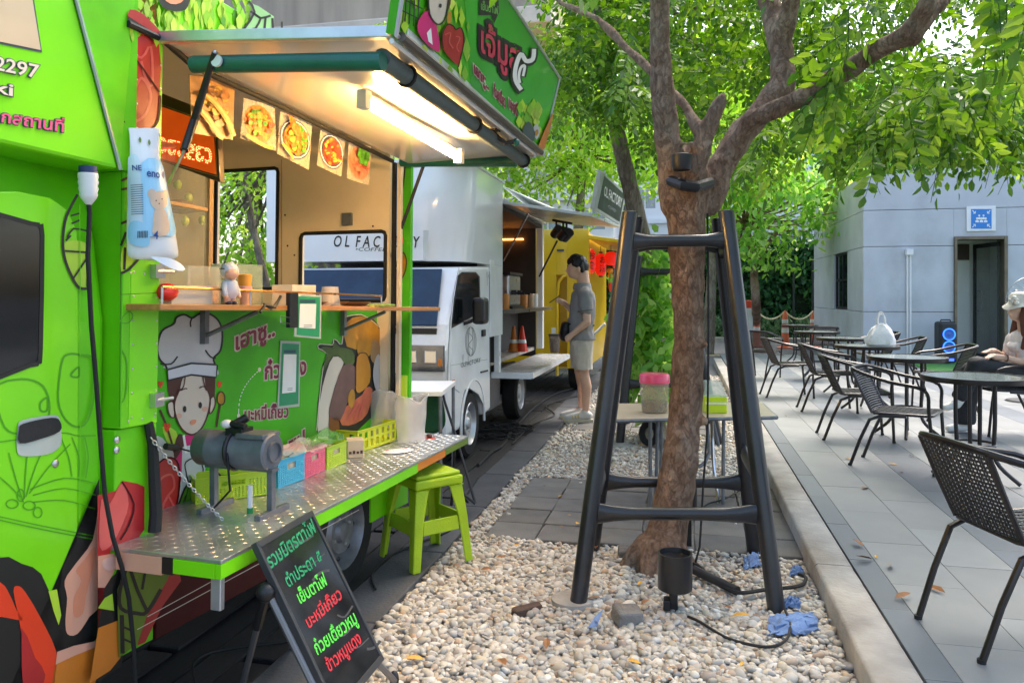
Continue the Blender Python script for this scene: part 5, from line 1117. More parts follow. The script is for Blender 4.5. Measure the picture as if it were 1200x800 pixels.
# figurine
f0 = onshelf(272, 352, .04); f0.x = .03; F = thing('figurine', 'small white big headed toy figure standing on the wooden shelf', 'toy', *TR(f0))
PW = mat('toy white', (.62, .63, .68), .35, var=.04); TSK = mat('toy skin', (.72, .42, .28), .4, var=.04)
q = MB(); q.lathe([(.001, .02), (.018, .022), (.03, .04), (.033, .06), (.026, .085), (.012, .092), (.001, .094)], PW, 18); q.build('body', F)
q = MB(); q.ball((0, 0, .120), (.032, .034, .034), PW, None, 20, 12); q.ball((.013, -.008, .112), (.024, .027, .022), TSK, None, 14, 8); h = q.build('head', F)
q = MB(); q.box((-.02, -.0345, .128), (.004, -.0325, .131), BLACKM); q.ball((.028, -.022, .112), (.004, .004, .005), BLACKM, None, 6, 5); q.build('face_mark', h)
for sx in (-1, 1):
    q = MB(); q.tube([(.0, sx * .026, .078), (.006, sx * .036, .055), (.012, sx * .036, .035)], [.010, .009, .008], PW, 8); q.ball((.013, sx * .036, .03), .008, TSK, None, 8, 6); q.build('arm', F)
    q = MB(); q.tube([(0, sx * .013, .03), (0, sx * .014, .01)], [.013, .011], TSK, 8); q.ball((.006, sx * .014, .007), (.015, .011, .008), mat('navy shoe', (.02, .025, .06), .4), None, 10, 6); q.build('leg', F)
# cups and boxes on the shelf
def prism_box(name, label, cat, p, sz, m, rot=0, inner=None, frac=.5, group=None):
    T = thing(name, label, cat, tw(p)[:], (0, 0, TK.rot[2] + rot), group); a, b, h = sz
    q = MB(); t = .003
    for lo, hi in (((-a, -b, 0), (a, b, t)), ((-a, -b, t), (-a + t, b, h)), ((a - t, -b, t), (a, b, h)), ((-a + t, -b, t), (a - t, -b + t, h)), ((-a + t, b - t, t), (a - t, b, h))): q.box(lo, hi, m)
    q.build('box_wall', T, smooth=False)
    if inner: q = MB(); q.box((-a + .004, -b + .004, t + .001), (a - .004, b - .004, h * frac), inner); q.build('contents', T, smooth=False, bev=.004)
    return T
CLR = glass('clear acrylic', '#dfe6dc', .06, .22); CLRW = glass('cloudy plastic', '#e6e2d6', .25, .5)
prism_box('acrylic_box', 'tall clear acrylic box half filled with orange snacks behind the toy figure', 'box', onshelf(222, 350, -.20), (.07, .09, .145), CLR, 0, mat('orange snacks', (.55, .22, .05), .6, var=.5, scale=60, bump=.5), .5)
prism_box('acrylic_box', 'greenish clear acrylic box at the window behind the orange cup', 'box', onshelf(278, 350, -.22), (.06, .09, .17), glass('green acrylic', '#a9bfae', .06, .4), 0, mat('orange snacks', (.55, .22, .05), .6), .35)
prism_box('plastic_box', 'low clear plastic box lying on the near end of the shelf', 'box', onshelf(212, 352, -.05), (.05, .10, .065), CLRW)
prism_box('plastic_box', 'clear plastic box on the shelf under the rear window', 'box', onshelf(345, 350, -.06), (.05, .09, .09), CLRW)
p = onshelf(287, 352, -.02); T = thing('cup', 'orange topped paper cup with pink band beside the toy figure', 'cup', *TR(p))
q = MB(); q.lathe([(.018, 0), (.022, .06), (.024, .062)], mat('peach cup', (.72, .45, .28), .5), 18); q.build('cup_wall', T)
q = MB(); q.lathe([(.0235, .05), (.026, .052), (.027, .07), (.0245, .072)], mat('pink band', (.75, .4, .42), .5), 18); q.build('band', T)
q = MB(); q.lathe([(.024, .073), (.027, .115), (.02, .118), (.001, .116)], mat('orange drink', (.75, .36, .04), .4), 18); q.build('drink', T)
p = onshelf(387, 350, -.05); T = thing('plastic_tub', 'upturned cloudy plastic tub on the shelf beside the metal tray', 'tub', *TR(p)); q = MB(); q.lathe([(.05, .0), (.052, .008), (.046, .01), (.038, .09), (.001, .092)], CLRW, 20); q.build('tub_wall', T)
for px, lab in ((412, 'shallow brown metal tray at the far end of the shelf'), (385, 'brown metal tray under the upturned plastic tub')):
    p = onshelf(px, 350, -.09); T = thing('tray', lab, 'tray', *TR(p)); q = MB(); q.lathe([(.06, 0), (.085, .022), (.088, .022), (.062, -.0005 + .002), (.001, .003)], mat('tray metal', (.3, .22, .15), .3, metal=.7), 22, Matrix.Scale(1.4, 4, (0, 1, 0))); q.build('tray_dish', T)
p = onshelf(450, 354, .09); q = MB()
for i in range(9): q.ball((random.uniform(-.03, .03), random.uniform(-.13, .13), .006), (.02, .045, .007), mat('chopped spring onion', (.2, .38, .05), .6, var=.4, scale=50), Matrix.Translation(tw(p)), 8, 5)
tag(q.build('spring_onion'), 'chopped green spring onions lying on the far end of the wooden shelf', 'vegetable')
p = onshelf(196, 334, .0); p.z += .01; q = MB(); M = Matrix.Translation(tw(p)); q.ball((0, 0, .03), (.028, .05, .03), mat('red snack foil', (.6, .02, .02), .3, coat=.3), M, 10, 6); tag(q.build('snack_packet'), 'crumpled red snack packet at the near end of the shelf', 'packet')
# glass cabinet with hanging limes
cbl = TK.pl(0, -.36); G = thing('glass_cabinet', 'wood framed glass cabinet standing inside the truck behind the shelf', 'cabinet', tw((-.4, .5, 1.25))[:], (0, 0, TK.rot[2]))
pa, pb = L(180, 350, x=-.36), L(246, 180, x=-.36)
WF = mat('pale cabinet wood', (.42, .27, .14), .5, var=.2, stretch=(6, 6, .6))
q = MB()
for y in (pa.y, pb.y): 
    for x in (-.36, -.80): q.box((x - .012, y - .012, .74), (x + .012, y + .012, pb.z), WF, TK.m)
for z in (L(240, 247, x=-.36).z, pb.z - .02): q.box((-.805, pa.y - .01, z), (-.355, pb.y + .01, z + .014), WF, TK.m)
q.build('frame', G, world=True, smooth=False)
q = MB(); q.box((-.361, pa.y, 1.25), (-.359, pb.y, pb.z), glass('cabinet glass', '#cfd6cc', .04, .14), TK.m); q.build('pane', G, world=True, smooth=False)
LIMEF = mat('lime fruit', (.42, .55, .06), .45, bump=.1, var=.15)
for px, py in ((208, 216), (221, 232), (217, 259), (237, 258)):
    c = L(px, py, x=-.42); q = MB(); q.ball((0, 0, 0), (.017, .017, .022), LIMEF, Matrix.Translation(tw(c)), 12, 8); o = q.build('lime')
    tag(o, {(208): 'green lime at the top of the glass cabinet', 221: 'small green lime beside the bread in the glass cabinet', 217: 'large green lime under the cabinet shelf', 237: 'green lime next to the cabinet post'}[px], 'fruit', 'limes in the glass cabinet')
c = L(212, 241, x=-.45); q = MB(); q.ball((0, 0, -.005), (.06, .08, .03), mat('brown bread', (.22, .09, .03), .7, bump=.6, bscale=30), Matrix.Translation(tw(c)), 14, 8); tag(q.build('bread'), 'brown loaf on the shelf of the glass cabinet', 'bread')
# payment cards
def paycard(label, pts, w, white):
    pl_ = TK.pl(0, w); P = [pl_(*p) for p in pts]; T = thing('payment_card', label, 'card', P[0][:])
    q = MB(); q.slab(P, pl_.n, .003, mat('laminate edge', (.42, .48, .42), .3, coat=.4)); q.build('sheet', T, world=True, smooth=False)
    cx = sum(p[0] for p in pts) / 4; cy = sum(p[1] for p in pts) / 4; sh = lambda k, j: [(cx + (a - cx) * k, cy + (b - cy) * j) for a, b in pts]
    q = MB(); q.fill(pl_, sh(.86, .92), mat('card green', (.02, .28, .12), .4), 1, 0); q.fill(pl_, white, WHITE, 2, 0); a, b = white[0]; c, d = white[2]
    q.fill(pl_, [(a, b - 5), (c, b - 5), (c, b - 1.5), (a, b - 1.5)], mat('card navy', (.03, .08, .12), .4), 2, 0)
    for k in range(2): q.stroke(pl_, [(a + 4, d - 4 + 2 * k), (c - 4, d - 4.5 + 2 * k)], .5, GREYP, 3, 0, False)
    q.build('card_print', T, world=True, smooth=False); return T
paycard('green payment card clipped to the edge of the wooden shelf', [(347, 345), (377, 346), (376, 397), (345, 394)], .14, [(351, 356), (370, 356), (369, 385), (350, 384)])
paycard('green payment card taped on the green side panel below the shelf', [(329, 399), (352, 400), (351, 476), (325, 479)], -.194, [(332, 415), (347, 415), (346, 459), (330, 461)])
cp = TK.pl(0, .142); q = MB(); P = [cp(*p) for p in ((340, 343), (350, 343), (350, 384), (340, 384))]; q.slab(P, cp.n, .02, BLACKM); T = thing('binder_clip', 'large black binder clip on the shelf edge beside the payment card', 'clip', P[0][:]); q.build('clip_body', T, world=True, smooth=False, bev=.003)
q = MB(); q.tube([cp(340, 372), cp(329, 371), cp(329, 378), cp(340, 379)], .0016, CHROME, 6); q.build('clip_wire', T, world=True)
q = MB(); q.tube([cp(305, 366), cp(311, 357), cp(322, 360), cp(329, 347)], .006, BLACKM, 6); q.tube([cp(309, 356), cp(318, 362), cp(326, 352)], .004, BLACKM, 6); tag(q.build('clamp'), 'small black spring clamp gripping the middle of the shelf edge', 'clamp')
# wet wipes bag hanging on the column
BP = plane(tw((.045, .05, 1.5)), TK.m.to_3x3() @ Vector((1, -.55, 0)))
T = thing('plastic_bag', 'pale blue baby wipes bag with a teddy bear print hanging on the truck column', 'bag', BP(175, 310)[:])
BAGW = mat('bag film white', (.86, .88, .89), .35, coat=.3, var=.05); BAGB = mat('bag film blue', (.34, .66, .88), .35, coat=.3, var=.06)
rows = [(150, 186, 151, .004), (151, 187, 165, .008), (151, 186, 178, .02), (149, 191, 200, .045), (148, 196, 225, .055), (147, 201, 250, .06), (146, 206, 275, .06), (147, 210, 295, .05), (147, 211, 306, .03)]
q = MB(); vs = []; n_ = 12
for xa, xb, y, d in rows:
    for j in range(n_):
        a = 2 * math.pi * j / n_; u = .5 + .5 * math.cos(a); vs.append(BP(xa + (xb - xa) * u, y + random.uniform(-.8, .8), d * .9 * math.sin(a) * (.55 + .45 * abs(math.sin(a))) * (1 if math.sin(a) > 0 else .4) + .004))
fs_ = [(i * n_ + j, i * n_ + (j + 1) % n_, (i + 1) * n_ + (j + 1) % n_, (i + 1) * n_ + j) for i in range(len(rows) - 1) for j in range(n_)] + [tuple(range(n_)), tuple(range((len(rows) - 1) * n_, len(rows) * n_))]
q.add(vs, fs_, BAGW); q.build('bag_body', T, world=True, sub=1)
# its print follows the front bulge
def bagp(px, py, off=0.0):
    y = min(max(py, 151), 305); k = next(i for i in range(len(rows) - 1) if rows[i + 1][2] >= y); f = (y - rows[k][2]) / (rows[k + 1][2] - rows[k][2])
    xa, xb, d = [rows[k][i] + (rows[k + 1][i] - rows[k][i]) * f for i in (0, 1, 3)]; u = min(1, max(-1, (px - (xa + xb) / 2) / ((xb - xa) / 2))); s_ = math.sqrt(max(0, 1 - u * u))
    return BP(px, py, d * .9 * s_ * (.55 + .45 * s_) + .006 + off)
def bfill(q, pts, m, ly):  # finely split so that it bends with the bag
    ys = sorted(p[1] for p in pts); P = spline([(a, b, 0) for a, b in pts], 3); me = bmesh.new(); f = me.faces.new([me.verts.new(p) for p in P])
    for k in range(1, 10):
        for ax, lo, hi in ((1, ys[0], ys[-1]), (0, min(p.x for p in P), max(p.x for p in P))):
            c = lo + (hi - lo) * k / 10; no = (0, 1, 0) if ax else (1, 0, 0); co = (0, c, 0) if ax else (c, 0, 0)
            bmesh.ops.bisect_plane(me, geom=me.verts[:] + me.edges[:] + me.faces[:], plane_co=co, plane_no=no)
    me.verts.index_update(); q.add([bagp(v.co.x, v.co.y, .0012 * ly) for v in me.verts], [tuple(v.index for v in f.verts) for f in me.faces], m); me.free()
q = MB()
bfill(q, [(162, 192), (186, 191), (193, 220), (199, 250), (203, 272), (194, 278), (178, 277), (163, 276), (160, 240)], BAGB, 2); bfill(q, [(149, 262), (149, 285), (166, 290), (168, 278), (160, 262)], BAGB, 2); bfill(q, [(149, 195), (150, 184), (158, 184), (162, 215), (162, 262), (149, 262), (148, 230)], mat('bag film pale', (.66, .80, .90), .35), 1)
bear = mat('bear print', (.72, .52, .36), .4)
bfill(q, [(171, 264), (172, 252), (175, 246), (184, 246), (189, 254), (192, 268), (187, 277), (172, 277)], bear, 3); bfill(q, [(168, 238), (170, 230), (179, 226), (188, 230), (190, 240), (183, 247), (173, 247)], bear, 4); bfill(q, [(184, 229), (188, 224), (193, 227), (192, 233), (187, 234)], bear, 4); bfill(q, [(166, 232), (167, 225), (172, 224), (175, 229), (171, 234)], bear, 3)
for x, y in ((174.5, 237.5), (182, 235.5), (178, 241)): bfill(q, [(x - .8, y), (x, y - .9), (x + .8, y), (x, y + .9)], BROWN, 6)
for xc, yc in ((162, 165), (172.5, 168)): bfill(q, [(xc - 1.6, yc), (xc, yc - 3.6), (xc + 1.6, yc), (xc, yc + 3.6)], OLIVE, 3)
NAVY = mat('navy lettering', (.02, .08, .3), .4)
v, f = text_mesh('eno', .02)
for body, p0, p1, h in (('eno', (165, 209), (181, 211), (.5, -13)), ('NE', (151.5, 201), (160, 202), (0, -9)), ('4', (171.5, 281), (177, 282), (0, -13))):
    v, f = text_mesh(body, .02); x0 = min(a for a, b in v); x1 = max(a for a, b in v)
    q.add([bagp(p0[0] + (a - x0) / (x1 - x0) * (p1[0] - p0[0]) + b * h[0], p0[1] + (a - x0) / (x1 - x0) * (p1[1] - p0[1]) + b * h[1], .006) for a, b in v], f, NAVY)
bfill(q, [(184, 207), (187, 202), (189, 206), (187, 211)], NAVY, 4)
for k in range(14): y = 218 + k * 2.6; q.add([bagp(a, b, .005) for a, b in ((150, y), (161, y), (161, y + .7), (150, y + .7))], [(0, 1, 2, 3)], GREYP)
for k in range(7): x = 155.5 + k * 1.5; q.add([bagp(a, b, .005) for a, b in ((x, 272), (x + .7, 272), (x + .7, 280), (x, 280))], [(0, 1, 2, 3)], BLK)
q.build('bag_print', T, world=True, smooth=False)
q = MB(); q.add([BP(a, b, c) for a, b, c in ((168, 300, .03), (180, 302, .05), (194, 303, .05), (208, 309, .03), (215, 317, .035), (203, 319, .05), (190, 314, .055), (178, 307, .05))], [(0, 1, 6, 7), (1, 2, 5, 6), (2, 3, 4, 5)], BAGW); o = q.build('torn_flap', T, world=True, sub=1)
# power cable with white plug on the cab
q = MB(); cw = TK.pl(0, .03); q.tube([cw(104, 238), cw(105, 250), cw(103, 300), cw(107, 380), cw(113, 450), cw(118, 520), cw(123, 580), cw(132, 628), cw(143, 665), cw(151, 700), cw(157, 760), cw(160, 830), cw(180, 880)], .0065, RUBBER, 8); T = thing('power_cable', 'black power cable hanging from a white plug on the corner of the green cab', 'cable', cw(104, 238)[:]); q.build('cable', T, world=True)
q = MB(); p0_, p1_ = cw(103, 203), cw(104, 240); d = p1_ - p0_; q.tube([p0_ + d * k for k in (0, .12, .2, .3, .4, .5, .6, .7, .8, .9, 1)], [.026, .027, .025, .027, .024, .026, .023, .024, .02, .014, .007], WHITEPL, 14); q.tube([p0_ - d * .22, p0_ - d * .02], .024, mat('blue plug', (.02, .04, .12), .5), 12); q.build('plug', T, world=True)

# ------------------------------------------------------------------ on the folding counter
def onc(px, py): return L(px, py, z=zt_)
def crate(name, label, p1, p2, htop, depth, m, rows=3, inner=None, big=False, group='plastic baskets on the tread plate counter'):
    a, b = onc(*p1), onc(*p2); t = (tw(a) - EYE).dot(FW); h = (p1[1] - htop) / 900 * t; w_ = (b - a).length; ang_ = math.atan2(b.y - a.y, b.x - a.x)
    T = thing(name, label, 'basket', tw(a)[:], (0, 0, TK.rot[2] + ang_), group); th = .004; e = .01
    def side(M, wd):
        q = MB(); hs = []
        if big:
            n = max(3, int(wd / .05)); hs = [(wd * (i + .25) / n, h * .14, wd * (i + .75) / n, h * .46) for i in range(n)] + [(wd * (i + .25) / n, h * .56, wd * (i + .75) / n, h * .84) for i in range(n)]
        else:
            n = max(4, int(wd / .013)); nr = max(4, int(h / .011)); hs = [(wd * (i + .3) / n, h * (.06 + .70 * (k + .25) / nr), wd * (i + .8) / n, h * (.06 + .70 * (k + .65) / nr)) for i in range(n) for k in range(nr) if not (abs((i + .55) / n - .5) < .2 and k > nr * .5)]
            hs.append((wd * .34, h * .56, wd * .66, h * .78))
        for u0, v0, u1, v1 in cells([0, wd], [0, h * .96], hs): q.box((u0, 0, v0), (u1, th, v1), m, M)
        return q.build('side', T, smooth=False)
    side(Matrix.Translation((0, 0, 0)), w_); side(Matrix.Translation((0, depth - th, 0)), w_); side(Matrix.Translation((th, .001, 0)) @ Matrix.Rotation(R(90), 4, 'Z'), depth - .002); side(Matrix.Translation((w_, .001, 0)) @ Matrix.Rotation(R(90), 4, 'Z'), depth - .002)
    q = MB(); q.box((.002, .002, -.001 + .002), (w_ - .002, depth - .002, .005), m); q.build('base', T, smooth=False)
    q = MB(); q.box((-.005, -.006, h * .96), (w_ + .005, .0, h), m); q.box((-.005, depth, h * .96), (w_ + .005, depth + .006, h), m); q.box((-.006, 0, h * .962), (0, depth, h), m); q.box((w_, 0, h * .962), (w_ + .006, depth, h), m); q.build('rim', T, smooth=False, bev=.0015)
    if inner: q = MB(); q.box((.008, .008, .006), (w_ - .008, depth - .008, h * .8), inner); q.build('contents', T, smooth=False, bev=.01)
    return T, h
GB = mat('lime basket plastic', (.42, .62, .03), .4, var=.05); BB = mat('sky blue basket plastic', (.06, .42, .66), .4, var=.05); PB = mat('pink basket plastic', (.72, .12, .22), .4, var=.05); YB = mat('yellow green crate plastic', (.55, .62, .01), .4, var=.05)
NOOD = mat('pale packed noodles', (.6, .5, .35), .6, var=.35, scale=40, bump=.6)
crate('basket', 'long lime green basket behind the grey noodle machine', (229, 591), (316, 580), 561, .11, GB, inner=None)
crate('basket', 'sky blue basket between the noodle machine and the pink basket', (326, 572), (357, 562), 539, .15, BB, inner=NOOD)
crate('basket', 'pink basket between the blue and the small green basket', (357, 561), (381, 551.5), 530, .17, PB, inner=NOOD)
crate('basket', 'small lime green basket beside the pink basket', (383, 550.5), (406, 542), 524, .17, GB, inner=NOOD)
crate('crate', 'yellow green slotted crate at the far end of the counter', (419, 531), (464, 517), 505, .20, YB, big=True)
a = onc(407, 537); T = thing('paper_box', 'small beige paper box with dark stamps beside the yellow green crate', 'box', tw(a)[:], (0, 0, TK.rot[2] + R(35))); q = MB(); q.box((0, 0, 0), (.08, .10, .085), mat('beige card', (.55, .47, .35), .7)); o = q.build('carton', T, smooth=False, bev=.003); q = MB()
for k in range(4): q.box((.008 + k * .018, -.0015, .02), (.02 + k * .018, -.0005, .032 + .004 * (k % 2)), BROWN)
q.build('stamp', o, smooth=False)
# crumpled film over the baskets
def film(name, label, pts, m, cat='bag', amp=.02, n=10, seed=2):
    random.seed(seed); a, b, c, d = [Vector(p) for p in pts]; vs = []
    for i in range(n + 1):
        for j in range(n + 1):
            u, v = i / n, j / n; jit = 1 if cat == 'rag' else 0; p = a.lerp(b, min(1, max(0, u + jit * random.uniform(-.14, .14)))).lerp(d.lerp(c, u), min(1, max(0, v + jit * random.uniform(-.16, .16)))); e = math.sin(math.pi * u) * math.sin(math.pi * v); vs.append(p + Vector((random.uniform(-.3, .3) * amp, random.uniform(-.3, .3) * amp, amp * (1.2 * e + random.uniform(-.7, .9)))))
    q = MB(); q.add(vs, [(i * (n + 1) + j, (i + 1) * (n + 1) + j, (i + 1) * (n + 1) + j + 1, i * (n + 1) + j + 1) for i in range(n) for j in range(n)], m); o = q.build(name, sub=1); return tag(o, label, cat)
BAGC = glass('thin clear film', '#eef0ee', .12, .34)
zc = Vector((0, 0, .115)); W_ = lambda px, py, dz=0: tw(onc(px, py)) + Vector((0, 0, dz))
film('plastic_film', 'crumpled clear and green plastic film lying over the blue and pink baskets', [W_(330, 574, .115), W_(385, 552, .115), W_(385, 552, .115) + Vector((-.14, .1, 0)), W_(330, 574, .115) + Vector((-.12, .12, 0))], BAGC, amp=.03)
film('plastic_film', 'green tinted scrap of plastic film on the small green basket', [W_(366, 558, .125), W_(408, 541, .12), W_(408, 541, .12) + Vector((-.12, .1, 0)), W_(366, 558, .125) + Vector((-.1, .1, 0))], glass('green film', '#58a845', .2, .5), amp=.03, seed=6)
# bags standing on the counter
def bag(label, px0, px1, pyb, pyt, m, seed, open_=True, dz=0):
    random.seed(seed); a, b = tw(onc(px0, pyb)), tw(onc(px1, pyb)); c = (a + b) / 2; w_ = (b - a).length / 2; t = (c - EYE).dot(FW); h = (pyb - pyt) / 900 * t; ang_ = math.atan2((b - a).y, (b - a).x); vs = []; n_ = 16; k_ = 7
    for i in range(k_):
        u = i / (k_ - 1)
        for j in range(n_):
            an = 2 * math.pi * j / n_; r_ = 1 + .12 * u + random.uniform(-.10, .10) + .08 * math.sin(3 * an + seed + u * 1.5); vs.append((w_ * r_ * math.cos(an), w_ * .7 * r_ * math.sin(an), h * u + random.uniform(-.012, .012) + (h * .08 * math.cos(an * 2 + seed) if i == k_ - 1 else 0)))
    T = thing('plastic_bag', label, 'bag', c[:], (0, 0, ang_)); q = MB(); q.add(vs, [(i * n_ + j, i * n_ + (j + 1) % n_, (i + 1) * n_ + (j + 1) % n_, (i + 1) * n_ + j) for i in range(k_ - 1) for j in range(n_)] + [tuple(range(n_))], m); q.build('bag_body', T, sub=1)
    q = MB(); q.tube([vs[(k_ - 1) * n_ + j] for j in range(n_)], .0035, m, 6, True); q.build('rim', T); return T
bag('open clear plastic bag standing behind the yellow green crate', 430, 464, 514, 460, glass('bag film clear', '#e9e6df', .25, .42), 3)
bag('cloudy white plastic bag standing at the far end of the counter', 465, 499, 517, 466, glass('bag film cloudy', '#e6e4e2', .3, .52), 5)
a = W_(466, 530); T = thing('packet', 'flat white packet with pink lettering lying in front of the crate', 'packet', a[:], (0, 0, TK.rot[2] + R(50))); q = MB(); q.ball((0, 0, .008), (.085, .05, .009), WHITEPL, None, 16, 8); q.build('packet_body', T); q = MB()
for k in range(5): q.ball((-.05 + k * .025, .01 * (-1) ** k, .0135), (.011, .012, .003), HOTP, None, 8, 6)
q.build('pink_print', T)
q = MB(); q.ball((0, 0, .012), (.018, .014, .012), BROWN, Matrix.Translation(W_(503, 513)), 8, 6); q.box((-.05, -.02, .0005), (.03, .02, .002), VERM, Matrix.Translation(W_(503, 513))); tag(q.build('bag_tie'), 'red tag with a twisted tie beside the cloudy bag', 'tag')
# grey noodle machine
mb0, mb1 = onc(250, 597), onc(317, 604); Mx = thing('noodle_machine', 'grey metal drum machine on two legs with a black clamp motor', 'machine', tw(mb0)[:], (0, 0, TK.rot[2] + math.atan2((mb1 - mb0).y, (mb1 - mb0).x)))
wid = (mb1 - mb0).length; tm = (tw(mb0) - EYE).dot(FW); ha = (597 - 524) / 900 * tm; ra = 21 / 900 * tm
MG = mat('grey machine paint', (.16, .17, .19), .4, metal=.3, var=.2, scale=18, bump=.08, dirt=.2)
q = MB(); My = Matrix.Translation((0, 0, ha)) @ Matrix.Rotation(R(90), 4, 'Y')
q.lathe([(.001, -.05), (ra * .95, -.05), (ra, -.044), (ra, .0), (ra * 1.02, .002), (ra * 1.02, .012), (ra, .014), (ra, wid + .005), (ra * .9, wid + .012), (ra * .55, wid + .012), (ra * .5, wid - .06), (.001, wid - .062)], MG, 30, My); q.build('drum', Mx)
q = MB(); q.lathe([(ra * .56, wid + .0125), (ra * .56, wid + .022), (ra * .5, wid + .022), (ra * .48, wid - .03)], MG, 26, My); q.build('spout', Mx)
q = MB(); q.box((wid * .55, -ra * .8, ha + ra * .75), (wid + .006, ra * .8, ha + ra * 1.03), MG); q.build('lid', Mx, smooth=False, bev=.004)
for x in (0, wid):
    q = MB(); q.box((x - .011, -.008, .014), (x + .011, .016, ha - ra * .9), MG); q.build('leg', Mx, smooth=False, bev=.002)
    q = MB(); q.box((x - .012, -.075, 0), (x + .012, .10, .02), MG); q.build('foot', Mx, smooth=False, bev=.002)
q = MB(); q.box((-.02, -.02, ha - ra * 1.06), (wid + .02, .02, ha - ra * .9), MG); q.build('rail', Mx, smooth=False)
q = MB(); xc = wid * .42
q.tube([(xc, 1.06 * ra * math.cos(t), ha + 1.06 * ra * math.sin(t)) for t in np.linspace(0, 6.28, 25)[:-1]], .009, BLACKM, 6, True); q.box((xc - .02, -ra * .6, ha + ra * .85), (xc + .05, ra * .4, ha + ra * 1.25), BLACKM); q.tube([(xc - .03, -.02, ha + ra * 1.1), (xc + .03, .02, ha + ra * 1.75)], .016, BLACKM, 10); q.tube([(xc + .0, -.03, ha + ra * 1.5), (xc + .06, -.03, ha + ra * 1.35)], .012, BLACKM, 8); q.build('clamp_motor', Mx, bev=.002)
q = MB(); q.ball((xc - .02, -.03, ha + ra * 1.45), (.022, .02, .016), WHITEPL, None, 12, 8); q.build('knob', Mx)
q = MB(); q.tube([(xc + .01, -ra * 1.0, ha), (xc + .02, -ra * 1.1, ha - .06), (xc + .01, -.05, ha * .4), (xc - .05, -.05, .03), (xc - .09, -.02, .006), (-.03, -.03, .006)], .004, RUBBER, 6); q.build('cord', Mx)
p = W_(293, 601); q = MB(); q.lathe([(.009, .02), (.009, .1)], WHITEPL, 12, Matrix.Translation(p)); q.lathe([(.0105, 0), (.0105, .0195)], mat('green cap', (.02, .25, .06), .4), 12, Matrix.Translation(p)); tag(q.build('marker_tube'), 'slim white tube with a green foot standing between the machine legs', 'tube')
# chain
def chain(name, label, a, b, sag, n, r=.0035, m=None):
    q = MB(); a, b = Vector(a), Vector(b)
    f = lambda u: a.lerp(b, u) - Vector((0, 0, sag * 4 * u * (1 - u)))
    for i in range(n):
        p, p2 = f(i / n), f((i + 1) / n); d = (p2 - p).normalized(); s_ = d.orthogonal().normalized(); s_ = s_ if i % 2 else d.cross(s_); c = (p + p2) / 2; l_ = (p2 - p).length * .62; w_ = l_ * .55
        q.tube([c + d * (l_ * math.cos(t)) + s_ * (w_ * math.sin(t)) for t in np.linspace(0, 6.283, 11)[:-1]], r, m or STEEL, 5, True)
    return tag(q.build(name), label, 'chain')
chain('chain', 'steel chain running from the truck column down to the counter plate', LW(168, 512, .03), W_(261, 612, .01), .012, 30, .0022)
q = MB(); q.tube([CP(186, 522, .03), CP(200, 524, .03)], .012, BLACKM, 8); q.tube([CP(200, 524, .03), CP(212, 528, .05), CP(228, 540, .05), CP(243, 555, .06), CP(244, 580, .06)], .0035, RUBBER, 6); tag(q.build('extension_plug'), 'black plug with a thin cord in front of the chef print', 'plug')

# ------------------------------------------------------------------ folding chair and white table behind the counter
T = thing('side_table', 'white folding table between the green truck and the white truck', 'table', (-1.95, 5.0, 0)); zt2 = .79
P = [onz(469, 446, zt2), onz(534, 446, zt2), onz(518, 458.5, zt2), onz(466, 458.5, zt2)]
q = MB(); q.slab(P, (0, 0, 1), .03, WHITEPL); q.build('tabletop', T, world=True, smooth=False, bev=.004)
for p in P: q = MB(); e = p + (sum(P, Vector()) / 4 - p) * .08; q.tube([(e.x, e.y, zt2 - .03), (e.x, e.y, 0)], .012, DULLST); q.build('leg', T, world=True)
GC = mat('dark green canvas', (.015, .10, .035), .8, bump=.3, bscale=200, var=.15)
yb = 4.86; T = thing('camp_chair', 'folding camp chair with dark green canvas and black tube legs at the counter end', 'chair', (-1.5, yb, 0)); C_ = lambda px, py, dy=0: ony(px, py, yb + dy)
q = MB(); q.add([C_(489, 462), C_(517, 453), C_(521, 480, .02), C_(525, 506), C_(492, 512), C_(488, 490, .03)], [(0, 1, 2, 5), (5, 2, 3, 4)], GC); o = q.build('back_canvas', T, world=True, sub=2); o.modifiers.new('thick', 'SOLIDIFY').thickness = .004
q = MB(); q.add([C_(492, 512, 0), C_(525, 506, 0), C_(527, 520, -.4), C_(487, 528, -.4)], [(0, 1, 2, 3)], GC); o = q.build('seat_canvas', T, world=True, sub=2); o.modifiers.new('thick', 'SOLIDIFY').thickness = .004
for a in ([(517, 451, 0), (521, 470, 0), (534, 510, 0), (557, 590, -.1)], [(486, 462, 0), (486, 500, 0), (484, 590, 0)], [(508, 530, -.2), (545, 580, -.2), (557, 590, -.2)], [(533, 520, -.35), (531, 560, -.3), (529, 592, -.3)], [(525, 525, 0), (500, 560, -.3), (482, 592, -.4)], [(530, 570, -.3), (548, 588, -.1)]):
    q = MB(); q.tube([C_(x, y, d) for x, y, d in a], .009, BLACKM, 8); q.build('frame_tube', T, world=True)

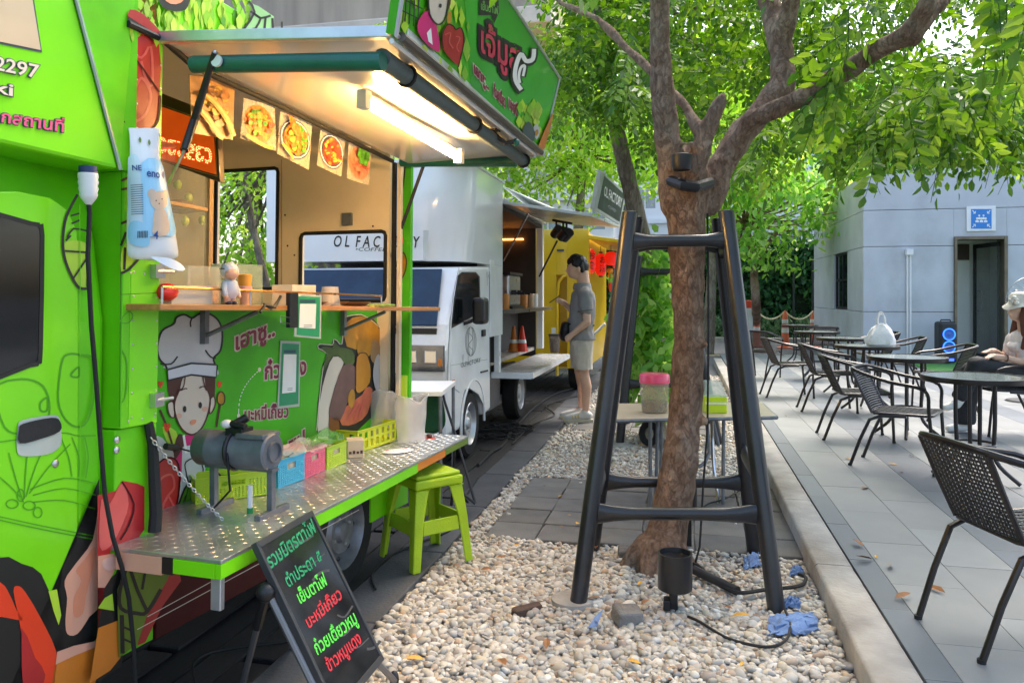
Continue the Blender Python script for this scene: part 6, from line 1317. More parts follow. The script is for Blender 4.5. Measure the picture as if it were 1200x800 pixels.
# ------------------------------------------------------------------ lime stool
fp = [onz(527, 660, .012), onz(551, 633, .012), onz(486, 651, .012), onz(467, 672, .012)]
ctr_ = sum(fp, Vector()) / 4; dir_ = ((fp[0] + fp[1]) / 2 - (fp[2] + fp[3]) / 2); sw_ = (fp[0] - fp[1]).length
SM = mat('lime stool plastic', (.36, .55, .008), .42, bump=.35, bscale=160, var=.06)
ctr_ = ctr_ + RT * -.045
ST = thing('stool', 'lime green plastic stool standing on the border slabs beside the counter', 'stool', ctr_[:], (0, 0, math.atan2(dir_.y, dir_.x)))
hs_, bt, tp = .465, .178, .132
q = MB(); q.prism([(-tp, -tp), (-.02, -tp - .003), (.02, -tp - .003), (tp, -tp), (tp + .003, 0), (tp, tp), (0, tp + .003), (-tp, tp), (-tp - .003, 0)], 2, hs_ - .022, hs_, SM); q.prism([(-tp - .01, -tp - .01), (tp + .01, -tp - .01), (tp + .01, tp + .01), (-tp - .01, tp + .01)], 2, hs_ - .07, hs_ - .0225, SM); q.build('seat', ST, smooth=False, bev=.02)
for sx in (-1, 1):
    for sy in (-1, 1):
        q = MB(); a, b = tp + .006, bt; wa, wb = .062, .044
        def ring(z, e, wd): return [(sx * e, sy * e, z), (sx * (e - wd), sy * e, z), (sx * (e - wd), sy * (e - .012), z), (sx * (e - .014), sy * (e - .014), z), (sx * (e - .012), sy * (e - wd), z), (sx * e, sy * (e - wd), z)]
        r0, r1, r2 = ring(hs_ - .071, a, wa + .015), ring(hs_ * .5, (a + b) / 2, wa - .008), ring(0, b, wb); vs = r0 + r1 + r2
        fs_ = [(i, (i + 1) % 6, 6 + (i + 1) % 6, 6 + i) for i in range(6)] + [(6 + i, 6 + (i + 1) % 6, 12 + (i + 1) % 6, 12 + i) for i in range(6)] + [tuple(range(6)), tuple(range(12, 18))]
        if sx * sy < 0: fs_ = [f[::-1] for f in fs_]
        q.add(vs, fs_, SM); q.build('leg', ST, smooth=False, bev=.006)
for k in range(4):
    M = Matrix.Rotation(k * math.pi / 2, 4, 'Z'); q = MB(); z0_, z1_ = .17, .24; e0, e1 = bt - (bt - tp) * z0_ / hs_ - .004, bt - (bt - tp) * z1_ / hs_ - .004
    q.hexa([M @ Vector(v) for v in ((-e0 + .05, e0 - .012, z0_), (e0 - .05, e0 - .012, z0_), (e0 - .05, e0, z0_), (-e0 + .05, e0, z0_))], [M @ Vector(v) for v in ((-e1 + .05, e1 - .012, z1_), (e1 - .05, e1 - .012, z1_), (e1 - .05, e1, z1_), (-e1 + .05, e1, z1_))], SM); q.build('cross_panel', ST, smooth=False, bev=.003)

# ------------------------------------------------------------------ blackboard stand
TL, TRt = onx(300, 635, -1.24), onx(366, 597, -1.24); BR = ony(451, 772, TRt.y); BL = BR + TL - TRt
bn = (TRt - TL).cross(BL - TL).normalized(); bn = -bn if (EYE - TL).dot(bn) < 0 else bn
BO = plane(TL, bn); T = thing('menu_board', 'tilted black menu board on tripod legs with green and red Thai writing', 'sign', ((BL + BR) / 2 * 1)[:])
cen = (TL + TRt + BR + BL) / 4; ins = lambda k: [p + (cen - p).normalized() * k for p in (TL, TRt, BR, BL)]
BBM = mat('black glossy board', (.02, .021, .022), .1, coat=.8, var=.5, scale=6); q = MB(); q.slab([p - bn * .004 for p in ins(.012)], bn, .012, BBM); bo = q.build('board', T, world=True, smooth=False)
bf = mat('dark grey board frame', (.05, .05, .053), .4, metal=.3)
cs = [TL, TRt, BR, BL]; ic = ins(.025)
for i in range(4):
    j = (i + 1) % 4; q = MB(); q.slab([cs[i], cs[j], ic[j], ic[i]] if True else [], bn, .022, bf); q.build('frame', T, world=True, smooth=False, bev=.002)
BO2 = plane(TL - bn * .004, bn); q = MB(); MGN = mat('dark green marker', (.015, .30, .12), .5); LGN = mat('bright green marker', (.10, .72, .06), .5); RDM = mat('red marker', (.6, .02, .035), .5); upb = (-9.5, -21)
for body, p0, p1, m, k in (('รวมมิตรตาโฟ', (317, 666), (371, 622), MGN, 1.0), ('ตำประดา ๕', (338, 688), (378, 656), MGN, .9), ('เย็นตาโฟ', (352, 707), (384, 684), LGN, .9), ('บะหมี่เกี๊ยว', (362, 736), (401, 700), RDM, .85), ('ก๋วยเตี๋ยวหมู', (372, 767), (419, 729), LGN, .95), ('ข้าวหมูแดง', (386, 787), (424, 752), RDM, .9)):
    q = MB(); q.text(BO2, body, p0, p1, (upb[0] * k, upb[1] * k), m, 1, .02); q.build('written_line', bo, world=True, smooth=False)
q = MB(); CK = mat('chalk smear', (.055, .055, .055), .5, var=.3, scale=30); random.seed(3)
for x, y, l in ((325, 650, 30), (345, 640, 22), (352, 665, 28), (366, 680, 20), (375, 715, 24), (395, 720, 18), (390, 745, 26), (410, 760, 22), (430, 760, 16)): q.stroke(BO2, [(x, y), (x + l * .5, y - l * .2 + random.uniform(-6, 6)), (x + l, y - l * .6)], random.uniform(1, 3.5), CK, .4, 3, False)
q.build('chalk_smears', bo, world=True, smooth=False)
tub = mat('grey leg tube', (.22, .22, .23), .35, metal=.7)
lo = TL.lerp(BL, .45) - bn * .03; q = MB(); q.tube([TL.lerp(BL, .30) - bn * .035, BL - bn * .03, BL + (BL - TL) * .25 - bn * .02], .011, tub, 8); q.build('leg', T, world=True)
q = MB(); q.tube([TRt.lerp(BR, .30) - bn * .035, BR - bn * .03, onz(462, 797, .03)], .011, tub, 8); q.build('leg', T, world=True)
ja = TL.lerp(BL, .26) - bn * .04; fo = onz(281, 815, .0); 
q = MB(); q.ball(ja, (.03, .03, .03), BLACKM, None, 12, 8); q.tube([ja, ja.lerp(fo, .3)], .016, BLACKM, 8); q.build('hinge', T, world=True)
q = MB(); q.tube([ja.lerp(fo, .28), fo], .011, tub, 8); q.build('leg', T, world=True); fo2 = fo + (TRt - TL); jb = TRt.lerp(BR, .26) - bn * .04
q = MB(); q.tube([jb, fo2], .011, tub, 8); q.build('leg', T, world=True)
q = MB(); q.ball(onz(462, 795, .03), (.018, .018, .03), BLACKM, None, 8, 6); q.build('foot', T, world=True)
# cables on the deck
def cable(label, pts, r=.006, z=.012, closed=False, cat='cable', name='cable'):
    P = spline([onz(x, y, z + random.uniform(0, .012)) for x, y in pts], 6, closed); q = MB(); q.tube(P, r, RUBBER, 6, closed); return tag(q.build(name), label, cat)
random.seed(12)
cable('thin black cable looping over the deck under the counter skirt', [(228, 800), (226, 778), (245, 765), (280, 758), (330, 752), (375, 742), (385, 730)])
cable('black cable lying along the deck behind the stool', [(440, 690), (436, 672), (450, 655), (480, 640), (505, 630), (530, 618), (540, 590), (560, 560)])
# ------------------------------------------------------------------ white coffee truck
X1 = -1.75
wt = thing('coffee_truck', 'small white coffee truck with a box body, open side counter and a raised flap', 'truck', (-2.55, 6.4, 0))
WB = lambda q, n, par=None, **k: q.build(n, par or wt, world=True, **k)
WS = plane((X1, 0, 0), (1, 0, 0)); yz = lambda px, py: (onx(px, py, X1).y, onx(px, py, X1).z)
cy_, cz_ = 6.33, .29; arc = [(cy_ + .37 * math.cos(a), cz_ + .37 * math.sin(a)) for a in np.linspace(-.1, math.pi + .1, 16)]
pr = [yz(524, 447), yz(523, 410), yz(526, 380), yz(541, 313), yz(574, 312), yz(575, 480)] + [(cy_ + .45, .30)] + [(a, max(.30, b)) for a, b in arc] + [(cy_ - .45, .30), (5.58, .30)]
pr = [(a, b) for a, b in pr]
q = MB(); q.prism([(a, b) for a, b in pr], 0, -3.35, X1, WHITEP); WB(q, 'cab', smooth=False, bev=.03)
# windscreen on the sloping front
f0_, f1_ = Vector((0,) + tuple(yz(526, 384))), Vector((0,) + tuple(yz(540, 318))); wn = Vector((0, -(f1_.z - f0_.z), (f1_.y - f0_.y))).normalized()
q = MB(); q.slab([Vector((-1.84, f0_.y, f0_.z)) + wn * .035, Vector((-1.90, f1_.y, f1_.z)) + wn * .035, Vector((-3.2, f1_.y, f1_.z)) + wn * .035, Vector((-3.26, f0_.y, f0_.z)) + wn * .035], wn, .01, mat('windscreen glass', (.02, .045, .085), .03, spec=.3, var=.2)); ws_ = WB(q, 'windscreen', smooth=False)
q = MB(); b_ = f0_ + wn * .014; q.tube([(-1.95, b_.y, b_.z + .02), (-2.6, b_.y + .03, b_.z + .05)], .008, BLACKM, 6); q.box((-3.2, f0_.y - .03, f0_.z - .05), (-1.84, f0_.y + .0, f0_.z - .005), BLACKM); WB(q, 'wiper', ws_, smooth=False)
HG = mat('headlight glass', (.22, .23, .25), .08, metal=.7, var=.3, scale=9)
yf = yz(523, 430)[0] - .012
for xa, xb in ((-2.12, -1.765), (-3.33, -2.98)): q = MB(); q.box((xa, yf, .80), (xb, yf + .05, 1.0), HG); [q.box(((xa + xb) / 2 + e - .05, yf - .004, .86), ((xa + xb) / 2 + e + .05, yf + .01, .96), CHROME) for e in (-.09, .07)]; q.box(((xa + xb) / 2 + .13, yf - .004, .84), ((xa + xb) / 2 + .165, yf + .01, .9), ORANGE); WB(q, 'headlight', smooth=False, bev=.015)
q = MB(); q.box((-3.3, yf - .06, .30), (-1.80, yf + .02, .62), WHITEP); q.box((-2.9, yf - .064, .34), (-2.2, yf - .05, .5), BLACKM); WB(q, 'bumper', smooth=False, bev=.02)
# door
GW = [(529, 384), (532, 352), (536.5, 323), (541, 319.5), (557, 319.5), (561, 324), (562, 366)]
dpts = [(527, 386), (531, 350), (537, 316), (570, 315), (572, 360), (573, 470), (566, 474), (560, 462), (548, 454), (538, 460), (528, 452)]
q = MB(); q.slab([WS(a, b, .008) for a, b in dpts], (1, 0, 0), .012, WHITEP); dr_ = WB(q, 'door', smooth=False, bev=.004); DS = plane((X1 + .008, 0, 0), (1, 0, 0))
q = MB(); q.fill(DS, GW, GLASSD, 2, 0); q.stroke(DS, GW, 1.6, BLACKM, 3, 0); WB(q, 'window', dr_, smooth=False)
q = MB(); c = DS(565.5, 390); q.box(c + Vector((0, -.05, -.03)), c + Vector((.02, .05, .03)), BLACKM); WB(q, 'handle', dr_, smooth=False, bev=.006)
q = MB()
for k in (.45, .75, 1): q.stroke(DS, [(551.5 + 6.3 * k * math.cos(a), 400 + 17 * math.sin(a)) for a in np.linspace(0, 6.0, 15)], .45, GREYP, 1, 2)
q.stroke(DS, [(549, 390), (554, 396), (549, 404), (554, 410)], .5, GREYP, 1, 3, False); q.text(DS, 'OLFACTORY', (540, 430.5), (563, 424), (0, -7.5), GREYP, 1, .01); q.stroke(DS, [(528, 428), (571, 421)], .5, mat('panel seam', (.3, .31, .31), .5), 1, 0, False); WB(q, 'door_print', dr_, smooth=False)
q = MB(); c = DS(548, 364); q.box(c + Vector((.06, -.10, -.11)), c + Vector((.17, .07, .11)), BLACKM); o = WB(q, 'mirror', smooth=False, bev=.03); q = MB(); q.tube([c + Vector((0, -.12, -.1)), c + Vector((.08, -.04, -.07))], .018, BLACKM); WB(q, 'mirror_arm', o)
for cy in (cy_, 8.43): wheel(wt, (X1 - .10 + 2.55, cy - 6.4, .285), .285, .17)
q = MB(); q.tube([(X1 + .004, a, b) for a, b in arc], .012, WHITEP, 6); WB(q, 'arch_lip')
q = MB(); q.box((-3.2, 5.9, .25), (-1.95, 6.75, .62), BLACKM); q.box((-3.1, 6.7, .30), (-2.1, 9.7, .52), BLACKM); q.box((-1.98, 8.0, .3), (-1.94, 8.9, .6), BLACKM); WB(q, 'chassis', smooth=False)
q = MB(); q.box((-1.95, 7.45, .22), (-1.90, 7.95, .56), DULLST); WB(q, 'mud_flap', smooth=False)
q = MB(); SM_ = mat('grey seam', (.10, .10, .10), .7); W2 = plane((X1 + .001, 0, 0), (1, 0, 0))
for a in ([(524.5, 447), (526, 400), (531, 345), (538, 313)], [(573.2, 318), (574, 395), (575, 470)], [(524, 452), (531, 452)]): q.stroke(W2, a, .5, SM_, 1, 2, False)
c = W2(530, 447); q.box(c + Vector((0, -.03, -.015)), c + Vector((.012, .03, .015)), ORANGE); q.tube([W2(562, 436, .012), W2(570, 434, .012)], .008, BLACKM, 6); WB(q, 'body_seam', smooth=False)
q = MB(); q.box((-3.05, yf - .012, .66), (-2.15, yf + .02, .78), BLACKM); q.box((-3.0, yf - .016, .69), (-2.2, yf - .008, .70), CHROME); q.box((-3.0, yf - .016, .735), (-2.2, yf - .008, .745), CHROME); WB(q, 'grille', smooth=False)
# box over the cab with rounded shiny corner
zb_, zt__ = 1.665, 2.475; ch = [(-3.5, 7.32), (-3.5, 6.0), (-2.08, 6.0)] + [(-2.08 + .36 * math.sin(t), 6.36 - .36 * math.cos(t)) for t in np.linspace(.15, math.pi / 2, 9)] + [(-1.72, 7.32)]
BOXW = mat('glossy white box', (.86, .875, .88), .14, coat=.6, var=.03, scale=2)
q = MB(); k = len(ch); vs = []
for z, s_ in ((zb_, 1.0), (zb_ + .02, 0.0), (zb_ + .25, .0), (zb_ + .6, .0), (zt__ - .03, 0), (zt__, 0)):
    for (x, y) in ch:
        d = .10 * math.exp(-((z - zb_) / .22) ** 2) if (x > -2.05 and y < 6.5) else 0
        vs.append((x - d * .6, y + d * .8, z))
fs_ = [(i * k + j, i * k + (j + 1) % k, (i + 1) * k + (j + 1) % k, (i + 1) * k + j) for i in range(5) for j in range(k)] + [tuple(range(k - 1, -1, -1)), tuple(5 * k + j for j in range(k))]
q.add(vs, fs_, BOXW); bx = WB(q, 'cab_box', ang=50)
q = MB(); q.box((-3.52, 5.985, zt__), (-1.70, 7.33, zt__ + .02), ALU); WB(q, 'box_trim', bx, smooth=False)
BF = plane((0, 5.999, 0), (0, -1, 0)); q = MB(); q.text(BF, 'O L  F A C T O R Y', (391, 289), (491, 290), (1.5, -18.5), BLK, 2, .012, .1); q.text(BF, '•COFFEE', (417, 294), (453, 294.5), (0, -6), GREYP, 2, .0, .2); WB(q, 'box_lettering', bx, smooth=False)
# body behind with open side
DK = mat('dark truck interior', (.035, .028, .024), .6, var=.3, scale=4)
ya, yb2 = 7.34, 9.72
q = MB(); q.box((-3.4, ya, .68), (-1.86, yb2, .72), mat('pale bed floor', (.42, .36, .3), .7, var=.2)); WB(q, 'bed_floor', smooth=False)
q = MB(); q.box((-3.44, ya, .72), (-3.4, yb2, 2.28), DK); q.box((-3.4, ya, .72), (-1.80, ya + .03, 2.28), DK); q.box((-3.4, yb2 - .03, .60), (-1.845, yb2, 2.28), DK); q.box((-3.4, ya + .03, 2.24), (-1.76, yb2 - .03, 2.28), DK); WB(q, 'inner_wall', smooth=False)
q = MB(); q.box((-3.5, 7.33, 2.30), (-1.72, 9.8, 2.34), WHITEP); WB(q, 'roof', smooth=False, bev=.008)
a = WS(573.5, 395); b = WS(585, 306); q = MB(); q.box((X1 - .12, a.y, a.z), (X1 + .012, b.y + .1, b.z - .006), WHITEP); WB(q, 'side_pillar', smooth=False, bev=.006)
q = MB(); q.box((X1 - .06, 7.33, .62), (X1 - .01, 7.42, 2.30), WHITEP); WB(q, 'post', smooth=False, bev=.004); q = MB(); q.box((X1 - .08, yb2 - .04, .70), (X1 - .0, yb2 + .06, 2.30), WHITEP); WB(q, 'post', smooth=False, bev=.004)
# fold down side as a slatted platform
p_ = [onz(579, 438, .62), onz(620, 442, .62), onz(663, 415.5, .62), onz(624, 413, .62)]; x0_, x1_ = -1.84, -1.44; y0_, y1_ = 7.36, 9.85
n_ = 9; sw = (x1_ - x0_) / n_
for i in range(n_): q = MB(); q.box((x0_ + i * sw + .003, y0_, .60), (x0_ + (i + 1) * sw - .003, y1_, .625), ALU); WB(q, 'slat', smooth=False, bev=.004)
q = MB(); q.box((x0_, y0_ - .02, .565), (x1_, y0_ - .002, .622), WHITEP); q.box((x1_ + .001, y0_ - .02, .57), (x1_ + .02, y1_, .622), WHITEP); q.box((x0_, y0_ + .02, .57), (x1_ - .01, y1_, .599), ALU); WB(q, 'platform_frame', smooth=False)
# flap with soffit and the sign on its edge
fa_ = [Vector((X1, 7.36, 2.285)), Vector((-.86, 7.42, 2.14)), Vector((-.80, 10.2, 2.27)), Vector((X1, 9.9, 2.33))]
q = MB(); q.slab([p + Vector((0, 0, .03)) for p in fa_], (0, 0, 1), .03, mat('flap sheet', (.5, .52, .5), .3, var=.1)); fl = WB(q, 'flap', smooth=False, bev=.004)
q = MB(); q.slab([fa_[0] + Vector((.0, .0, .19)), Vector((X1 + .0, 7.45, 2.47)), Vector((X1 + .02, 9.5, 2.36)), Vector((-1.2, 9.4, 2.30)), Vector((-1.5, 7.5, 2.345))][1:], (.3, 0, 1), .012, mat('pale awning cloth', (.55, .6, .58), .7)); WB(q, 'canopy_sheet', fl, smooth=False)
sg_ = [(705, 200), (734, 226), (727, 264), (696, 246)]; SP = plane((-.86, 7.4, 2.1), (1, 0, -.28))
q = MB(); q.slab([SP(*p) for p in sg_], SP.n, .04, mat('sign frame pale', (.5, .53, .5), .4)); sb_ = WB(q, 'sign_box', smooth=False, bev=.005)
q = MB(); q.fill(SP, [(708, 206), (732, 228), (726, 260), (700, 244)], mat('dark sign face', (.025, .03, .027), .4), 1, 0); q.text(SP, 'OL FACTORY', (707.5, 229), (728, 243.5), (1.4, -16), WHITE, 2, .015); q.text(SP, '•COFFEE', (712, 243), (721, 249), (.4, -5), mat('grey lettering', (.4, .42, .4), .5), 2, .0); WB(q, 'sign_face', sb_, smooth=False)
q = MB()
for px, py, t in ((652, 272, 8.6), (660, 275, 8.3), (664, 276, 8.3)): c = at(px, py, t); q.lathe([(.03, -.07), (.05, -.06), (.055, .07), (.001, .07)], BLACKM, 12, Matrix.Translation(c) @ Euler((R(60), 0, R(40))).to_matrix().to_4x4()); q.tube([c, c + Vector((0, 0, .14))], .012, BLACKM, 6)
q.tube([at(648, 258, 8.5), at(670, 262, 8.3)], .015, BLACKM, 6); WB(q, 'spotlight')
q = MB(); q.tube([at(619, 250, 8.0), at(600, 287, 8.2)], .012, STEEL, 6); q.tube([at(600, 287, 8.2), at(590, 306, 8.3)], .007, STEEL, 6); WB(q, 'gas_strut'); q = MB(); q.tube([at(653, 282, 9.4), at(632, 324, 9.6)], .012, BLACKM, 6); WB(q, 'gas_strut')
q = MB(); G2 = mat('lit amber strip', (1, .6, .2), .4, emit='#ff9a3c', es=5); q.tube([(-3.36, ya + .1, 2.15), (-3.36, yb2 - .1, 2.15)], .012, G2, 6); q.tube([(-2.9, yb2 - .06, 2.1), (-2.0, yb2 - .06, 2.1)], .010, G2, 6); WB(q, 'light_strip')
# coffee counter inside
q = MB(); q.box((-2.15, ya + .1, 1.20), (-1.62, yb2 - .06, 1.235), mat('counter top', (.12, .1, .08), .3)); q.box((-2.1, ya + .15, .722), (-2.06, yb2 - .1, 1.199), mat('counter front', (.05, .045, .04), .5)); WB(q, 'service_counter', smooth=False)
q = MB(); q.box((-2.2, ya + .04, 1.24), (-1.85, ya + .07, 1.75), mat('orange wood board', (.55, .25, .09), .5)); WB(q, 'menu_plank', smooth=False)
q = MB(); random.seed(5)
for z in (1.45, 1.7, 1.95): q.box((-3.39, ya + .2, z), (-3.1, yb2 - .2, z + .02), mat('rack wood', (.2, .11, .05), .5))
WB(q, 'rack_shelf', smooth=False)
cols = [mat('jar tan', (.4, .25, .12), .4), mat('jar white', (.6, .58, .5), .3), mat('jar orange', (.6, .22, .03), .4), STEEL, BLACKM]
q = MB()
for k in range(40):
    z = random.choice((1.472, 1.722, 1.972)); r_ = random.uniform(.03, .05); h_ = random.uniform(.08, .17); q.lathe([(r_, 0), (r_, h_ * .8), (r_ * .7, h_), (.001, h_)], random.choice(cols), 10, Matrix.Translation((-3.25, random.uniform(ya + .3, yb2 - .3), z)))
o = WB(q, 'jars'); o.name = 'shelf_goods'; o['kind'] = 'stuff'
CM = thing('coffee_machine', 'steel coffee machine on the counter inside the white truck', 'machine', (-1.95, 8.2, 1.236)); q = MB(); q.box((-.18, -.3, .03), (.16, .3, .36), STEEL); q.build('machine_body', CM, smooth=False, bev=.02); q = MB(); q.box((-.2, -.32, .36), (.18, .32, .39), BLACKM); q.build('lid', CM, smooth=False); q = MB(); q.box((-.2, -.3, 0), (.2, .3, .029), BLACKM); q.build('drip_tray', CM, smooth=False)
for k in (-.15, .15): q = MB(); q.lathe([(.03, 0), (.03, .05), (.001, .05)], BLACKM, 10, Matrix.Translation((.18, k, .15))); q.tube([(.2, k, .17), (.3, k, .16)], .012, BLACKM, 6); q.build('portafilter', CM, smooth=False)
for i, (y, c, lab) in enumerate(((8.7, cols[2], 'orange cup tower on the coffee truck counter near the machine'), (9.1, cols[0], 'tan jar at the far end of the coffee truck counter'), (9.35, cols[1], 'white jar beside the far post of the coffee truck'), (7.75, cols[2], 'orange tin at the near end of the coffee truck counter'))):
    q = MB(); q.lathe([(.05, 0), (.055, .14), (.05, .16), (.001, .165)], c, 14, Matrix.Translation((-1.8, y, 1.236))); tag(q.build('canister'), lab, 'canister')
# bins standing on the platform
for px, py, lab in ((605.5, 411, 'smoky clear plastic bin near the cab on the truck platform'), (650, 413, 'smoky clear plastic bin at the far end of the truck platform')):
    c = onz(px, py, .626); T = thing('bin', lab, 'bin', c[:], group='plastic bins on the truck platform'); q = MB(); q.lathe([(.06, 0), (.078, .22)], glass('smoky bin plastic', '#6d5f55', .15, .72), 16, None, False); q.build('bin_wall', T); q = MB(); q.lathe([(.077, .22), (.083, .222), (.083, .245), (.077, .246)], BLACKM, 16); q.build('rim', T); q = MB(); q.ball((0, 0, .1), (.055, .055, .09), mat('crumpled paper', (.5, .42, .36), .8, var=.5, scale=40, bump=.8), None, 10, 8); q.build('contents', T)
for px, py, lab in ((602, 372, 'orange traffic cone stored inside the white truck beside the near bin'), (612, 376, 'red traffic cone with a white band stored inside the white truck')):
    c = at(px, 386, 8.9); c.z = .73; q = MB(); q.lathe([(.07, 0), (.065, .02), (.04, .14), (.015, .29), (.001, .30)], ORANGE if px < 605 else VERM, 14, Matrix.Translation(c)); q.lathe([(.051, .10), (.043, .14)], WHITE, 14, Matrix.Translation(c)); tag(q.build('traffic_cone'), lab, 'cone')

# ------------------------------------------------------------------ yellow truck with lanterns
YP = mat('yellow body paint', (.78, .50, .01), .32, coat=.4, var=.06, scale=2)
yt = thing('yellow_truck', 'bright yellow food truck parked beyond the white truck with red lanterns under its awning', 'truck', (-2.3, 11.4, 0)); yy = 10.75
pa, pb = ony(643, 445, yy), ony(690, 268, yy); h0, h1 = ony(652, 440, yy), ony(664.5, 322, yy)
q = MB()
for a, b, c, d in cells([pa.x - 1.3, pb.x], [.35, pb.z], [(h0.x, .36, h1.x, h1.z)]): q.box((a, yy, b), (c, yy + .06, d), YP)
q.build('front_panel', yt, world=True, smooth=False, bev=.003)
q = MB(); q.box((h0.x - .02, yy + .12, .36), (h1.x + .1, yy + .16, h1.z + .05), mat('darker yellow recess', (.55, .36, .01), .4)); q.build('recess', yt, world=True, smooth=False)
q = MB(); q.tube([ony(653, 440, yy - .01), ony(653, 350, yy - .01), ony(655, 330, yy - .01), ony(660, 324, yy - .01), ony(664, 323, yy - .01)], .02, YP, 8); q.build('arch_trim', yt, world=True)
q = MB(); q.box((pa.x - 1.3, yy + .17, .35), (pb.x - .03, 13.6, pb.z - .02), YP); q.build('body', yt, world=True, smooth=False, bev=.02)
q = MB(); q.slab([Vector((pb.x, yy - .1, 2.22)), Vector((-.45, yy + .1, 2.10)), Vector((-.40, 13.4, 2.10)), Vector((pb.x, 13.4, 2.22))], (0, 0, 1), .05, YP); q.build('awning', yt, world=True, smooth=False, bev=.005)
q = MB(); a, b = ony(646, 402, yy - .03), ony(652, 384, yy - .03); q.box((a.x, yy - .02, a.z), (b.x, yy - .002, b.z), WHITE); c = ony(649, 277, yy - .03); q.lathe([(.03, 0), (.03, .015), (.001, .016)], WHITE, 12, Matrix.Translation((c.x + .1, yy, c.z)) @ Matrix.Rotation(R(90), 4, 'X')); q.box((pa.x + .12, yy - .02, 2.0), (pa.x + .22, yy - .002, 2.03), GREYP); q.build('sticker', yt, world=True, smooth=False)
wheel(yt, (pb.x - .25 + 2.3, yy + .55 - 11.4, .28), .28, .17)
LR = mat('red lantern paper', (.72, .02, .015), .5, var=.08, bump=.3, bscale=12, emit='#ff2010', es=.12)
def lantern(px, py, wpx, hpx, t, lab, body=None):
    c = at(px, py, t); k = t / 900; r_, h_ = wpx / 2 * k, hpx / 2 * k; T = thing('lantern', lab, 'lantern', c[:], (0, 0, YAW), 'red paper lanterns under the yellow awning'); q = MB(); pf = [(.001, -h_)]
    for i in range(15):
        u = -1 + 2 * i / 14; pf.append((r_ * (max(.0, 1 - abs(u) ** 3.2) ** .5 * .75 + .25) * (1 + .025 * (-1) ** i), u * h_ * .97))
    q.lathe(pf + [(.001, h_)], LR, 18); q.build('shade', T); q = MB(); q.lathe([(r_ * .35, h_ * .95), (r_ * .35, h_ * 1.06), (.001, h_ * 1.06)], BLACKM, 12); q.lathe([(r_ * .35, -h_ * 1.05), (r_ * .35, -h_ * .95)], BLACKM, 12); q.tube([(0, 0, h_), (0, 0, h_ + .1)], .004, BLACKM, 5); q.build('cap', T)
    if body:
        q = MB(); v0, _ = text_mesh(body[0]); 
        for i, ch_ in enumerate(body):
            v, f = text_mesh(ch_, .015); s_ = h_ * .62; q.add([((a - .5) * s_ + r_ * .28, -math.sqrt(max(0, r_ * r_ - min(r_, abs((a - .5) * s_ + r_ * .28)) ** 2)) - .012, h_ * (.15 - .72 * i) + b * s_) for a, b in v], f, BLK)
        q.build('lettering', T, smooth=False)
lantern(690, 306, 17, 31, 11.3, 'long red paper lantern with two black characters, nearest the man', 'お食')
lantern(704, 310, 13, 28, 11.7, 'narrow red paper lantern with black characters in the middle of the row', 'お酒')
lantern(716, 303, 15, 17, 11.5, 'round red paper lantern at the far end of the yellow awning')
lantern(722, 310, 8, 10, 12.4, 'small red paper lantern half behind the round one')
c = at(715, 326, 11.5); q = MB()
for k, (z, r_) in enumerate(((.11, .05), (.04, .04), (-.03, .034))): q.ball(c + Vector((0, 0, z)), (r_, r_, r_ * .9), mat('orange tassel', (.72, .28, .01), .5), None, 10, 8)
q.tube([c + Vector((0, 0, -.05)), c + Vector((0, 0, -.2))], [.03, .014], VERM, 8); tag(q.build('tassel'), 'orange and red tassel hanging below the round lantern', 'tassel')
random.seed(15)
for k, (px, py, lab) in enumerate(((585, 512, 'tangle of black cables on the deck below the white truck'), (598, 502, 'coil of black cable beside the rear wheel of the white truck'))):
    q = MB()
    for j in range(5):
        a0_ = random.uniform(0, 6); c = onz(px + random.uniform(-8, 8), py + random.uniform(-4, 4), .012); r_ = random.uniform(.12, .24); q.tube([c + Vector((r_ * math.cos(t) * random.uniform(.9, 1.1), r_ * .7 * math.sin(t), random.uniform(0, .035))) for t in np.linspace(a0_, a0_ + 5.6, 16)], .009, RUBBER, 6)
    tag(q.build('cable_coil'), lab, 'cable', 'cable coils on the deck')
cable('thick black hose running along the edge of the deck past the white truck', [(560, 545), (575, 530), (588, 522), (600, 505), (625, 478), (650, 462), (672, 455)], .016)
cable('thin cable crossing the border towards the deck near the standing man', [(600, 520), (625, 497), (650, 486), (640, 475), (668, 466), (690, 462)], .008)

# ------------------------------------------------------------------ people
SKIN = mat('skin', (.80, .49, .34), .5, var=.08, scale=12); SKIN2 = mat('fair skin', (.68, .43, .31), .5, var=.08, scale=12)
HAIR = mat('black hair', (.012, .010, .010), .45, bump=.5, bscale=60, var=.3, stretch=(1, 1, .2))
mp = onz(680, 491, .02); MAN = thing('person', 'man in grey polo shirt and beige shorts standing at the white truck with a phone', 'person', (mp.x, mp.y, .015), (0, 0, YAW))
cp_ = lambda *a: a
TILT = lambda v: Vector((v[0] - .02 - (v[2] - 1.5) * .10, v[1], v[2] - .045))
head = [((.02, 0, 1.735), .098, (.0, 0, 1.72), .09), ((-.03, 0, 1.70), .075, (-.045, 0, 1.655), .058), ((-.058, 0, 1.64), .042, (-.02, 0, 1.635), .05), ((-.098, 0, 1.70), .012, (-.116, 0, 1.676), .014), ((-.090, 0, 1.652), .016, (-.088, 0, 1.640), .016), ((.012, -.092, 1.70), .018, (.012, -.092, 1.67), .014), ((.012, .092, 1.70), .018, (.012, .092, 1.67), .014), ((-.085, -.03, 1.722), .018, (-.085, .03, 1.722), .018)]
head = [(TILT(a), b, TILT(c), d) for a, b, c, d in head]
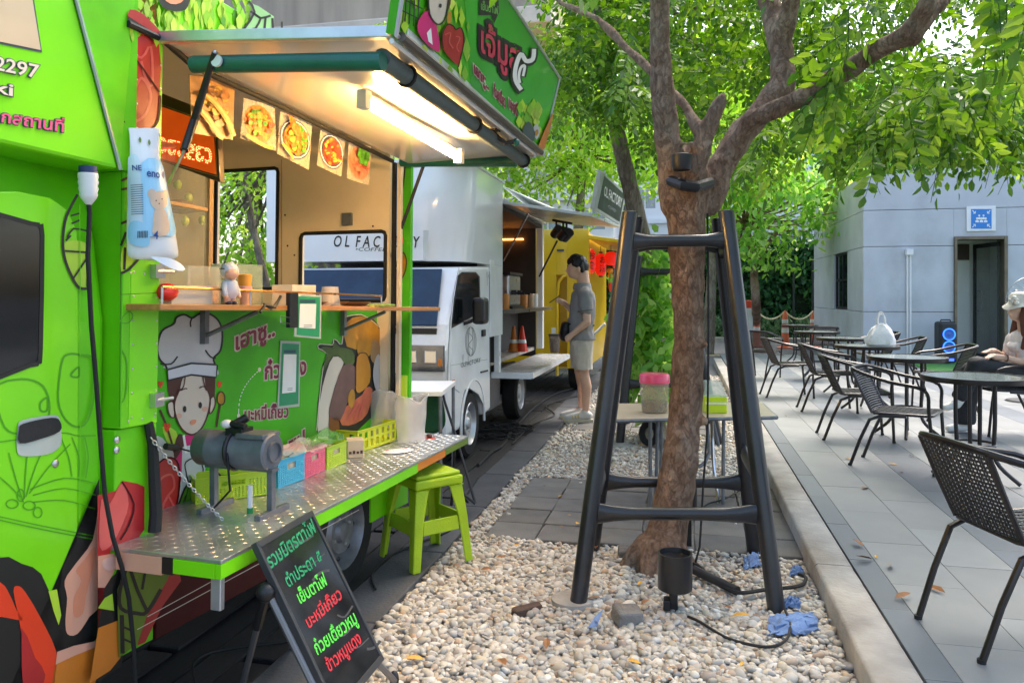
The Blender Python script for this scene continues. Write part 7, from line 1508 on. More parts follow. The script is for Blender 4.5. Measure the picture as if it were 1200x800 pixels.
arms = [((.04, -.19, 1.36), .055, (.05, -.25, 1.08), .043), ((.05, -.25, 1.08), .044, (-.10, -.20, .95), .03), ((-.10, -.2, .95), .03, (-.15, -.185, .905), .036), ((-.15, -.20, .92), .014, (-.165, -.205, .87), .011),
        ((.04, .19, 1.36), .055, (.01, .24, 1.10), .043), ((.01, .24, 1.10), .043, (-.16, .10, 1.275), .03), ((-.16, .10, 1.275), .03, (-.205, .08, 1.295), .032)]
fing = [((-.20, .055 - .0, 1.30 + .012 * k), .011, (-.245, .045, 1.312 + .012 * k), .009) for k in (0,)] + [((-.215, .05, 1.285 + .016 * k), .010, (-.25, .040, 1.29 + .017 * k), .009) for k in range(3)] + [((-.25, .040, 1.29 + .017 * k), .009, (-.268, .058, 1.295 + .017 * k), .008) for k in range(3)] + [((-.19, .11, 1.315), .012, (-.235, .118, 1.335), .010)]
legs = [v for s_, dx in ((-1, 0), (1, -.03)) for v in (((.01 + dx, s_ * .095, .86), .085, (.03 + dx, s_ * .1, .52), .058), ((.03 + dx, s_ * .1, .52), .056, (.06 + dx, s_ * .1, .37), .057), ((.06 + dx, s_ * .1, .37), .056, (.05 + dx, s_ * .1, .10), .034), ((.05 + dx, s_ * .1, .10), .034, (-.08 + dx, s_ * .1, .05), .03))]
organic('body', head + [((.025, 0, 1.66), .06, (.04, 0, 1.42), .078), ((.02, -.07, 1.33), .10, (.02, .07, 1.33), .10), ((.02, -.05, 1.3), .10, (.0, -.05, .95), .1), ((.02, .05, 1.3), .10, (.0, .05, .95), .1)] + arms + fing + legs, SKIN, MAN, .0085)
random.seed(6); hc = [((.03, 0, 1.762), .097, (.055, 0, 1.73), .085), ((-.05, 0, 1.78), .05, (.0, 0, 1.79), .08), ((.07, 0, 1.69), .06, (.075, 0, 1.65), .042), ((.045, -.07, 1.72), .032, (.055, -.07, 1.675), .022), ((.045, .07, 1.72), .032, (.055, .07, 1.675), .022), ((-.03, -.075, 1.755), .028, (.0, -.085, 1.735), .024), ((-.03, .075, 1.755), .028, (.0, .085, 1.735), .024)]
for k in range(40):
    a = random.uniform(-2.6, 2.6); e = random.uniform(.1, 1.3); d = Vector((math.cos(a) * math.cos(e), math.sin(a) * math.cos(e), math.sin(e))); c = Vector((.025, 0, 1.745)) + d * .092
    if d.x < -.2 and d.z < .55: continue
    hc.append((c, .016, c + Vector((-.03 + random.uniform(-.02, .02), d.y * .02, -.022)), .007))
organic('hair', [(TILT(a), b, TILT(c), d) for a, b, c, d in hc], HAIR, MAN, .0065, None, 2)
q = MB()
for s_ in (-1, 1): p = TILT((-.088, s_ * .034, 1.712)); q.ball(p, (.008, .011, .006), BLACKM, None, 8, 6); p = TILT((-.095, s_ * .036, 1.733)); q.ball(p, (.007, .018, .004), HAIR, None, 8, 5)
p = TILT((-.098, 0, 1.648)); q.ball(p, (.008, .02, .004), mat('lips', (.45, .16, .13), .5), None, 8, 5); q.build('face_features', MAN)
POLO = mat('grey polo cloth', (.31, .30, .295), .9, bump=.35, bscale=240, var=.12)
wrinkle(organic('shirt', [((.03, -.08, 1.34), .115, (.03, .08, 1.34), .115), ((.03, -.06, 1.32), .135, (.01, -.06, 1.02), .138), ((.03, .06, 1.32), .135, (.01, .06, 1.02), .138), ((.005, -.065, 1.02), .130, (.015, -.07, .86), .15), ((.005, .065, 1.02), .130, (.015, .07, .86), .15), ((.04, -.15, 1.385), .078, (.04, -.19, 1.36), .08), ((.04, .15, 1.385), .078, (.04, .19, 1.36), .08), ((.04, -.19, 1.36), .082, (.045, -.225, 1.22), .074), ((.04, .19, 1.36), .082, (.03, .225, 1.22), .074), ((-.09, -.03, 1.1), .05, (-.09, .03, 1.0), .05)], POLO, MAN, .010, [((0, 0, .885), (0, 0, -1)), ], 4), .010, 9, (1, 1, .6))
q = MB(); q.lathe([(.10, 1.42), (.108, 1.435), (.090, 1.495), (.078, 1.488)], POLO, 18, Matrix.Translation((.022, 0, .005)), False); q.build('collar', MAN)
q = MB(); q.tube([(.035 + .079 * math.cos(t), -.228 + .079 * math.sin(t) * .95, 1.205 + .012 * math.cos(t)) for t in np.linspace(0, 6.28, 17)[:-1]], .007, mat('dark cuff', (.16, .155, .155), .9), 6, True); q.build('cuff', MAN)
q = MB(); SHP = mat('yellow shoe panel', (.75, .60, .28), .7)
for k in range(3): q.ball((-.03 - k * .03, -.142 - .002 * k, .06 - k * .006), (.012, .012, .02), SHP, None, 8, 6)
q.build('shoe_panel', MAN)
SHO = mat('beige shorts cloth', (.68, .61, .51), .9, bump=.4, bscale=120, var=.15)
wrinkle(organic('shorts', [((.012, -.07, .93), .118, (.012, .07, .93), .118), ((.01, -.085, .85), .125, (.025, -.1, .58), .098), ((.01, .085, .85), .125, (-.0, .1, .58), .098), ((.02, -.1, .62), .098, (.03, -.1, .50), .1), ((0, .1, .62), .098, (.0, .1, .50), .1)], SHO, MAN, .010, [((0, 0, .565), (0, 0, -1)), ((0, 0, .93), (0, 0, 1))], 3), .009, 11, (1, 1, .5), 3)
SHOE = mat('white knit shoe', (.72, .70, .66), .7, bump=.4, bscale=200, var=.08); SOLE = mat('cream sole', (.66, .58, .42), .6)
for s_, dx in ((-1, 0), (1, -.03)):
    o = organic('shoe', [((.085 + dx, s_ * .1, .062), .042, (.04 + dx, s_ * .1, .085), .048), ((.04 + dx, s_ * .1, .07), .046, (-.10 + dx, s_ * .105, .045), .042), ((-.10 + dx, s_ * .105, .045), .042, (-.155 + dx, s_ * .105, .035), .034)], SHOE, MAN, .008, [((0, 0, .012), (0, 0, -1))])
    q = MB(); q.prism([(.13 + dx, s_ * .1 - .03), (.13 + dx, s_ * .1 + .03), (.0 + dx, s_ * .1 + .043), (-.14 + dx, s_ * .105 + .046), (-.195 + dx, s_ * .105 + .02), (-.195 + dx, s_ * .105 - .02), (-.14 + dx, s_ * .105 - .046), (0 + dx, s_ * .1 - .043)], 2, -.012, .024, SOLE); q.build('sole', o, smooth=False, bev=.006)
o = wrinkle(organic('waist_bag', [((-.16, -.04, 1.03), .05, (-.17, -.02, .92), .06), ((-.16, .05, 1.03), .05, (-.17, .05, .92), .06)], BLACKM, MAN, .012), .008, 14); o.name = 'waist_bag'
q = MB(); q.tube([(-.14, -.08, 1.05), (-.06, -.15, 1.06), (.05, -.17, 1.05), (.14, -.1, 1.04)], .012, BLACKM, 6); q.build('strap', MAN)
PH = thing('phone', 'black phone held up in the right hand of the standing man', 'phone', MAN.matrix_basis @ Vector((-.275, .085, 1.325)), (0, R(-35), YAW)); q = MB(); q.box((-.075, -.038, -.004), (.075, .038, .004), BLACKM); q.build('phone_case', PH, smooth=False, bev=.003); q = MB(); q.box((-.07, -.034, .0042), (.07, .034, .005), GLASSD); q.build('screen', PH, smooth=False)
q = MB(); M = MAN.matrix_basis; q.slab([M @ Vector(v) for v in ((.13, -.1, .94), (.25, -.12, 1.06), (.26, -.02, 1.07), (.14, 0, .95))], M.to_3x3() @ Vector((-.7, 0, .7)), .02, WHITEPL); tag(q.build('folded_paper', smooth=False), 'white folded paper tucked behind the hip of the standing man', 'paper')
# woman on the terrace
wp_ = at(1195, 400, 7.15); WO = thing('person', 'woman in white hat and black trousers sitting cross legged on a terrace chair', 'person', (wp_.x, wp_.y, .1), (0, 0, YAW))
hd = [((.02, 0, 1.17), .088, (.0, 0, 1.16), .08), ((-.03, 0, 1.14), .065, (-.045, 0, 1.095), .05), ((-.05, 0, 1.085), .036, (-.02, 0, 1.08), .045), ((-.09, 0, 1.135), .011, (-.104, 0, 1.115), .012), ((-.08, 0, 1.09), .014, (-.08, 0, 1.085), .014), ((.02, 0, 1.1), .045, (.04, 0, .92), .05)]
wa_ = [((.04, -.16, .88), .045, (.06, -.21, .64), .038), ((.06, -.21, .64), .037, (-.22, -.11, .71), .026), ((-.22, -.11, .71), .026, (-.29, -.09, .715), .03), ((.04, .16, .88), .045, (.0, .22, .68), .038), ((0, .22, .68), .037, (-.20, .06, .76), .026), ((-.20, .06, .76), .026, (-.26, .02, .755), .03)]
wf_ = [((-.30, -.11 + .02 * k, .722), .0095, (-.355 + .008 * abs(k - 1.3), -.115 + .024 * k, .712), .0085) for k in range(4)] + [((-.355 + .008 * abs(k - 1.3), -.115 + .024 * k, .712), .0085, (-.385 + .01 * abs(k - 1.3), -.118 + .025 * k, .69), .007) for k in range(4)] + [((-.27, -.06, .735), .01, (-.31, -.03, .73), .009)] + [((-.27, .0 + .018 * k, .762), .0095, (-.33, -.01 + .02 * k, .745), .008) for k in range(4)]
organic('body', hd + wa_ + wf_ + [((.05, -.05, .86), .09, (.05, .05, .86), .09), ((.06, 0, .85), .1, (.08, 0, .52), .11)], SKIN2, WO, .0085)
TOP = mat('pale pink top', (.80, .72, .72), .9, bump=.3, bscale=160, var=.08)
wrinkle(organic('top', [((.05, -.07, .86), .1, (.05, .07, .86), .1), ((.055, -.05, .84), .108, (.08, -.06, .55), .12), ((.055, .05, .84), .108, (.08, .06, .55), .12), ((.045, -.13, .89), .062, (.05, -.165, .86), .066), ((.045, .13, .89), .062, (.05, .165, .86), .066), ((.05, -.165, .86), .066, (.058, -.195, .73), .056), ((.05, .165, .86), .066, (.03, .2, .75), .056), ((-.03, -.05, .8), .05, (-.03, .05, .8), .05)], TOP, WO, .010, None, 4), .009, 10, (1, 1, .6), 5)
TRO = mat('black wide trousers', (.02, .021, .025), .8, bump=.4, bscale=40, var=.25)
wrinkle(organic('trousers', [((.09, -.08, .50), .12, (.09, .08, .50), .12), ((.08, .08, .50), .105, (-.44, .04, .58), .075), ((.08, -.08, .52), .105, (-.44, -.06, .64), .08), ((-.44, -.06, .63), .078, (-.56, -.02, .36), .07), ((-.44, .04, .57), .078, (-.47, .05, .22), .085), ((-.47, .05, .22), .085, (-.48, .05, .12), .09)], TRO, WO, .011, [((0, 0, .08), (0, 0, -1))], 4), .010, 9, (1, 1, .7), 8)
for pts, nm in (([(-.57, -.02, .31), (-.60, -.02, .27), (-.70, -.02, .24)], 'shoe'), ([(-.46, .05, .05), (-.54, .05, .045), (-.63, .05, .035)], 'shoe')):
    organic(nm, [(pts[0], .042, pts[1], .042), (pts[1], .042, pts[2], .034)], SHOE, WO, .008)
RH = mat('reddish brown hair', (.13, .04, .02), .5, bump=.6, bscale=60, var=.3, stretch=(1, 1, .15))
organic('hair', [((.035, 0, 1.19), .09, (.05, 0, 1.15), .085), ((.02, -.07, 1.17), .05, (-.01, -.085, 1.06), .046), ((-.01, -.085, 1.06), .044, (-.03, -.12, .93), .035), ((.05, -.07, 1.14), .045, (.0, -.12, .95), .035), ((.0, -.12, .95), .035, (-.05, -.12, .80), .022), ((.07, 0, 1.1), .07, (.12, 0, .85), .06), ((.05, .07, 1.14), .045, (.02, .12, .92), .035)], RH, WO, .010)
HAT = mat('white hat cloth', (.72, .68, .6), .9, bump=.4, bscale=90, var=.08)
q = MB(); n_ = 30; vs = []; rows_ = ((.094, 1.192, 0), (.128, 1.178, .4), (.152, 1.160, 1), (.150, 1.166, 1), (.118, 1.198, .3), (.102, 1.222, 0), (.102, 1.262, 0), (.086, 1.296, 0), (.05, 1.312, 0), (.004, 1.316, 0))
for r_, z, k in rows_:
    for j in range(n_): a = 2 * math.pi * j / n_; vs.append((.015 + r_ * math.cos(a), r_ * math.sin(a), z + k * .016 * math.sin(3 * a + 1)))
q.add(vs, [(i * n_ + j, i * n_ + (j + 1) % n_, (i + 1) * n_ + (j + 1) % n_, (i + 1) * n_ + j) for i in range(9) for j in range(n_)], HAT); hb_ = q.build('hat', WO); q = MB(); [q.ball((-.095 + .03 * math.cos(t), -.065 + .02 * math.sin(t * 2), 1.235 + .028 * math.sin(t)), (.024, .018, .02), HAT, None, 10, 6) for t in np.linspace(0, 5.2, 6)]; q.build('bow', hb_)
q = MB(); q.tube([(-.205 + .0, -.12 + .032 * math.cos(t), .71 + .032 * math.sin(t)) for t in np.linspace(0, 6.28, 13)[:-1]], .006, RH, 6, True); q.build('bracelet', WO)
# ------------------------------------------------------------------ tree guards
PIPE = mat('black coated pipe', (.014, .014, .017), .34, bump=.05, bscale=40, var=.35, coat=.15, dirt=.12)
def guard(label, feet, tops, bars, r=.038):
    c = sum(feet, Vector()) / 4; T = thing('tree_guard', label, 'tree guard', (c.x, c.y, 0), group='black pipe tree guards')
    for f, t in zip(feet, tops):
        q = MB(); d = (t - f).normalized(); q.tube([f - d * .02, f, f.lerp(t, .5), t], r, PIPE, 16); q.lathe([(r, 0), (r * .98, .006), (r * .6, .012), (.001, .014)], PIPE, 16, Matrix.Translation(t)); q.build('leg', T, world=True, ang=50)
    for i, j, k in bars:
        a, b = feet[i].lerp(tops[i], k), feet[j].lerp(tops[j], k); d = (b - a).normalized(); q = MB(); n_ = 12; vs = []; st_ = [0, .06, .14, .24, .76, .86, .94, 1]
        for u in st_:
            p = a.lerp(b, u); e = min(u, 1 - u); fl = max(0, 1 - e / .2); rv = r * .78 * (1 + .75 * fl); rh = r * .78 * (1 - .62 * fl); sd_ = d.cross(Vector((0, 0, 1))).normalized()
            for m_ in range(n_): an = 2 * math.pi * m_ / n_; vs.append(p + sd_ * rh * math.cos(an) + Vector((0, 0, 1)) * rv * math.sin(an))
        q.add(vs, [(x * n_ + y, x * n_ + (y + 1) % n_, (x + 1) * n_ + (y + 1) % n_, (x + 1) * n_ + y) for x in range(len(st_) - 1) for y in range(n_)], PIPE); q.build('crossbar', T, world=True, ang=60)
    return T
ft = [onz(677, 711, .0), onz(910, 716, .0), onz(694, 645, 0), onz(884, 648, 0)]
tp_ = [at(738, 250, 3.66), at(851, 249, 3.72), at(745, 256, 4.02), at(842, 258, 4.08)]
kz = lambda py, i, j: None
def kfor(i, py):  # height fraction of a picture row along a leg
    t0, t1 = (ft[i] - EYE).dot(FW), (tp_[i] - EYE).dot(FW); y0, y1 = 346 + (1.38 - ft[i].z) / t0 * 900, 346 + (1.38 - tp_[i].z) / t1 * 900; return (y0 - py) / (y0 - y1)
k1, k2, k3 = kfor(0, 607), kfor(0, 286), kfor(2, 562)
guard('big black pipe guard around the nearest tree trunk', ft, tp_, [(0, 1, kfor(0, 607)), (0, 1, kfor(0, 285)), (2, 3, kfor(2, 562)), (1, 3, kfor(1, 572)), (0, 2, kfor(0, 640) + .09), (2, 3, kfor(2, 285)), (1, 3, kfor(1, 292))])
q = MB(); c = onz(671, 712, -.02); q.lathe([(.10, 0), (.095, .045), (.06, .05), (.001, .05)], CONC, 22, Matrix.Translation(c)); tag(q.build('concrete_footing'), 'round concrete footing under the near left leg of the big guard', 'footing')
ft2 = [onz(726, 521), onz(842, 521), onz(734, 496), onz(832, 496)]; tp2 = [at(748, 306, 7.2), at(800, 306, 7.2), at(750, 306, 7.9), at(796, 306, 7.9)]
for i in range(4): tp2[i].z = 1.74
guard('smaller looking black pipe guard around the second tree', ft2, tp2, [(0, 1, .32), (0, 1, .92), (2, 3, .55), (0, 2, .45), (1, 3, .45)], .04)
q = MB(); c = onz(724, 524, -.01); q.lathe([(.12, 0), (.115, .03), (.06, .035), (.001, .035)], CONC, 18, Matrix.Translation(c)); tag(q.build('concrete_footing'), 'flat concrete footing under a leg of the second guard', 'footing')
# black uplight can stuck in the gravel, strap lamp on the trunk
c = onz(791, 716, 0); UL = thing('spotlight', 'black cylinder garden spotlight standing in the gravel before the trunk', 'spotlight', c[:]); kk = (c - EYE).dot(FW) / 900
q = MB(); r_ = 20 * kk; z0_ = 26 * kk; h_ = 43 * kk; q.lathe([(r_ * .9, z0_), (r_, z0_ + .006), (r_, z0_ + h_), (r_ * .9, z0_ + h_), (r_ * .86, z0_ + h_ - .02), (.001, z0_ + h_ - .025)], PIPE, 26); q.build('lamp_can', UL)
q = MB(); q.box((-.025, -.012, 0), (.012, .02, z0_), BLACKM); q.box((-.05, -.03, .01), (-.02, .03, .055), BLACKM); q.build('stake', UL, smooth=False, bev=.004)
c = at(808, 208, 3.83); q = MB(); q.lathe([(.042, -.04), (.05, -.02), (.052, .035), (.04, .04), (.001, .03)], BLACKM, 16, Matrix.Translation(at(799, 190, 3.8))); q.tube([at(786, 212, 3.9), at(800, 217, 3.8), at(815, 219, 3.82), at(832, 214, 3.95)], .028, BLACKM, 8); tag(q.build('trunk_lamp'), 'small black lamp strapped in the fork of the near tree', 'lamp')
c = onz(806, 640, 0); q = MB(); q.box((-.02, -.02, 0), (.02, .02, .16), BLACKM, Matrix.Translation(c)); q.lathe([(.045, .16), (.05, .17), (.05, .33), (.001, .33)], BLACKM, 16, Matrix.Translation(c)); tag(q.build('spotlight'), 'second black spotlight half hidden behind the trunk', 'spotlight')
cable('black cable looping through the gravel beside the right leg of the guard', [(806, 722), (820, 728), (850, 746), (880, 755), (905, 757), (922, 748), (926, 730), (920, 714)], .006, .02)
cable('thick black cable joint lying between the trunk and the guard leg', [(812, 660), (820, 664), (838, 680), (858, 692), (872, 694), (900, 690), (925, 688), (941, 684), (944, 676), (936, 672)], .009, .03)
q = MB(); q.tube([onz(813, 667, .04), onz(864, 692, .03)], .022, BLACKM, 10); tag(q.build('cable_joint'), 'black tubular cable joint lying on the pebbles', 'cable joint')
cable('thin cable running under the folding table over the pebbles', [(818, 600), (830, 590), (850, 584), (872, 572), (900, 566)], .005, .02)
q = MB(); q.tube([at(829, 250, 3.95), at(830, 330, 3.94), at(830, 420, 3.94), at(829, 500, 3.93), at(824, 570, 3.93), at(820, 640, 3.9), at(814, 662, 3.88)], .006, RUBBER, 6); tag(q.build('cable'), 'black cable hanging down the right side of the near trunk', 'cable')
# stones, rags and leaves on the gravel
q = MB(); bm_ = bmesh.new(); bmesh.ops.create_cube(bm_, size=1); bmesh.ops.subdivide_edges(bm_, edges=bm_.edges[:], cuts=3, use_grid_fill=True); random.seed(8)
for v in bm_.verts: v.co = Vector((v.co.x * .12, v.co.y * .10, v.co.z * .07)) * (1 + random.uniform(-.12, .1))
q.add([v.co[:] for v in bm_.verts], [tuple(v.index for v in f.verts) for f in bm_.faces], mat('grey rubble stone', (.19, .18, .17), .95, bump=.8, bscale=70, var=.25)); bm_.free(); o = q.build('stone', smooth=False, sub=1); o.location = onz(735, 721, .03); o.rotation_euler = (.1, .12, .5); tag(o, 'chipped grey rubble stone lying on the pebbles by the guard foot', 'stone')
o2 = dup(o, onz(618, 714, .012), (0, .05, .9), 'flat dark brown stone on the pebbles left of the guard'); o2.scale = (1.3, .5, .5); o2.data = o.data.copy(); o2.data.materials[0] = mat('dark brown stone', (.09, .055, .04), .9, bump=.6, var=.3)
o3 = dup(o, onz(739, 648, .02), (.2, 0, .2), 'grey stone block leaning against the foot of the near trunk'); o3.scale = (1.1, .8, 1)
RAG = mat('faded blue rag', (.13, .22, .42), .9, bump=.4, bscale=60, var=.25, dirt=.25)
for px0, px1, py0, py1, sd_, lab in ((897, 962, 718, 745, 3, 'torn blue rag lying around the right leg of the guard'), (869, 893, 648, 668, 5, 'blue rag scrap behind the guard by the table foot'), (924, 943, 663, 676, 7, 'blue rag scrap beside the kerb and the cable end'), (915, 939, 700, 714, 9, 'crumpled blue rag scrap between guard and kerb')):
    film('rag', lab, [onz(px0, py1, .016), onz(px1, py1 - 4, .016), onz(px1 - 4, py0, .016), onz(px0 + 3, py0 + 3, .016)], RAG, 'rag', .020, 14, sd_)
q = MB(); q.add([onz(688, 736, .03), onz(700, 733, .03), onz(707, 713, .06), onz(697, 722, .045)], [(0, 1, 2, 3)], RAG); tag(q.build('rag'), 'pointed blue scrap sticking up between guard foot and grey stone', 'rag')
LY = mat('dry yellow leaf', (.62, .33, .03), .6, var=.3, scale=30); LB_ = mat('dry brown leaf', (.26, .12, .045), .7, var=.3, scale=30)
lf = MB(); V, F = leaf_faces(np.zeros((1, 3)), np.array([[1., 0, .1]]), np.array([[0, 0, 1.]]), np.array([.075]), np.array([.03])); lf.add([tuple(v) for v in V], [tuple(f) for f in F], LY); lf = lf.build('fallen_leaf', smooth=False)
spots = [(733, 772, .03, 'yellow fallen leaf on the pebbles at the front of the bed', 0), (661, 580, .015, 'yellow leaf on the paving slabs in the upper row', 0), (678, 612, .015, 'long yellow leaf on the lowest paving slab row', 0), (584, 536 + 235, .03, 'brown leaf on the pebbles near the menu board', 1), (472, 771, .03, 'orange leaf beside the menu board foot', 0), (1045, 660, .104, 'dry leaf on the first light tile row of the terrace', 1), (1023, 655, .104, 'brown leaf near the kerb side dark tile strip', 1), (1048, 701, .104, 'curled leaf in front of the near chair legs', 1), (1010, 572, .104, 'pale leaf on the terrace by the kerb', 1), (1041, 543, .104, 'yellow leaf in the middle of the light tiles', 0), (1108, 694, .104, 'green brown leaf under the near chair', 1), (990, 536, .104, 'small leaf beside the chair leg', 0), (705, 700, .03, 'tan leaf next to the round footing', 1), (752, 708, .04, 'brown leaf standing by the grey stone', 1), (1155, 520, .104, 'leaf on the terrace under the near round table', 1), (1012, 640, .104, 'small dry leaf on the dark tile strip', 1), (856, 722, .03, 'orange leaf on the gravel by the cable', 0), (640, 760, .03, 'small tan leaf on the gravel bed', 1)]
random.seed(17)
for i, (px, py, z, lab, k) in enumerate(spots):
    o = lf if i == 0 else lf.copy()
    if i: COL.objects.link(o)
    if k:
        if 'lfb' not in globals(): lfb = lf.data.copy(); lfb.materials[0] = LB_
        o.data = lfb
    o.location = onz(px, py, z + .004); o.rotation_euler = (random.uniform(-.3, .3), random.uniform(-.3, .1), random.uniform(0, 6.2)); o.scale = (random.uniform(.7, 1.2),) * 3; tag(o, lab, 'leaf', 'fallen leaves')

random.seed(40)
for i in range(46):
    o = lf.copy(); COL.objects.link(o); o.data = lfb if i % 3 else lf.data; x = random.uniform(-1.2, .58); y = 2.4 + 5.5 * random.random() ** 1.4
    o.location = (x, y, .032); o.rotation_euler = (random.uniform(-.5, .5), random.uniform(-.4, .2), random.uniform(0, 6.2)); o.scale = (random.uniform(.35, .75),) * 3; o['label'] = 'small dry leaf scrap among the pebbles of the gravel bed'; o['group'] = 'dry leaf scraps on the gravel'
for i in range(16):
    o = lf.copy(); COL.objects.link(o); o.data = lfb if i % 2 else lf.data; o.location = (random.uniform(.85, 3.2), random.uniform(2.6, 9), .105); o.rotation_euler = (random.uniform(-.3, .3), random.uniform(-.3, .1), random.uniform(0, 6.2)); o.scale = (random.uniform(.3, .6),) * 3; o['label'] = 'tiny dry leaf scrap lying on the terrace tiles'; o['group'] = 'dry leaf scraps on the terrace'

# ------------------------------------------------------------------ folding table between the trees
FT = thing('folding_table', 'low beige folding table with grey steel legs behind the near trunk', 'table', onz(800, 600)[:])
zt3 = .60; P = [onz(716, 491, zt3), onz(910, 487, zt3), onz(893, 471, zt3), onz(722, 472.5, zt3)]
q = MB(); q.slab(P, (0, 0, 1), .022, mat('beige laminate', (.50, .40, .27), .4, var=.1, dirt=.15)); q.build('tabletop', FT, world=True, smooth=False, bev=.004)
q = MB()
for i in range(4): a, b = P[i], P[(i + 1) % 4]; q.tube([a - Vector((0, 0, .012)), b - Vector((0, 0, .012))], .013, DULLST, 6)
q.build('edge_band', FT, world=True)
for a in ([(762, 492, 4.98), (762, 598, 4.98)], [(771, 492, 5.05), (769, 560, 5.05), (768, 598, 5.05)], [(775, 490, 5.35), (774, 570, 5.35)], [(848, 490, 5.1), (847, 600, 5.05)], [(834, 490, 5.3), (836, 545, 5.2), (846, 618, 5.0)], [(828, 490, 5.2), (831, 530, 5.15), (826, 542, 5.1), (818, 547, 5.1)], [(835, 490, 5.5), (842, 522, 5.5)]):
    q = MB(); q.tube([at(*v) for v in a], .012, CHROME if a[0][0] == 834 else DULLST, 8); q.build('leg', FT, world=True)
q = MB(); c = at(761, 508, 5.15); q.tube([c + Vector((.05 * math.cos(t), 0, .065 * math.sin(t))) for t in np.linspace(0, 6.28, 15)[:-1]], .022, RUBBER, 8, True); tag(q.build('cable_reel'), 'small coil of black hose hanging under the folding table', 'coil')
c = onz(767, 482.5, zt3); kk = (c - EYE).dot(FW) / 900; JR = thing('jar', 'clear plastic tub with a bright pink lid and dark sauce on the folding table', 'jar', c[:])
q = MB(); q.lathe([(.001, .004), (15 * kk, .004), (17 * kk, 35 * kk)], glass('tub plastic', '#d8c9a8', .12, .38), 24); q.build('jar_wall', JR); q = MB(); q.lathe([(.001, .006), (14.7 * kk, .006), (15.2 * kk, 13 * kk), (.001, 13 * kk)], mat('dark sauce', (.012, .012, .02), .2), 24); q.build('contents', JR); q = MB(); q.lathe([(17 * kk, 34 * kk), (17.8 * kk, 34.5 * kk), (17.6 * kk, 43 * kk), (16 * kk, 45 * kk), (.001, 44.5 * kk)], mat('pink lid plastic', (.80, .06, .15), .35, coat=.3), 26); q.build('lid', JR)
a, b = onz(827, 484, zt3), onz(852, 484, zt3); T = thing('plastic_box', 'lime box with a clear lid on the folding table right of the trunk', 'box', a[:], (0, 0, YAW)); w_ = (b - a).length; kk = (a - EYE).dot(FW) / 900
q = MB(); q.box((0, 0, 0), (w_, .12, 19 * kk), mat('neon lime plastic', (.55, .75, .01), .35)); q.build('box_body', T, smooth=False, bev=.005); q = MB(); q.hexa([(0, 0, 19.2 * kk), (w_, 0, 19.2 * kk), (w_, .12, 19.2 * kk), (0, .12, 19.2 * kk)], [(0.005, .02, 37 * kk), (w_ * .75, .02, 37 * kk), (w_ * .75, .1, 37 * kk), (0.005, .1, 37 * kk)], glass('clear lid', '#cfdccf', .1, .45)); q.build('lid', T, smooth=False); q = MB(); q.box((-.002, -.004, 10.5 * kk), (w_ + .002, -.0015, 12.5 * kk), WHITEPL); q.build('band', T, smooth=False)

# ------------------------------------------------------------------ terrace chairs and tables
WICK = mat('black wicker strand', (.018, .017, .017), .38, var=.35, scale=40); TUBE = mat('dark brown tube', (.022, .016, .014), .35, metal=.3, var=.3, coat=.2)
CH = thing('wicker_chair', 'proto', 'chair', (0, 0, .1), group='black wicker chairs on the terrace')
for s_ in (-1, 1):
    q = MB(); q.tube(spline([(.23, s_ * .20, 0), (.215, s_ * .215, .25), (.20, s_ * .235, .45), (.20, s_ * .255, .56), (.18, s_ * .262, .605)], 4, False), .0125, TUBE, 8); q.lathe([(.015, 0), (.015, .015)], RUBBER, 8, Matrix.Translation((.23, s_ * .2, 0))); q.build('leg', CH)
    q = MB(); q.tube([(.05, s_ * .205, .405), (-.12, s_ * .20, .395), (-.20, s_ * .195, .36), (-.27, s_ * .19, .20), (-.34, s_ * .185, 0)], .0125, TUBE, 8); q.lathe([(.015, 0), (.015, .015)], RUBBER, 8, Matrix.Translation((-.34, s_ * .185, 0))); q.build('leg', CH)
q = MB(); q.tube(spline([(.18, .262, .605), (.12, .272, .63), (-.05, .275, .655), (-.22, .255, .70), (-.315, .20, .728), (-.335, .12, .735), (-.338, 0, .737), (-.335, -.12, .735), (-.315, -.20, .728), (-.22, -.255, .70), (-.05, -.275, .655), (.12, -.272, .63), (.18, -.262, .605)], 3, False), .0135, TUBE, 8); q.build('arm_rail', CH)
q = MB(); q.tube([(.20, .20, .42), (.215, .17, .42), (.215, -.17, .42), (.20, -.20, .42), (-.17, -.19, .41), (-.19, -.16, .41), (-.19, .16, .41), (-.17, .19, .41)], .011, TUBE, 8, True); q.tube([(.19, .2, .40), (.19, .222, .395)], .01, TUBE, 6); q.tube([(.19, -.2, .40), (.19, -.222, .395)], .01, TUBE, 6); q.build('seat_frame', CH)
for s_ in (-1, 1): q = MB(); q.tube([(-.185, s_ * .185, .41), (-.25, s_ * .19, .55), (-.325, s_ * .195, .725)], .011, TUBE, 8); q.build('back_frame', CH)
q = MB(); n_ = 18
for i in range(n_):
    x = -.18 + (i + .5) * .39 / n_; q.box((x - .0055, -.19, .419 + .002 * (i % 2)), (x + .0055, .19, .4225 + .002 * (i % 2)), WICK)
for i in range(n_):
    y = -.188 + (i + .5) * .376 / n_; q.box((-.185, y - .0045, .4215 + .002 * ((i + 1) % 2)), (.212, y + .0045, .4245 + .002 * ((i + 1) % 2)), WICK)
o = q.build('seat_weave', CH, smooth=False); o['kind'] = 'stuff'
q = MB(); bk = lambda u, w_, off: Vector((-.186 - .142 * u - .022 * math.cos(w_ / .19 * 1.5) + off, w_, .415 + .315 * u))
for i in range(20):
    u = (i + .5) / 20; pts = [bk(u, w_, .002 * (i % 2)) for w_ in np.linspace(-.188, .188, 7)]; q.tube(pts, .0045, WICK, 4)
for i in range(24):
    w_ = -.184 + (i + .5) * .368 / 24; q.tube([bk(u, w_, -.002 * (i % 2)) for u in (0, .5, 1)], .0038, WICK, 4)
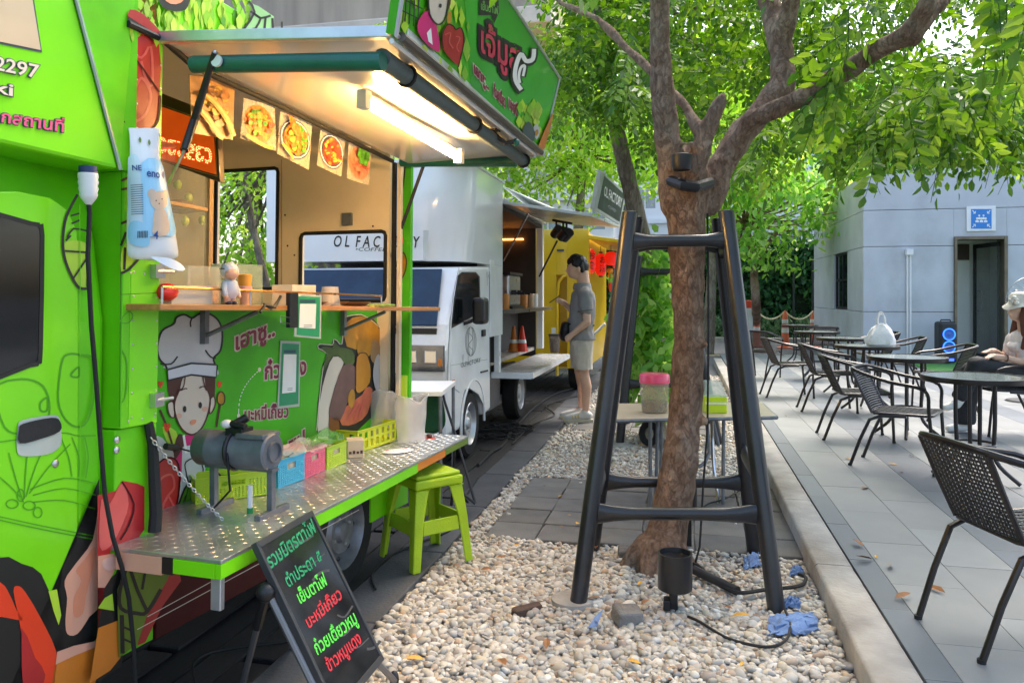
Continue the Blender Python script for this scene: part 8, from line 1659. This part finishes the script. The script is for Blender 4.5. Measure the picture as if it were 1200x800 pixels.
o = q.build('back_weave', CH, smooth=False); o['kind'] = 'stuff'
def chair_at(x, y, deg, label, first=[True]):
    if first[0]: first[0] = False; CH.location = (x, y, .1); CH.rotation_euler = (0, 0, R(deg)); CH['label'] = label; return CH
    return dup(CH, (x, y, .1), R(deg), label)
for a in ((1.29, 3.24, 16.5, 'black wicker chair nearest the camera with its back turned'), (1.62, 6.23, -26, 'wicker chair with a shiny striped seat drawn up to the near round table'), (1.56, 7.42, 0, 'dark wicker chair behind the shiny striped one, facing the second table'), (1.62, 9.13, 0, 'wicker chair facing the table with the white carrier bag'), (1.34, 10.3, 7, 'wicker chair nearest the kerb in the middle of the row'), (1.2, 12.5, 62, 'farthest chair beside the kerb with its woven back showing'),
          (2.34, 5.08, 172, 'wicker chair at the frame edge on the near side of the near round table'), (2.92, 7.95, 185, 'wicker chair on which the woman sits'), (2.78, 9.35, 178, 'wicker chair with high arms right of the white carrier bag'), (2.75, 12.3, 184, 'wicker chair standing against the grey building corner'), (2.35, 14.4, 100, 'farthest wicker chair by the last round table'), (2.72, 10.9, 176, 'wicker chair half hidden behind the white carrier bag')): chair_at(*a)
TB = thing('round_table', 'proto', 'table', (0, 0, .1), group='round glass topped terrace tables')
GT = mat('green grey glass top', (.24, .28, .26), .2, coat=.4, var=.5, scale=28, spec=.8)
q = MB(); q.lathe([(.001, .712), (.315, .712), (.315, .722), (.001, .7225)], GT, 40); q.build('glass_top', TB); q = MB(); q.lathe([(.312, .690), (.335, .690), (.337, .70), (.335, .726), (.316, .727), (.3155, .7115)], TUBE, 40, None, False); q.build('rim', TB)
for k in range(4):
    a = k * math.pi / 2 + math.pi / 4; c_, s_ = math.cos(a), math.sin(a); q = MB(); q.tube(spline([(.12 * c_, .12 * s_, .69), (.12 * c_, .12 * s_, .42), (.115 * c_, .115 * s_, .22), (.15 * c_, .15 * s_, .12), (.27 * c_, .27 * s_, .015)], 4, False), .014, TUBE, 8); q.build('leg', TB)
q = MB(); q.tube([(.128 * math.cos(t), .128 * math.sin(t), .26) for t in np.linspace(0, 6.28, 17)[:-1]], .009, TUBE, 6, True); q.tube([(.25 * math.cos(t), .25 * math.sin(t), .694) for t in np.linspace(0, 6.28, 21)[:-1]], .009, TUBE, 6, True)
for k in range(4): a = k * math.pi / 2 + math.pi / 4; q.tube([(0.1 * math.cos(a), .1 * math.sin(a), .694), (.33 * math.cos(a), .33 * math.sin(a), .694)], .009, TUBE, 6)
q.build('tie_ring', TB)
for i, (x, y, lab) in enumerate(((1.97, 5.87, 'round glass topped table nearest the camera, in front of the woman'), (1.99, 7.6, 'second round table, between the woman and the shiny striped chair'), (2.0, 9.2, 'round table carrying the white carrier bag'), (2.06, 10.8, 'round table right behind the one with the carrier bag'), (2.02, 12.6, 'round table fifth from the camera, near the building corner'), (2.15, 15.3, 'farthest round table close to the traffic cones'))):
    o = TB if i == 0 else dup(TB); o.location = (x, y, .1); o.rotation_euler = (0, 0, R(12 + i * 17)); o['label'] = lab
# carrier bag
c = Vector((2.12, 9.12, .8235)); T = thing('carrier_bag', 'white plastic carrier bag with tied handles on the third round table', 'bag', c[:]); random.seed(2); vs = []; n_ = 28
prof_ = ((0, .12, .085), (.02, .15, .105), (.07, .158, .11), (.12, .14, .10), (.16, .115, .08), (.195, .09, .055), (.225, .06, .035), (.245, .045, .02))
ph_ = [random.uniform(0, 6) for _ in range(9)]
for i, (z, w_, d) in enumerate(prof_):
    for j in range(n_):
        a = 2 * math.pi * j / n_; f_ = i / 7; r_ = 1 + (.05 + .10 * f_) * math.sin(a * 5 + ph_[0] + i * .25) + .05 * math.sin(a * 9 + ph_[1] - i * .5) + random.uniform(-.075, .075); vs.append((w_ * r_ * math.cos(a) + .012 * f_, d * r_ * math.sin(a), z + (random.uniform(-.006, .006) if i else 0)))
CB = mat('white carrier film', (.80, .80, .80), .35, var=.04, bump=.5, bscale=30); q = MB(); q.add(vs, [(i * n_ + j, i * n_ + (j + 1) % n_, (i + 1) * n_ + (j + 1) % n_, (i + 1) * n_ + j) for i in range(7) for j in range(n_)] + [tuple(range(n_ - 1, -1, -1)), tuple(range(7 * n_, 8 * n_))], CB); q.build('bag_body', T, ang=22)
for s_, h_ in ((-1, .36), (1, .34)): q = MB(); q.tube(spline([(.01 + s_ * .04, s_ * .008, .22), (.01 + s_ * .045, s_ * .01, .29), (.01 + s_ * .025, s_ * .01, h_), (.01 - s_ * .01, s_ * .01, h_ + .005), (.01 - s_ * .03, s_ * .01, .29), (.01 - s_ * .03, s_ * .008, .22)], 4, False), .009, CB, 6); q.build('handle', T)
# party speaker
c = onz(1108, 427, .116); c.y = 15.5; c = at(1108, 427, 14.3); c.z = .116; T = thing('speaker', 'tall black party speaker with two glowing blue rings against the grey wall', 'speaker', c[:], (0, 0, R(8))); kk = 14.3 / 900
w_, h_ = 10 * kk, 49 * kk; q = MB(); q.box((-w_, -.13, .02), (w_, .14, h_), mat('speaker shell', (.015, .016, .018), .4)); q.build('cabinet', T, smooth=False, bev=.05)
for z in (.70, .40):
    q = MB(); M = Matrix.Translation((0, -.132, h_ * z)) @ Matrix.Rotation(R(90), 4, 'X'); r_ = 7.0 * kk; q.lathe([(r_ * .8, 0), (r_, 0), (r_ * 1.02, .015), (r_ * .86, .02)], mat('lit blue ring', (.05, .2, 1), .4, emit='#2a6bff', es=.9), 24, M, False); q.build('light_ring', T); q = MB(); q.lathe([(r_ * .84, .012), (r_ * .5, .0), (r_ * .3, .004), (.001, .012)], mat('speaker cone', (.05, .14, .4), .4), 24, M, False); q.build('driver', T)
q = MB(); q.box((-.09, -.134, .05), (.09, -.128, .10), mat('lit blue strip', (.05, .2, 1), .4, emit='#3a50ff', es=.9)); q.build('light_strip', T, smooth=False)
q = MB(); q.tube([(-.09, 0, h_ - .01), (-.08, 0, h_ + .03), (.08, 0, h_ + .03), (.09, 0, h_ - .01)], .014, BLACKM, 6); q.build('handle', T)
# pedestal fan behind the woman
c = at(1206, 354, 9.2); T = thing('fan', 'large grey pedestal fan standing behind the woman at the frame edge', 'fan', (c.x, c.y, .1), (0, 0, YAW)); z = c.z - .1; r_ = .30; GW_ = mat('fan wire', (.3, .31, .3), .35, metal=.7)
q = MB()
for k in range(28): a = k * math.pi / 14; q.tube([(0.04 * math.cos(a), -.11, z + .04 * math.sin(a)), (r_ * .7 * math.cos(a), -.095, z + r_ * .7 * math.sin(a)), (r_ * math.cos(a), -.03, z + r_ * math.sin(a))], .0028, GW_, 4)
for rr_, yy_ in ((r_, -.03), (r_ * .7, -.095), (r_ * .4, -.105)): q.tube([(rr_ * math.cos(t), yy_, z + rr_ * math.sin(t)) for t in np.linspace(0, 6.283, 33)[:-1]], .004, GW_, 5, True)
q.build('guard_cage', T)
for k in range(3):
    a = k * 2.094 + .5; q = MB(); u_ = Vector((math.cos(a), 0, math.sin(a))); v_ = Vector((-math.sin(a), 0, math.cos(a))); cc = Vector((0, -.05, z)); q.add([cc + u_ * .03 - v_ * .02, cc + u_ * .14 - v_ * .07 + Vector((0, .02, 0)), cc + u_ * .25 - v_ * .05 + Vector((0, .02, 0)), cc + u_ * .26 + v_ * .05 - Vector((0, .02, 0)), cc + u_ * .14 + v_ * .04 - Vector((0, .02, 0)), cc + u_ * .03 + v_ * .02], [(0, 1, 4, 5), (1, 2, 3, 4)], mat('fan blade', (.12, .13, .13), .4)); o = q.build('blade', T, sub=1); o.modifiers.new('thick', 'SOLIDIFY').thickness = .004
q = MB(); q.ball((0, .03, z), (.07, .12, .07), BLACKM); q.tube([(0, .06, z - .04), (0, .06, .03)], .018, GW_, 8); q.lathe([(.22, 0), (.2, .02), (.03, .035), (.001, .035)], BLACKM, 22, Matrix.Translation((0, .06, 0))); q.build('stand', T)
# ------------------------------------------------------------------ cones, chain, gate boxes by the road
CONE = mat('orange cone plastic', (.78, .16, .06), .5, var=.1, dirt=.15); CW = mat('reflective white band', (.75, .74, .7), .4)
tops = []
for px, pyb, t, lab in ((886.5, 400, 21.5, 'orange white traffic cone next to the thin tree trunk'), (920, 402, 20.8, 'orange white traffic cone in the middle of the chain line'), (953, 400, 21.0, 'orange white traffic cone nearest the grey building')):
    c = at(px, pyb, t); c.z = -.05; T = thing('traffic_cone', lab, 'cone', c[:], group='traffic cones joined by a chain'); h_ = 1.02
    q = MB(); q.lathe([(.17, 0), (.17, .03), (.11, .05), (.075, h_ * .8), (.06, h_ * .9), (.02, h_), (.001, h_)], CONE, 18); q.box((-.19, -.19, 0), (.19, .19, .025), CONE); q.build('cone_body', T)
    for za, zb3 in ((.42, .55), (.68, .78)): q = MB(); ra_ = lambda z: .1115 - .035 * (z - .05) / .766; q.lathe([(ra_(za) + .003, za), (ra_(zb3) + .003, zb3)], CW, 18, None, False); q.build('band', T)
    tops.append(c + Vector((0, 0, h_ - .02)))
WCH = mat('white yellow plastic chain', (.75, .68, .45), .5)
ends = [at(862, 372, 21.8)] + tops + [at(985, 377, 20.5)]
for a, b, lab in zip(ends, ends[1:], ('plastic chain from the planter to the cone by the thin trunk', 'plastic chain hanging between the first and middle cone', 'plastic chain hanging between the middle cone and the one by the building', 'plastic chain from the last cone to the white meter box')): chain('plastic_chain', lab, a, b, .22, 26, .014, WCH)
c = at(979, 400, 18.6); T = thing('meter_box', 'white metal box on a post at the corner of the grey building', 'box', (c.x, c.y, -.05)); q = MB(); a = at(972, 372, 18.6); b = at(984, 357, 18.6); q.box((a.x, c.y, a.z - .15), (b.x, c.y + .2, b.z), WHITEP); q.build('box_shell', T, world=True, smooth=False, bev=.01); q = MB(); q.tube([(c.x, c.y + .1, -.05), (c.x, c.y + .1, a.z - .151)], .03, DULLST); q.build('post', T, world=True); q = MB(); q.box((a.x + .15, c.y - .06, a.z - .35), (b.x + .05, c.y - .001, a.z - .1), WHITEPL); q.build('small_box', T, world=True, smooth=False)
a, b = at(868, 400, 20), at(882, 352, 20); T = thing('barrier', 'white roadside barrier board with an orange top beside the thin trunk', 'barrier', (a.x, a.y, -.05)); q = MB(); q.box((a.x, a.y, -.05), (b.x, a.y + .08, b.z - .2), WHITEP); q.build('board', T, world=True, smooth=False, bev=.01); q = MB(); q.box((a.x, a.y - .002, b.z - .198), (b.x, a.y + .082, b.z), VERM); q.build('top_band', T, world=True, smooth=False, bev=.01)
for px, lab in ((930, 'thin dark steel post before the hedge behind the cones'), (952, 'second thin dark post before the hedge, nearer the building')):
    c = at(px, 396, 24.9); q = MB(); q.tube([(c.x, c.y, -.05), (c.x, c.y, 2.3 if px == 930 else 2.6)], .035, mat('dark post', (.02, .03, .025), .6), 8); tag(q.build('post'), lab, 'post')
# climbing shrub strip at the foot of the hedge
n = 5000; P = np.column_stack([rng.uniform(-12, 12, n), 26.2 + rng.uniform(-.5, .5, n), rng.uniform(-.05, .55, n)]); V, F = leaf_faces(P, rng.normal(0, .6, (n, 3)) + np.array([0, -.3, .9]), rng.normal(0, .7, (n, 3)) + np.array([0, -.8, .3]), rng.uniform(.12, .25, n), rng.uniform(.05, .09, n))
tag(npmesh('ground_cover', V, F, leaf_mat('pale shrub leaf', ['#5d7a55', '#6f8d62', '#4a6a48', '#86a077'], .3)), 'pale green ground cover planted along the foot of the hedge', 'ground cover', kind='stuff')
